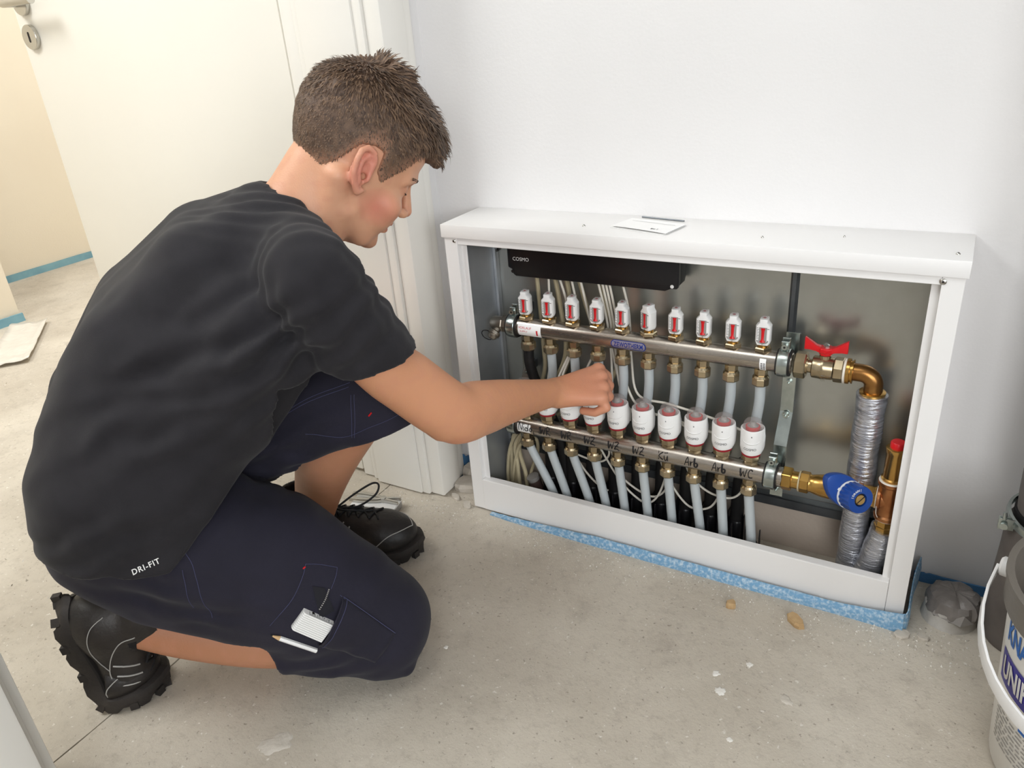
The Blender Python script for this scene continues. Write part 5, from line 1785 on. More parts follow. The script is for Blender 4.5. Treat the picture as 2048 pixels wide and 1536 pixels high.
def hair_line(lx_, ay):
    """lowest height at which hair grows, by position round the head"""
    return np.interp(lx_, [-0.12, -0.095, -0.07, -0.045, -0.030, -0.022, -0.004, 0.012, 0.018, 0.030, 0.034, 0.052, 0.066, 0.080, 0.10],
                     [-0.030, -0.034, -0.034, -0.018, 0.016, 0.034, 0.043, 0.041, 0.012, 0.002, 0.008, 0.034, 0.062, 0.080, 0.094])


def thick(lx_, ly_, lz_):
    t = np.interp(lz_, [-0.03, 0.0, 0.045, 0.08, 0.105, 0.14], [0.0015, 0.0030, 0.0055, 0.009, 0.014, 0.018])
    t = t + 0.003 * np.clip((-lx_ - 0.02) / 0.06, 0, 1) * np.clip((lz_ - 0.06) / 0.04, 0, 1)
    return t


def hair_sdf(x, y, z):
    lx_, ly_, lz_ = head_local(x, y, z)
    d = head_sdf(x, y, z) - thick(lx_, ly_, lz_)
    low = hair_line(lx_, np.abs(ly_)) - lz_
    return np.maximum(d, low * 0.8).astype(np.float32)


def crown(x, y, z):
    lx_, ly_, lz_ = head_local(x, y, z)
    return (np.sqrt(((lx_ + 0.012) / 0.090) ** 2 + (ly_ / 0.070) ** 2 + ((lz_ - 0.050) / 0.100) ** 2) - 1).astype(np.float32) * 0.075


Hf.put(H0 - 0.17, H0 + 0.17, hair_sdf, 0.004)
Hf.put(H0 - 0.17, H0 + 0.17, lambda x, y, z: np.maximum(crown(x, y, z), 0.045 - head_local(x, y, z)[2] + 0.35 * np.clip(head_local(x, y, z)[0], 0, 1)), 0.012)
for yy in (-0.036, -0.018, 0.0, 0.018, 0.036):
    e_ = 1 - (abs(yy) / 0.07) ** 2
    Hf.chain([(hp(0.020, yy, 0.125 * e_ + 0.004), 0.022), (hp(0.062, yy * 0.95, 0.112 * e_ + 0.004), 0.020), (hp(0.090, yy * 0.85, 0.102 * e_ + 0.002), 0.015), (hp(0.106, yy * 0.75, 0.096 * e_ + 0.001), 0.0095)], 0.010)
hv, hf = Hf.mesh()
hv = relax(hv, hf, 1)
hn = vnormals(hv, hf)
hloc = np.stack(head_local(hv[:, 0], hv[:, 1], hv[:, 2]), 1)
up = np.clip((hloc[:, 2] - 0.03) / 0.09, 0, 1)
comb = np.stack([hloc[:, 0] * 60, hloc[:, 1] * 240, hloc[:, 2] * 90], 1)
hv = hv + hn * ((vn(comb, 1.0, 2) * 0.0030 + vn(comb, 2.3, 5) * 0.0015) * (0.25 + up))[:, None]
hcol = lc((92, 68, 52)) + 0 * hv
shade = np.clip(vn(comb, 1.6, 9) * 0.5 + 0.5, 0, 1)[:, None]
hcol = lc((72, 54, 43)) * (1 - shade) + lc((108, 84, 66)) * shade
low = np.clip(1 - (hloc[:, 2] - hair_line(hloc[:, 0], 0)) / 0.030, 0, 1)[:, None] * (hloc[:, 0] < 0.07)[:, None]
hcol = hcol * (1 - 0.65 * low) + lc((186, 136, 108)) * 0.65 * low
hair = np_obj('hair', hv, hf, 'hair', man, hcol)
# strands: thin tapering blades combed forward on top, short and close at the sides
rs_ = np.random.RandomState(11)
idx = rs_.choice(len(hv), 11000, replace=False)
sv_, sf_, sc_ = [], [], []
whorl = np.array((-0.055, -0.022, 0.135))
for i in idx:
    p, n_, l_ = hv[i], hn[i], hloc[i]
    if (n_ @ (p - H0)) < 0 or l_[2] < hair_line(min(l_[0], 0.072), 0) + 0.003:
        continue
    away = l_ - whorl
    a_ = away / (np.linalg.norm(away) + 1e-6)
    a_ = a_ + rs_.normal(0, 0.22, 3)
    d_ = HX * a_[0] + HY * a_[1] + HZ * a_[2]
    d_ = d_ - n_ * (d_ @ n_)
    d_ = d_ / (np.linalg.norm(d_) + 1e-6)
    top = np.clip((l_[2] - 0.05) / 0.06, 0, 1)
    fr_ = np.clip((l_[0] + 0.06) / 0.12, 0, 1)
    ln = (0.005 + 0.007 * top + 0.010 * top * fr_) * rs_.uniform(0.7, 1.25)
    lift = 0.12 + 0.26 * top * rs_.uniform(0.2, 1.2)
    sd = np.cross(d_, n_)
    w0 = 0.0008 + 0.0006 * top
    p0 = p - n_ * 0.0015
    p1 = p + d_ * ln * 0.55 + n_ * ln * lift * 0.8
    p2 = p + d_ * ln + n_ * ln * lift * 0.9
    o_ = len(sv_)
    sv_ += [p0 - sd * w0, p0 + sd * w0, p1 + sd * w0 * 0.8, p1 - sd * w0 * 0.8, p2 + sd * w0 * 0.15, p2 - sd * w0 * 0.15]
    sf_ += [(o_, o_ + 1, o_ + 2, o_ + 3), (o_ + 3, o_ + 2, o_ + 4, o_ + 5)]
    t_ = rs_.uniform(0, 1)
    c_ = lc((62, 46, 37)) * (1 - t_) + lc((124, 98, 76)) * t_
    sc_ += [c_] * 6
st_ = np_obj('hair_strands', np.array(sv_), np.array(sf_), 'hair', hair, np.array(sc_))
st_['kind'] = 'stuff'

# ---------------------------------------------------------------- t-shirt
T_ = Field(*grid((-0.47, -0.90, 0.17), (0.27, -0.24, 0.80), 0.0050))
for s_ in (-1, 1):
    T_.chain([(c + Lf * w_ * s_, r) for c, w_, r in TORSO], 0.03)
T_.chain([(c, r) for c, w_, r in TORSO], 0.03)
# cloth of the front hanging away from the belly
T_.chain([((0.0199, -0.6034, 0.583), 0.088), ((-0.0377, -0.6394, 0.513), 0.100), ((-0.1179, -0.7073, 0.434), 0.100), ((-0.17, -0.73, 0.36), 0.098)], 0.05)
T_.chain([((-0.06, -0.50, 0.58), 0.085), ((-0.12, -0.54, 0.50), 0.092), ((-0.19, -0.61, 0.42), 0.096)], 0.05)
T_.chain([((-0.195, -0.755, 0.38), 0.105), ((-0.200, -0.760, 0.30), 0.113), ((-0.215, -0.768, 0.22), 0.108)], 0.04)
T_.chain([((-0.105, -0.715, 0.37), 0.104), ((-0.120, -0.722, 0.27), 0.118)], 0.04)
# shoulders and sleeves
T_.cone((-0.05, -0.485, 0.705), (0.110, -0.585, 0.678), 0.052, 0.055, 0.03)
T_.cone((-0.05, -0.485, 0.705), (-0.140, -0.365, 0.675), 0.052, 0.053, 0.03)
S1 = np.array(ARM[0][0])
S2 = np.array(ARM[1][0]) * 0.55 + np.array(ARM[2][0]) * 0.45
SO = A3(-0.004, -0.002, -0.007)
T_.chain(limb([(tuple(S1), 0.058), (tuple(S1 * 0.45 + S2 * 0.55 + SO), 0.060), (tuple(S2 + SO), 0.060), (tuple(np.array(ARM[2][0]) + SO), 0.059), (tuple(np.array(ARM[2][0]) * 0.45 + np.array(ARM[3][0]) * 0.55 + SO), 0.059)], 5), 0.025)
SL1, SL2 = A3(-0.14, -0.365, 0.665), A3(-0.135, -0.29, 0.55)
T_.chain([(SL1, 0.055), (SL2, 0.056), (SL2 + (SL2 - SL1) * 0.35, 0.056)], 0.02)
adir = (S2 - S1) / np.linalg.norm(S2 - S1)
ldir = (SL2 - SL1) / np.linalg.norm(SL2 - SL1)
# sleeve hems
T_.cut((0.1940, -0.515, 0.558), adir + A3(-0.23, -0.29, -0.26), 0.002, S2 - 0.11 - A3(0, 0, 0.08), S2 + 0.12)
T_.cut(SL2 + ldir * 0.01, ldir, 0.002, SL2 - 0.10, SL2 + 0.10)
T_.chain(limb([(tuple(S2 - adir * 0.02), 0.0455), (ARM[2][0], 0.0475), (ARM[3][0], 0.0500)], 5), 0.002, 's')
# lower hem and neck opening
T_.cut((-0.1, -0.82, 0.303), (-0.03, 0.0, -1.0), 0.004)
T_.cut((-0.0775, -0.7615, 0.283), (1.0, 0.5, -1.0), 0.004, (-0.6, -1.0, 0.0), (0.055, -0.2, 0.47))
T_.cone((-0.045, -0.470, 0.665), hp(-0.022, 0, -0.02), 0.066, 0.074, 0.006, 's')
v, f = T_.mesh()
v = relax(v, f, 2)
n_ = vnormals(v, f)


def fold(c, dirv, across, amp, wave, reach, ph=0.0):
    """pull folds radiating about a point: ridges run along dirv"""
    global v
    c, d_, a_ = np.array(c), np.array(dirv, float), np.array(across, float)
    d_ /= np.linalg.norm(d_)
    a_ /= np.linalg.norm(a_)
    q = v - c
    w_ = np.exp(-((q @ d_) / reach[0]) ** 2 - ((q @ a_) / reach[1]) ** 2 - ((q @ np.cross(d_, a_)) / 0.14) ** 2)
    s2 = (q @ a_) * 2 * np.pi / wave + vn(v, 22, 3) * 1.6 + ph
    v = v + n_ * (w_ * amp * (np.sin(s2)))[:, None]


v = v + n_ * (vn(v, 9, 1) * 0.0040 + vn(v, 19, 4) * 0.0024)[:, None]
fold((0.07, -0.60, 0.60), (0.6, 0.1, 0.5), (0.3, 0.4, -0.8), 0.0070, 0.036, (0.13, 0.07))           # armpit into sleeve
fold((-0.02, -0.50, 0.72), (-0.6, -0.3, 0.1), (0.1, -0.5, -0.7), 0.0034, 0.022, (0.09, 0.06), 1.0)   # below the collar
fold((-0.10, -0.68, 0.50), (0.7, 0.3, 0.6), (-0.5, 0.0, 0.8), 0.0045, 0.060, (0.20, 0.14), 0.5)
fold((-0.18, -0.78, 0.30), (0.85, 0.2, 0.45), (-0.4, 0.0, 0.9), 0.0040, 0.040, (0.14, 0.06), 2.0)
fold((0.10, -0.60, 0.63), (0.3, 0.3, -0.9), (0.75, -0.6, 0.1), 0.0035, 0.030, (0.09, 0.06), 1.2)
fold((-0.02, -0.68, 0.56), (0.9, 0.2, 0.35), (-0.3, 0.1, 0.95), 0.0050, 0.045, (0.10, 0.07), 0.3)
fold((-0.33, -0.66, 0.50), (0.2, -0.3, 0.9), (0.9, -0.3, 0.1), 0.0040, 0.055, (0.10, 0.10), 0.0)
tee = np_obj('t_shirt', v, f, 'tee', man)
from mathutils.bvhtree import BVHTree


def bvh_of(v, f):
    return BVHTree.FromPolygons([tuple(p) for p in v], [tuple(int(i) for i in q) for q in f])


TB = bvh_of(v, f)
# ribbed collar
ax_ = V(np.array(hp(-0.022, 0, -0.02)) - np.array((-0.045, -0.470, 0.665))).normalized()
cu_, cvv, _ = frame_from(ax_)
cpt = V((-0.045, -0.470, 0.665)) + ax_ * 0.062
ring = []
for k in range(49):
    a = 2 * math.pi * k / 48
    d_ = cu_ * math.cos(a) + cvv * math.sin(a)
    hit = TB.find_nearest(cpt + d_ * 0.074)
    ring.append(hit[0] + hit[1] * 0.001)
sm = [(ring[i - 1] + ring[i] * 2 + ring[(i + 1) % 48]) / 4 for i in range(48)]
sm = [(sm[i - 1] + sm[i] * 2 + sm[(i + 1) % 48]) / 4 for i in range(48)]
MB().tube(sm + [sm[0]], 0.0048, 8).build('collar', 'tee', tee)


def on_surf(tree, pts, off=0.0008, n=6):
    out = []
    for p in smooth_path(pts, n):
        h = tree.find_nearest(p)
        out.append(h[0] + h[1] * off)
    return out


# ---------------------------------------------------------------- shorts
S_ = Field(*grid((-0.48, -0.90, 0.004), (0.24, -0.36, 0.56), 0.0048))
for s_ in (-1, 1):
    S_.chain([(TORSO[0][0] + Lf * 0.072 * s_, 0.080), (TORSO[1][0] + Lf * 0.070 * s_, 0.080)], 0.02)
S_.chain([((-0.20, -0.757, 0.32), 0.092), ((-0.10, -0.705, 0.285), 0.105), ((-0.02, -0.652, 0.230), 0.108), ((0.06, -0.605, 0.145), 0.095), ((0.103, -0.580, 0.097), 0.084)], 0.02)
S_.chain([((-0.255, -0.785, 0.268), 0.066), ((-0.160, -0.756, 0.222), 0.068), ((-0.055, -0.701, 0.182), 0.072), ((0.02, -0.64, 0.14), 0.075)], 0.03)
S_.chain([((0.105, -0.575, 0.086), 0.080), ((0.055, -0.612, 0.084), 0.074), ((-0.010, -0.655, 0.086), 0.062), ((-0.06, -0.70, 0.088), 0.054)], 0.02)
S_.chain([((-0.336, -0.62, 0.33), 0.105), ((-0.14, -0.53, 0.38), 0.098), (KNEE_L, 0.082), ((0.055, -0.445, 0.405), 0.078)], 0.02)
S_.chain([((0.128, -0.605, 0.045), 0.030), ((0.158, -0.590, 0.028), 0.012)], 0.02)
# hems: right leg just behind the knee on the shin side, left leg round the raised knee
S_.cut((-0.026, -0.668, 0.07), (-0.80, -0.58, -0.12), 0.003, (-0.14, -0.80, -0.02), (0.05, -0.58, 0.118))
S_.cut((-0.0348, -0.4865, 0.326), (0.40, -0.12, -0.90), 0.003, (-0.10, -0.525, 0.25), (0.20, -0.36, 0.44))
S_.chain([((-0.09, -0.712, 0.100), 0.052), ((0.00, -0.648, 0.092), 0.050)], 0.003, 's')
S_.chain([((-0.068, -0.446, 0.29), 0.062), ((0.0, -0.440, 0.375), 0.062)], 0.003, 's')
S_.cut((0, 0, 0.006), (0, 0, -1), 0.004)
v, f = S_.mesh()
v = relax(v, f, 2)
n_ = vnormals(v, f)
v = v + n_ * (vn(v, 11, 6) * 0.0030 + vn(v, 24, 8) * 0.0014)[:, None]
fold((-0.10, -0.75, 0.24), (0.8, 0.5, -0.1), (0.1, 0.2, 0.95), 0.0035, 0.05, (0.12, 0.06))
fold((0.06, -0.64, 0.07), (0.7, 0.5, 0.3), (-0.3, 0.0, 0.9), 0.0032, 0.035, (0.07, 0.05))
fold((-0.06, -0.50, 0.40), (0.7, 0.3, 0.3), (-0.3, -0.3, 0.8), 0.0050, 0.045, (0.10, 0.06))
fold((-0.14, -0.62, 0.36), (0.5, 0.6, -0.4), (0.6, -0.2, 0.6), 0.0050, 0.05, (0.10, 0.08))
v[:, 2] = np.maximum(v[:, 2], 0.003)
shorts = np_obj('shorts', v, f, 'navy', man)
SB = bvh_of(v, f)


def shoe_parts(root, place, side, laces_loop, sname):
    """a lace-up work shoe, built flat (heel at 0, toe at +x) and set by place()"""
    g = Field(*grid((-0.02, -0.07, 0.0), (0.31, 0.07, 0.17), 0.0034))
    g.ell((0.222, 0.0, 0.044), (0.062, 0.047, 0.040), 0.02)
    g.chain([((0.205, 0, 0.046), 0.044), ((0.150, 0, 0.056), 0.043), ((0.090, 0, 0.058), 0.040), ((0.050, 0, 0.055), 0.040)], 0.02)
    g.ell((0.045, 0, 0.055), (0.047, 0.039, 0.060), 0.02)
    g.chain([((0.062, 0, 0.060), 0.044), ((0.060, 0, 0.118), 0.041)], 0.02, sq=(A3(1, 0, 0), 0.88))
    g.chain([((0.060, 0, 0.118), 0.0435), ((0.060, 0, 0.126), 0.0425)], 0.008, sq=(A3(1, 0, 0), 0.86))
    g.cone((0.062, 0, 0.105), (0.060, 0, 0.18), 0.0335, 0.036, 0.004, 's', sq=(A3(1, 0, 0), 0.88))
    g.cut((0, 0, 0.016), (0, 0, -1), 0.003)
    v, f = g.mesh()
    v = relax(v, f, 1)
    n2 = vnormals(v, f)
    v = v + n2 * (vn(v, 30, 3) * 0.0014)[:, None]
    flat = bvh_of(v, f)
    pv = np.array([place(p) for p in v])
    np_obj(sname + '_upper' if False else 'upper', pv, f, 'leather', root)
    # sole: outline with a waist, side lugs and a raised toe bumper
    N = 56
    out = []
    for k in range(N):
        a = 2 * math.pi * k / N
        x = 0.143 + 0.150 * math.cos(a)
        u = x / 0.293
        hw = np.interp(u, [0, 0.04, 0.14, 0.28, 0.45, 0.62, 0.76, 0.88, 0.96, 1.0], [0.0, 0.026, 0.040, 0.040, 0.037, 0.046, 0.0515, 0.045, 0.028, 0.0])
        out.append((x, hw * (1 if math.sin(a) > 0 else -1)))
    mb = MB()
    rs = []
    for z, k_, lug in ((0.0, 0.97, 1), (0.005, 1.0, 1), (0.015, 1.02, 0), (0.021, 1.035, 0), (0.028, 1.02, 0), (0.030, 0.95, 0)):
        ring = []
        for i, (x, y) in enumerate(out):
            t = 1.0
            if lug and i % 4 in (0, 1):
                t = 0.93
            zz = z + (0.012 * max(0, (x - 0.235) / 0.06) ** 1.5 if z > 0.010 else 0) + (0.004 if z < 0.003 and i % 4 in (0, 1) else 0)
            ring.append(place(((x - 0.143) * k_ * t + 0.143, y * k_ * t, zz)))
        rs.append(ring)
    mb.rings(rs)
    so = mb.build('sole', 'rubber', root, smooth=35)
    # separate tread lugs round the edge
    for i in range(1, N, 4):
        x, y = out[i]
        if abs(y) < 0.012 and 0.03 < x < 0.26:
            continue
        cx_, cy_ = (x - 0.143) * 0.985 + 0.143, y * 0.98
        q = MB()
        vs = []
        tx_, ty_ = out[(i + 1) % N][0] - out[i - 1][0], out[(i + 1) % N][1] - out[i - 1][1]
        l_ = math.hypot(tx_, ty_) or 1
        tx_, ty_ = tx_ / l_, ty_ / l_
        nx_, ny_ = ty_, -tx_
        for z in (-0.0005, 0.013):
            for (su, sv2) in ((-1, -1), (1, -1), (1, 1), (-1, 1)):
                vs.append(place((cx_ + tx_ * 0.0065 * su + nx_ * (0.005 * sv2 - 0.004), cy_ + ty_ * 0.0065 * su + ny_ * (0.005 * sv2 - 0.004), z)))
        q.add(vs, [(0, 3, 2, 1), (4, 5, 6, 7), (0, 1, 5, 4), (1, 2, 6, 5), (2, 3, 7, 6), (3, 0, 4, 7)])
        q.build('tread_lug', 'rubber', so, smooth=0)

    def line(pts, r, m_, name, off=0.0006):
        P_ = []
        for p in smooth_path(pts, 8):
            h = flat.find_nearest(p)
            P_.append(V(place(tuple(h[0] + h[1] * off))))
        return MB().tube(P_, r, 6).build(name, m_, root)
    for sg in (-1, 1):
        y = 0.05 * sg
        line([(0.285, 0.0, 0.07), (0.262, y * 0.6, 0.072), (0.232, y * 0.8, 0.060), (0.205, y, 0.040), (0.192, y, 0.030)], 0.0009, 'piping', 'piping')
        line([(0.195, y, 0.030), (0.160, y, 0.050), (0.120, y, 0.052), (0.075, y, 0.085), (0.065, y, 0.115)], 0.0009, 'piping', 'piping')
        line([(0.120, y, 0.052), (0.095, y, 0.040), (0.060, y, 0.045), (0.030, y, 0.060), (0.012, y, 0.085)], 0.0007, 'piping', 'piping')
        for (x0, z0, x1, z1) in ((0.112, 0.062, 0.132, 0.096), (0.132, 0.060, 0.148, 0.092), (0.150, 0.050, 0.160, 0.080)):
            line([(x0, y, z0), ((x0 + x1) / 2 - 0.002, y, (z0 + z1) / 2), (x1, y * 0.6, z1)], 0.0014, 'piping', 'side_stripe')
    # laces
    lt = MB()
    for i in range(5):
        x0 = 0.118 + 0.020 * i
        for sg in (-1, 1):
            P_ = []
            for p in smooth_path([(x0, 0.026 * sg, 0.14), (x0 + 0.008, 0.0, 0.14), (x0 + 0.020, -0.026 * sg, 0.13)], 6):
                h = flat.find_nearest((p.x, p.y, p.z - 0.02))
                P_.append(V(place(tuple(h[0] + h[1] * 0.0022))))
            lt.tube(P_, 0.0019, 6)
    lo = lt.build('laces', 'lace', root)
    bw = MB()
    for lp in laces_loop:
        bw.tube([V(place(tuple(p))) for p in smooth_path(lp, 8)], 0.0021, 6)
    bw.build('lace_bow', 'lace', lo)
    return so


def mk_shoe(label, place, side, loops, base_):
    r = bpy.data.objects.new('shoe', None)
    COL.objects.link(r)
    r.parent = man
    r.location = V(base_) - V(man['_o'])
    r['_o'] = tuple(base_)
    r['label'] = label
    shoe_parts(r, place, side, loops, 'shoe')
    return r


# left foot flat on the floor
fd = V((0.92, 0.39, 0)).normalized()
fl_ = V((-fd.y, fd.x, 0))
HL = V((-0.282, -0.420, 0.001))


def place_left(p):
    q = HL + fd * p[0] + fl_ * p[1]
    return (q.x, q.y, q.z + p[2])


mk_shoe('left black work shoe flat on the floor with its lace bow up', place_left, 1,
        [[(0.128, 0.004, 0.103), (0.160, 0.020, 0.122), (0.195, 0.034, 0.138), (0.210, 0.030, 0.137), (0.205, 0.014, 0.124), (0.170, 0.004, 0.104), (0.130, 0.0, 0.102)],
         [(0.128, -0.004, 0.103), (0.150, -0.012, 0.106), (0.185, 0.000, 0.097), (0.212, 0.012, 0.089)],
         [(0.126, -0.004, 0.104), (0.118, -0.030, 0.108), (0.135, -0.042, 0.092), (0.128, -0.010, 0.102)]], (-0.1, -0.38, 0))
# right foot standing on its toes, heel up
TD = V((0.80, 0.60, 0))
TR = V((-TD.y, TD.x, 0))
TOE = V((-0.196, -0.770, 0.001))
TH = R_(84)
_s, _p, _a = [], [], []
px_, pz_, aa = 0.293, 0.0, 0.0
NS = 300
for k in range(NS + 1):
    x = 0.293 * (1 - k / NS)
    t = min(1, max(0, (0.222 - x) / 0.062))
    aa = TH * t * t * (3 - 2 * t)
    _s.append(x)
    _p.append((px_, pz_))
    _a.append(aa)
    px_ -= 0.293 / NS * math.cos(aa)
    pz_ += 0.293 / NS * math.sin(aa)
_s, _p, _a = _s[::-1], _p[::-1], _a[::-1]


def place_right(p):
    x = min(max(p[0], 0.0), 0.293)
    i = min(NS, max(0, int(round(x / 0.293 * NS))))
    ex_, ez_ = _p[i]
    a = _a[i]
    ex_ += (p[0] - _s[i]) * math.cos(a)
    ez_ -= (p[0] - _s[i]) * math.sin(a)
    ex_ += math.sin(a) * p[2]
    ez_ += math.cos(a) * p[2]
    q = TOE + TD * (ex_ - 0.293) + TR * p[1]
    return (q.x, q.y, q.z + ez_)


mk_shoe('right black work shoe standing on its toes, silver side stripes showing', place_right, -1,
        [[(0.125, 0.0, 0.105), (0.15, 0.02, 0.112), (0.17, 0.03, 0.10), (0.14, 0.01, 0.102)]], (-0.25, -0.81, 0))
# socks
def sock(pts, r, label):
    return MB().tube(smooth_path(pts, 6), r, 24, flat=1.0).build('sock', 'sock', man)


ak = V(place_right((0.060, 0, 0.110)))
ak0 = V(place_right((0.060, 0, 0.075)))
e1 = V((-0.150, -0.745, 0.112))
sock([ak0, ak, (ak + V(SHANK_R[4][0])) / 2, V(SHANK_R[4][0]), V(SHANK_R[4][0]).lerp(V(SHANK_R[3][0]), 0.35)], 0.0385, '')
sock([(-0.218, -0.393, 0.06), (-0.198, -0.398, 0.10), (-0.180, -0.4055, 0.132), (-0.163, -0.4135, 0.160)], [0.0385] * 12 + [0.0405] * 4 + [0.0415] * 3, '')

# ---------------------------------------------------------------- stitching, pocket, lettering on the shorts and shirt
def seam(pts, name='stitching', r=0.00038, m_='stitch', tree=None, par=None, off=0.0006):
    return MB().tube(on_surf(tree or SB, pts, off, 8), r, 5).build(name, m_, par or shorts)
for pts in (
    [(0.0809, -0.6729, 0.2697), (0.0829, -0.6832, 0.2582), (0.0794, -0.7054, 0.2342), (0.0655, -0.7241, 0.2128), (0.0485, -0.7329, 0.1921)],
    [(0.0809, -0.6729, 0.2697), (0.0904, -0.6557, 0.2593), (0.1027, -0.6366, 0.2438)],
    [(0.1027, -0.6366, 0.2438), (0.1063, -0.6446, 0.237), (0.1084, -0.6611, 0.2245)],
    [(0.1175, -0.655, 0.2118), (0.1336, -0.6464, 0.1873), (0.1514, -0.6341, 0.1598), (0.1736, -0.6154, 0.1271)],
    [(-0.0329, -0.7741, 0.3261), (-0.0225, -0.7754, 0.309), (-0.0198, -0.7778, 0.2811), (-0.0204, -0.777, 0.24), (-0.0217, -0.7712, 0.2116)],
    [(-0.0322, -0.7857, 0.3047), (-0.0343, -0.7875, 0.2747), (-0.0413, -0.7816, 0.2312)],
    [(0.0091, -0.5594, 0.4108), (0.0369, -0.5394, 0.401), (0.0623, -0.5228, 0.3995), (0.0958, -0.5118, 0.4139), (0.1259, -0.4742, 0.4242)],
    [(-0.0248, -0.5701, 0.4404), (0.0172, -0.5431, 0.465), (0.07, -0.5088, 0.4835)],
    [(-0.0248, -0.5751, 0.4354), (0.0172, -0.5481, 0.460), (0.07, -0.5138, 0.4785)],
    [(0.0746, -0.516, 0.467), (0.0756, -0.5235, 0.4372), (0.0667, -0.5223, 0.3958)],
    [(0.0786, -0.513, 0.467), (0.0796, -0.5205, 0.4372), (0.0707, -0.5203, 0.3958)],
):
    seam(pts)
seam([(0.0812, -0.6795, 0.2660), (0.0842, -0.6760, 0.2680)], 'red_bartack', 0.0012, 'red_pl')
seam([(0.0965, -0.5101, 0.4329), (0.1005, -0.5068, 0.438)], 'red_bartack', 0.0012, 'red_pl')

# webbing strap and chain beside the rule, side pocket on the thigh
def patch_on(tree, c00, c10, c01, c11, n, m_, off):
    c00, c10, c01, c11 = (V(t) for t in (c00, c10, c01, c11))
    vs = []
    for i in range(n + 1):
        for j in range(m_ + 1):
            s_, t_ = i / n, j / m_
            p = (c00 * (1 - s_) + c10 * s_) * (1 - t_) + (c01 * (1 - s_) + c11 * s_) * t_
            h = tree.find_nearest(p)
            vs.append(h[0] + h[1] * off(s_, t_))
    fs = [(i * (m_ + 1) + j, (i + 1) * (m_ + 1) + j, (i + 1) * (m_ + 1) + j + 1, i * (m_ + 1) + j + 1) for i in range(n) for j in range(m_)]
    return vs, fs


vs, fs = patch_on(SB, (0.092, -0.680, 0.2392), (0.104, -0.668, 0.2300), (0.103, -0.688, 0.190), (0.118, -0.672, 0.196), 4, 8, lambda s_, t_: 0.0018)
MB().add(vs, fs).build('webbing_strap', 'navy_dark', shorts, fix=False)
ch = on_surf(SB, [(0.1064, -0.6639, 0.226), (0.1062, -0.674, 0.2153), (0.1023, -0.6865, 0.2034)], 0.0026, 6)
mb = MB()
for i in range(len(ch) - 1):
    d_ = (ch[i + 1] - ch[i]).normalized()
    mb.tube([ch[i] - d_ * 0.0003, ch[i] + d_ * 0.0012], 0.0011, 6)
mb.build('zip', 'grey_pl', shorts)
vs, fs = patch_on(SB, (0.1204, -0.6526, 0.2082), (0.1736, -0.6154, 0.1271), (0.0955, -0.696, 0.1400), (0.1541, -0.6486, 0.0888), 14, 12,
                  lambda s_, t_: 0.0016 + 0.0125 * (1 - s_) ** 2.2 * math.sin(math.pi * min(1, max(0, t_))) ** 0.7 - (0.004 if s_ == 0 and t_ in (0, 1) else 0))
mb = MB().add(vs, fs)
pk = mb.build('thigh_pocket', 'navy', shorts, fix=False)
m_ = pk.modifiers.new('solid', 'SOLIDIFY')
m_.thickness = 0.0016
m_.offset = 1
edge = [V(vs[j]) for j in range(13)]
cen = (edge[0] + edge[-1]) / 2
MB().tube([p + V((0.0006, -0.0006, 0.0004)) for p in edge], 0.0014, 6).build('pocket_hem', 'navy', pk)
MB().tube([V(vs[13 * 1 + j]) + V((0.0014, -0.0014, 0.0010)) for j in range(13)], 0.0005, 5).build('stitching', 'stitch', pk)
MB().tube([V(vs[13 * (14 - i)]) + V((0.0008, -0.0006, 0.0010)) for i in range(15)], 0.0005, 5).build('stitching', 'stitch', pk)
q_ = SB.find_nearest(V((0.0895, -0.7010, 0.1290)))
MB().lathe(q_[0] + q_[1] * 0.0004, q_[1], [(0.0040, 0), (0.0040, 0.0008), (0.0020, 0.0018), (0, 0.0019)], 14).build('rivet', 'chrome', shorts)
# pleat of the shirt hem and its small white lettering
mb = MB()
dr, du_ = V((0.0371, 0.0303, 0.0156)).normalized(), V((-0.25, 0.0, 1)).normalized()


def on_tee(x, y):
    h = TB.find_nearest(V((-0.0640, -0.8150, 0.3215)) + dr * x + du_ * y)
    p = h[0] + h[1] * 0.0009
    return tuple(p)


put_text(mb, 'DRI-FIT', 0.0112, on_tee, 0.0002, 0.003, space=1.15)
mb.build('hem_lettering', 'white_pl', tee, smooth=0)

# ---------------------------------------------------------------- things in his pocket
fu, fw_ = V((0.57, 0.47, -0.67)).normalized(), V((-0.6, -0.61, -0.51)).normalized()
fn_ = V((0.65, -0.69, 0.07)).normalized()
fw_ = (fw_ - fu * fw_.dot(fu)).normalized()
fn_ = fw_.cross(fu)
if fn_.dot(V((0.65, -0.69, 0.07))) < 0:
    fn_ = -fn_
FB = V((0.0880, -0.6995, 0.2136)) + fn_ * 0.004
ru = thing('folding_rule', 'white wooden folding rule sticking out of the thigh pocket', 'folding rule', tuple(FB))
for k in range(10):
    mb = MB()
    h_ = 0.0033
    pts = []
    L0, L1, hw = 0.0, 0.050, 0.0082
    for a in [R_(90 + 180 * j / 6) for j in range(7)]:
        pts.append((L0 + 0.0045 + 0.0045 * math.cos(a) * 1.0, hw * math.sin(a)))
    pts += [(L1, -hw), (L1, hw)]
    mb.prism(pts, FB + fw_ * (h_ * k + 0.0001), fu, fn_, fw_, h_ - 0.0005)
    mb.build('rule_segment', 'white_pl', ru, smooth=20)
mb = MB()
for k in range(9):
    c_ = FB + fu * (0.010 + 0.0045 * k) - fw_ * 0.0002
    for (dx, hgt) in ((0, 0.005), (0.0015, 0.003), (0.003, 0.003)):
        mb.obox(c_ + fu * dx + fn_ * (0.0078 - hgt / 2), fu, fn_, fw_, 0.00022, hgt / 2, 0.0001)
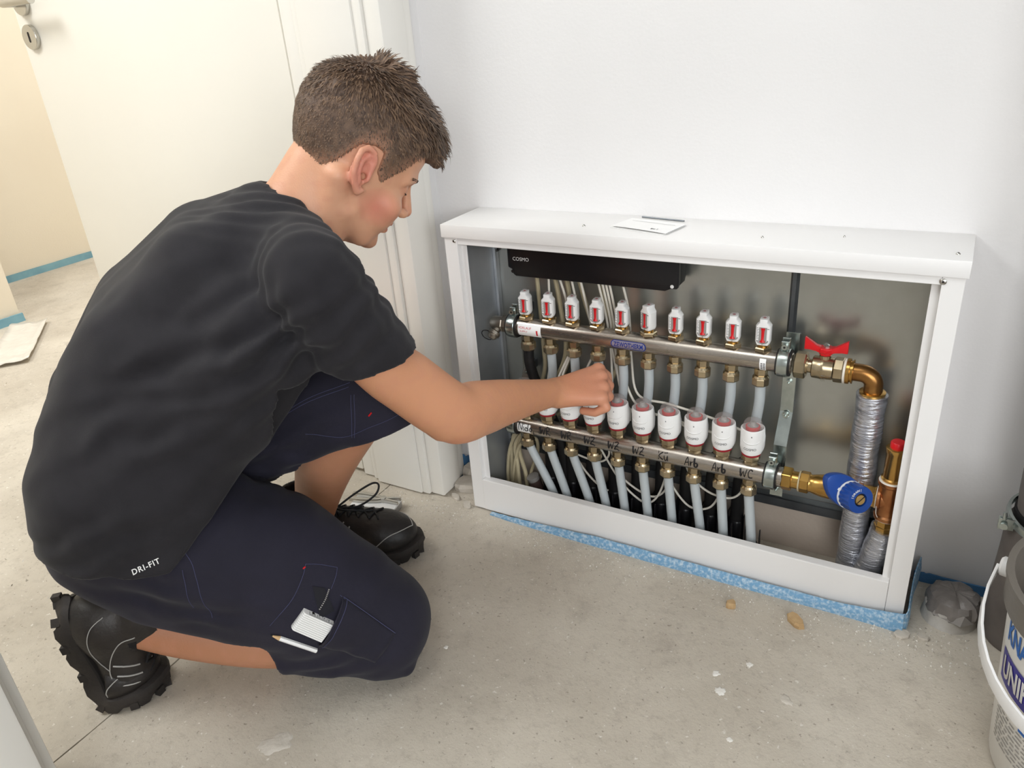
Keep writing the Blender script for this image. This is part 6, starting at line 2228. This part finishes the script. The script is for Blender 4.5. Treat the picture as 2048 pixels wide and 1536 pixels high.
put_text(mb, '1 10 12 14 16', 0.0062, lambda x, y: FB + fu * (0.026 + x) + fn_ * (-0.001 - y) * -1 - fw_ * 0.0003, 0.0)
mb.build('rule_marks', 'greyink', ru, smooth=0)
MB().lathe(FB + fu * 0.016 - fw_ * 0.0001, -fw_, [(0.0022, 0), (0.0022, 0.0006), (0, 0.0008)], 12).build('rule_rivet', 'dark', ru)
MB().box((0, 0, 0), (0.0001, 0.0001, 0.0001)) if False else None

pt, pe = V((0.0448, -0.7333, 0.1747)), V((0.0905, -0.6965, 0.1302))
pn = V((0.55, -0.70, 0.40)).normalized()
pt, pe = pt + pn * 0.0045, pe + pn * 0.0035
pc_ = thing('pencil', 'white carpenter pencil with its sharpened tip hanging out below the rule', 'pencil', tuple(pt))
pd_ = (pe - pt).normalized()
L_ = (pe - pt).length
MB().lathe(pt + pd_ * 0.015, pd_, [(0.0036, 0), (0.0036, L_ - 0.015)], 6).build('barrel', 'white_pl', pc_, smooth=10)
MB().lathe(pt + pd_ * 0.004, pd_, [(0.0011, 0), (0.0036, 0.0112)], 12).build('sharpened_wood', mat('pale_wood', (206, 170, 124), 0.6), pc_)
MB().lathe(pt, pd_, [(0.0002, 0), (0.0011, 0.0042)], 10).build('lead', 'ink', pc_)

# ---------------------------------------------------------------- right edge: grey insulated pipe with clamp
gp = thing('waste_pipe', 'thick grey insulated pipe rising along the wall at the right edge', 'pipe', (1.011, -0.085, 0.0))
GX, GY = 1.011, -0.085


def rough_tube(x, y, z0, z1, r, seed, n=40, m=40):
    mb = MB()
    rs = []
    for i in range(m + 1):
        z = z0 + (z1 - z0) * i / m
        e = min(1, min(i, m - i) / 1.2)
        rs.append([(x + math.cos(a) * rr, y + math.sin(a) * rr, z) for a, rr in [(2 * math.pi * k / n, (r - 0.004 * (1 - e)) + 0.0012 * noise.noise(Vector((math.cos(2 * math.pi * k / n) * 2, math.sin(2 * math.pi * k / n) * 2, z * 14 + seed)))) for k in range(n)]])
    return mb.rings(rs)


rough_tube(GX, GY, 0.0, 0.222, 0.0615, 1).build('lower_insulation', 'grey_ins', gp)
rough_tube(GX + 0.002, GY, 0.226, 2.49, 0.0560, 5, m=60).build('upper_insulation', 'grey_ins', gp)
MB().lathe((GX, GY, 0.205), (0, 0, 1), [(0.0545, 0), (0.0545, 0.035)], 32).build('inner_pipe', 'blackmatte', gp)
mb = MB()
mb.lathe((GX, GY, 0.2195), (0.10, -0.12, 1), [(0.0600, 0), (0.0640, 0.001), (0.0648, 0.006), (0.0640, 0.012), (0.0600, 0.013)], 40, caps=(False, False))
cl = mb.build('clamp_ring', 'zinc', gp)
for dz in (0.0, 0.006):
    MB().box((GX - 0.0730, GY - 0.030 - 0.004 + dz, 0.215), (GX - 0.052, GY - 0.030 - 0.0015 + dz, 0.234)).build('clamp_ear', 'zinc', cl, bev=0.001)
MB().lathe((GX - 0.0660, GY - 0.042, 0.225), (0.1, 1, 0), [(0.0055, 0), (0.0055, 0.004), (0.003, 0.0045), (0.003, 0.030)], 8).build('clamp_bolt', 'zinc', cl)
MB().lathe((GX - 0.0660, GY - 0.034, 0.2335), (-0.1, 0, 1), [(0.003, 0), (0.003, 0.010), (0.0022, 0.012), (0, 0.0122)], 10).build('threaded_end', 'zinc', cl)

# capped pipe stub in the floor, wrapped in torn grey plastic, with a mortar collar
sb_ = thing('pipe_stub', 'capped pipe stub in torn grey plastic wrap set in the floor beside the cabinet corner', 'pipe stub', (0.905, -0.080, 0.0))
SX, SY = 0.905, -0.080


def lumpy(cx0, cy0, prof, n, amp, sc, seed, caps=(True, True)):
    mb = MB()
    rs = []
    for r, h in prof:
        ring = []
        for k in range(n):
            a = 2 * math.pi * k / n
            d = amp * noise.noise(Vector((math.cos(a) * sc, math.sin(a) * sc, h * 40 + seed)))
            d += amp * 0.5 * noise.noise(Vector((math.cos(a) * sc * 3, math.sin(a) * sc * 3, h * 90 + seed)))
            ring.append((cx0 + math.cos(a) * (r + d), cy0 + math.sin(a) * (r + d), h + (0.25 * d if h > 0.004 else 0)))
        rs.append(ring)
    return mb.rings(rs, caps=caps)


lumpy(SX, SY, [(0.043, 0.0), (0.041, 0.010), (0.0395, 0.020), (0.038, 0.026), (0.02, 0.027)], 36, 0.002, 1.6, 3).build('mortar_collar', mat('pale_mortar', (196, 192, 186), 0.85, col2=(176, 170, 162), nscale=30, bump=0.4, bscale=120), sb_, smooth=50)
lumpy(SX + 0.003, SY + 0.004, [(0.0405, 0.012), (0.0420, 0.022), (0.0405, 0.034), (0.036, 0.043), (0.026, 0.049), (0.012, 0.0505), (0.001, 0.050)], 44, 0.0065, 2.4, 8).build('plastic_wrap', mat('grey_plastic_film', (112, 106, 102), 0.28, col2=(142, 136, 132), nscale=24, bump=0.5, bscale=70), sb_, smooth=22)
mb = MB()
mb.add([(SX - 0.026, SY - 0.034, 0.023), (SX + 0.016, SY - 0.043, 0.018), (SX + 0.034, SY - 0.030, 0.020), (SX + 0.020, SY - 0.035, 0.034), (SX - 0.020, SY - 0.030, 0.036)], [(0, 1, 3, 4), (1, 2, 3)])
mb.build('torn_flap', mat('pale_plastic_film', (150, 145, 141), 0.25), sb_, smooth=0)

# ---------------------------------------------------------------- bucket of joint filler
BX, BY, BZ, BR_ = 1.0880, -0.326, 0.298, 0.148
bu_ = thing('bucket', 'white plastic bucket with blue lettering and a dirty grey rim at the lower right edge', 'bucket', (BX, BY, 0.0))


def bring(r, z, n=64):
    return [(BX + math.cos(2 * math.pi * k / n) * r, BY + math.sin(2 * math.pi * k / n) * r, z) for k in range(n)]


BASE = 0.122


def br(z):
    return BASE + (BR_ - 0.004 - BASE) * z / BZ


mb = MB()
mb.rings([bring(BASE - 0.003, 0.002), bring(br(0.006), 0.006), bring(br(0.15), 0.15), bring(br(BZ - 0.045), BZ - 0.045)], caps=(True, False))
M['bucket_white'] = mat('bucket_plastic', (226, 223, 216), 0.4)
bb = mb.build('body', 'bucket_white', bu_, smooth=50)
M['dirty_grey'] = mat('dirty_grey_rim', (112, 106, 98), 0.45, col2=(206, 202, 194), nscale=16, contrast=(0.62, 0.70), bump=0.2)
mb = MB()
mb.rings([bring(br(BZ - 0.045), BZ - 0.046), bring(BR_, BZ - 0.043), bring(BR_ + 0.001, BZ - 0.010), bring(BR_ + 0.0035, BZ - 0.008), bring(BR_ + 0.0035, BZ - 0.001), bring(BR_ + 0.001, BZ), bring(BR_ - 0.005, BZ - 0.001), bring(BR_ - 0.009, BZ - 0.05), bring(BASE - 0.002, 0.03)], caps=(False, False))
mb.build('rim', 'dirty_grey', bu_, smooth=40)
lumpy(BX, BY, [(0.124, 0.215), (0.10, 0.220), (0.05, 0.224), (0.001, 0.222)], 40, 0.004, 2, 4, (False, True)).build('dried_filler', mat('brown_residue', (92, 66, 52), 0.8, col2=(150, 128, 108), nscale=22), bu_)


def bwrap(ang0):
    def fn(x, y, z0, rr=0.0008):
        z = z0 + y
        r = br(z) + rr
        a = ang0 + x / r
        return (BX + math.cos(a) * r, BY + math.sin(a) * r, z)
    return fn


LA = R_(-176)
fb_ = bwrap(LA)
mb = MB()
rs = [[fb_(x, 0, z) for z in (0.146, 0.170, 0.194)] for x in [0.012 + 0.19 * k / 30 for k in range(31)]]
mb.rings(rs, caps=(False, False), closed=False)
M['label_violet'] = mat('label_violet_blue', (48, 40, 140), 0.4)
M['label_blue'] = mat('label_blue', (18, 96, 176), 0.4)
bnd = mb.build('label_band', 'label_violet', bb, fix=False)
mb = MB()
put_text(mb, 'KNAUF', 0.040, lambda x, y: fb_(0.014 + 0.045 + x * 0.62, y, 0.225, 0.0009), 0.0014, 0.004)
mb.build('label_lettering', 'label_blue', bb, smooth=0)
mb = MB()
put_text(mb, 'UNIFLOTT', 0.042, lambda x, y: fb_(0.014 + 0.068 + x * 0.62, y, 0.170, 0.0016), 0.0014, 0.004)
mb.build('label_lettering', 'bucket_white', bnd, smooth=0)
mb = MB()
for k in range(9):
    z = 0.105 - 0.0068 * k
    x = 0.018
    while x < 0.090:
        l_ = random.uniform(0.006, 0.016)
        mb.add([fb_(x, -0.0011, z), fb_(x + l_, -0.0011, z), fb_(x + l_, 0.0011, z), fb_(x, 0.0011, z)], [(0, 1, 2, 3)])
        x += l_ + 0.003
mb.build('small_print', 'grey_pl', bb, smooth=0)
mb = MB()
mb.add([fb_(0.070 + 0.01 * i, yy, 0.118) for i in range(5) for yy in (-0.008, 0.008)], [(2 * i, 2 * i + 2, 2 * i + 3, 2 * i + 1) for i in range(4)])
mb.build('label_mark', 'label_blue', bb, smooth=0)
# bail handle hanging down on the camera side
fr_d = V((-0.245, -0.97, 0)).normalized()
sd_d = V((-fr_d.y, fr_d.x, 0))
if sd_d.x > 0:
    sd_d = -sd_d
hpnts = []
for k in range(25):
    a = math.pi * k / 24
    q = V((BX, BY, BZ - 0.028)) + sd_d * math.cos(a) * 0.160 * (1 + 0.10 * math.sin(a) ** 0.6) + fr_d * (math.sin(a) * 0.150) + V((0, 0, -0.125 * math.sin(a) ** 0.8))
    hpnts.append(q)
rs = []
for i, p in enumerate(hpnts):
    t_ = (hpnts[min(24, i + 1)] - hpnts[max(0, i - 1)]).normalized()
    o_ = V((p.x - BX, p.y - BY, 0)).normalized()
    b_2 = t_.cross(o_).normalized()
    o_ = b_2.cross(t_).normalized()
    w_ = 0.0105
    rs.append([p + b_2 * w_ - o_ * 0.0018, p + b_2 * w_ + o_ * 0.0018, p - b_2 * w_ + o_ * 0.0018, p - b_2 * w_ - o_ * 0.0018])
MB().rings(rs).build('bail_handle', 'white_pl', bu_, bev=0.0008, smooth=50)
for s_ in (-1, 1):
    q = V((BX, BY, BZ - 0.028)) + sd_d * s_ * 0.146
    MB().lathe(q, sd_d * s_, [(0.013, 0), (0.013, 0.010), (0.010, 0.013), (0, 0.0135)], 16).build('handle_pivot', 'white_pl', bu_)

# ---------------------------------------------------------------- floor litter
M['cork'] = mat('pale_chipboard', (196, 166, 124), 0.8, col2=(176, 144, 102), nscale=60, bump=0.3)
M['plaster_white'] = mat('white_plaster', (232, 228, 220), 0.85, bump=0.3, bscale=200)
M['plaster_grey'] = mat('grey_plaster', (190, 182, 170), 0.9, col2=(206, 198, 186), nscale=40, bump=0.4, bscale=150)


def chip(label, x, y, sx, sy, sz, rz, seed, m_='cork', name='wood_chip', cat='chip', group=None):
    rng = random.Random(seed)
    mb = MB()
    ca, sa = math.cos(rz), math.sin(rz)
    rs = []
    for (z, k) in ((0.0, 1.0), (sz * 0.6, 1.02), (sz, 0.9)):
        ring = []
        for j in range(8):
            a = 2 * math.pi * (j + 0.5) / 8
            px0 = sx * 0.5 * max(-1, min(1, 1.35 * math.cos(a))) * k * rng.uniform(0.88, 1.06)
            py0 = sy * 0.5 * max(-1, min(1, 1.35 * math.sin(a))) * k * rng.uniform(0.88, 1.06)
            ring.append((x + px0 * ca - py0 * sa, y + px0 * sa + py0 * ca, max(0.0003, z * rng.uniform(0.85, 1.1))))
        rs.append(ring)
    o = mb.rings(rs).build(name, m_, smooth=25, loc=(x, y, 0))
    return tag(o, label, cat, group)


chip('small brown wood crumb on the floor in front of the cabinet', 0.577, -0.210, 0.016, 0.012, 0.013, 0.3, 1)
chip('larger pale chip of wood lying before the right end of the cabinet', 0.684, -0.203, 0.034, 0.017, 0.011, -0.75, 2)
chip('flat piece of broken plaster at the right corner of the blue strip', 0.842, -0.160, 0.024, 0.017, 0.006, 0.6, 3, 'plaster_grey', 'plaster_piece', 'plaster')
chip('flat plaster flake between the blue strip corner and the pipe stub', 0.872, -0.152, 0.018, 0.013, 0.005, -0.3, 4, 'plaster_grey', 'plaster_piece', 'plaster')
chip('rough lump of mortar on the floor between door frame and cabinet post', -0.055, -0.075, 0.060, 0.045, 0.020, 0.4, 5, 'plaster_grey', 'mortar_lump', 'mortar')
chip('long low ridge of mortar against the wall left of the cabinet', -0.050, -0.030, 0.080, 0.042, 0.030, 0.1, 6, 'plaster_grey', 'mortar_lump', 'mortar')
chip('flat shard of plaster in front of the mortar lump by the door frame', -0.058, -0.122, 0.026, 0.013, 0.008, -0.5, 7, 'plaster_grey', 'plaster_piece', 'plaster')
chip('plaster crumb lodged at the foot of the left cabinet post', -0.016, -0.140, 0.018, 0.014, 0.012, 0.2, 8, 'plaster_grey', 'plaster_piece', 'plaster')


def splash(label, x, y, r, seed, st=1.0, rz=0.0, m_='plaster_white'):
    rng = random.Random(seed)
    n = 22
    mb = MB()
    rr = [r * rng.uniform(0.72, 1.18) for _ in range(n)]
    rs = []
    for (k, z) in ((1.0, 0.0001), (0.9, 0.0008), (0.5, 0.0012)):
        rs.append([(x + (math.cos(2 * math.pi * j / n) * math.cos(rz) * st - math.sin(2 * math.pi * j / n) * math.sin(rz)) * rr[j] * k,
                    y + (math.cos(2 * math.pi * j / n) * math.sin(rz) * st + math.sin(2 * math.pi * j / n) * math.cos(rz)) * rr[j] * k, z) for j in range(n)])
    mb.rings(rs)
    return tag(mb.build('plaster_splash', m_, smooth=50, loc=(x, y, 0)), label, 'splash')


splash('white plaster splash farthest back of the three right of centre', 0.639, -0.326, 0.0055, 1)
splash('white plaster splash left of centre among the three on the open floor', 0.597, -0.366, 0.0062, 2)
splash('largest white plaster splash, nearest of the three on the open floor', 0.613, -0.397, 0.0085, 3)
splash('long pale smear of plaster right of the three white splashes', 0.705, -0.371, 0.0070, 4, 2.0, -0.5, 'plaster_grey')
splash('big pale plaster patch on the floor at the bottom edge below the man', 0.052, -0.780, 0.0185, 5, 1.4, 0.9, 'plaster_grey')
splash('tiny white plaster dot at the bottom of the floor, right of centre', 0.649, -0.477, 0.0045, 6)
splash('white plaster spot on the floor left of the standing shoe', -0.345, -0.815, 0.0070, 7, 1.6, 0.3)
splash('pale plaster smear on the floor between the man and the left edge', -0.530, -0.640, 0.0100, 8, 1.8, 0.2)
splash('white plaster fleck on the floor in front of the right knee', 0.175, -0.505, 0.0042, 9)

# crumbs: countless grains along the foot of the cabinet, the frame and round the stub
rng = random.Random(3)
mb = MB()


def grain(x, y, s):
    p = [(x + rng.uniform(-s, s), y + rng.uniform(-s, s), 0.0) for _ in range(3)]
    t_ = (x + rng.uniform(-s, s) * 0.4, y + rng.uniform(-s, s) * 0.4, s * rng.uniform(0.6, 1.3))
    mb.add([*p, t_], [(0, 1, 3), (1, 2, 3), (2, 0, 3)], 0 if rng.random() < 0.7 else 1)


for _ in range(1500):
    x = rng.uniform(-0.02, 0.84)
    y = -0.148 - abs(rng.gauss(0, 0.045))
    grain(x, y, rng.choice([0.0008, 0.001, 0.0014, 0.002]))
for _ in range(350):
    grain(rng.gauss(0.86, 0.06), -0.165 + rng.gauss(0, 0.03), rng.choice([0.001, 0.0016, 0.0026]))
for _ in range(350):
    grain(rng.uniform(-0.28, 0.0), -0.150 - abs(rng.gauss(0, 0.03)), rng.choice([0.0008, 0.0014, 0.0022]))
for _ in range(500):
    grain(rng.uniform(0.0, 1.0), rng.uniform(-0.75, -0.2), rng.choice([0.0006, 0.0009, 0.0012]))
for _ in range(260):
    grain(rng.uniform(-2.2, -0.3), rng.uniform(-0.9, 0.2), rng.choice([0.001, 0.002, 0.004]))
o = mb.build('plaster_crumbs', ['plaster_white', 'plaster_grey'], smooth=0)
tag(o, 'fine plaster crumbs and grit scattered over the concrete floor', 'crumbs')
o['kind'] = 'stuff'

# tool and small box behind the left shoe
tb = thing('tool_box_lid', 'small pale grey plastic box on the floor behind the left shoe', 'box', (-0.190, -0.228, 0.0))
MB().obox((-0.196, -0.228, 0.009), (0.97, 0.24, 0), (-0.24, 0.97, 0), (0, 0, 1), 0.052, 0.020, 0.0088).build('box_body', 'grey_pl', tb, bev=0.002)
MB().obox((-0.196, -0.228, 0.0185), (0.97, 0.24, 0), (-0.24, 0.97, 0), (0, 0, 1), 0.053, 0.021, 0.0022).build('box_top', 'white_pl', tb, bev=0.001)
pl_ = thing('pliers', 'folded silver pliers lying on the pale box behind the left shoe', 'pliers', (-0.20, -0.228, 0.021))
T0 = V((-0.255, -0.240, 0.0265))
td, ts = V((0.97, 0.24, 0)), V((-0.24, 0.97, 0))
for s_ in (-1, 1):
    mb = MB()
    P_ = [T0 + ts * 0.010 * s_, T0 + td * 0.030 + ts * 0.011 * s_, T0 + td * 0.062 + ts * 0.006 * s_, T0 + td * 0.078 + ts * 0.001 * s_]
    rs = []
    for i, p in enumerate(smooth_path(P_, 4)):
        rs.append([p + ts * 0.0038 - V((0, 0, 0.0048)), p + ts * 0.0038 + V((0, 0, 0.0048)), p - ts * 0.0038 + V((0, 0, 0.0048)), p - ts * 0.0038 - V((0, 0, 0.0048))])
    mb.rings(rs)
    mb.build('handle', 'chrome', pl_, bev=0.0008)
    mb = MB()
    P_ = [T0 + td * 0.076 + ts * 0.001 * s_, T0 + td * 0.092 + ts * 0.004 * s_, T0 + td * 0.116 + ts * 0.008 * s_]
    rs = []
    for i, p in enumerate(smooth_path(P_, 4)):
        k = 1 - 0.05 * i
        rs.append([p + ts * 0.0035 * k - V((0, 0, 0.0042)), p + ts * 0.0035 * k + V((0, 0, 0.0042)), p - ts * 0.0035 * k + V((0, 0, 0.0042)), p - ts * 0.0035 * k - V((0, 0, 0.0042))])
    mb.rings(rs)
    mb.build('jaw', 'chrome', pl_, bev=0.0006)
MB().lathe(T0 + td * 0.078 - V((0, 0, 0.0055)), (0, 0, 1), [(0.0065, 0), (0.0065, 0.0115), (0.004, 0.0122), (0, 0.0123)], 18).build('pivot', 'chrome', pl_)

# torn plastic sheet on the floor of the room beyond
mb = MB()
rs = []
c0, c1, c2_, c3 = V((-2.34, 0.165, 0)), V((-2.255, 0.262, 0)), V((-1.99, -0.135, 0)), V((-1.90, -0.02, 0))
for i in range(17):
    a = c0.lerp(c2_, i / 16)
    b_2 = c1.lerp(c3, i / 16)
    row = []
    for j in range(7):
        p = a.lerp(b_2, j / 6)
        row.append((p.x, p.y, 0.012 + 0.010 * noise.noise(Vector((i * 0.5, j * 0.8, 3))) + (0.006 if j in (0, 6) else 0)))
    rs.append(row)
mb.rings(rs, caps=(False, False), closed=False)
M['film'] = mat('milky_plastic_film', (236, 230, 220), 0.25, alpha=0.8, bump=0.5, bscale=40)
o = mb.build('plastic_sheet', 'film', fix=False, smooth=60)
sm_ = o.modifiers.new('solid', 'SOLIDIFY')
sm_.thickness = 0.002
tag(o, 'crumpled milky plastic sheet on the floor of the far room', 'plastic sheet')
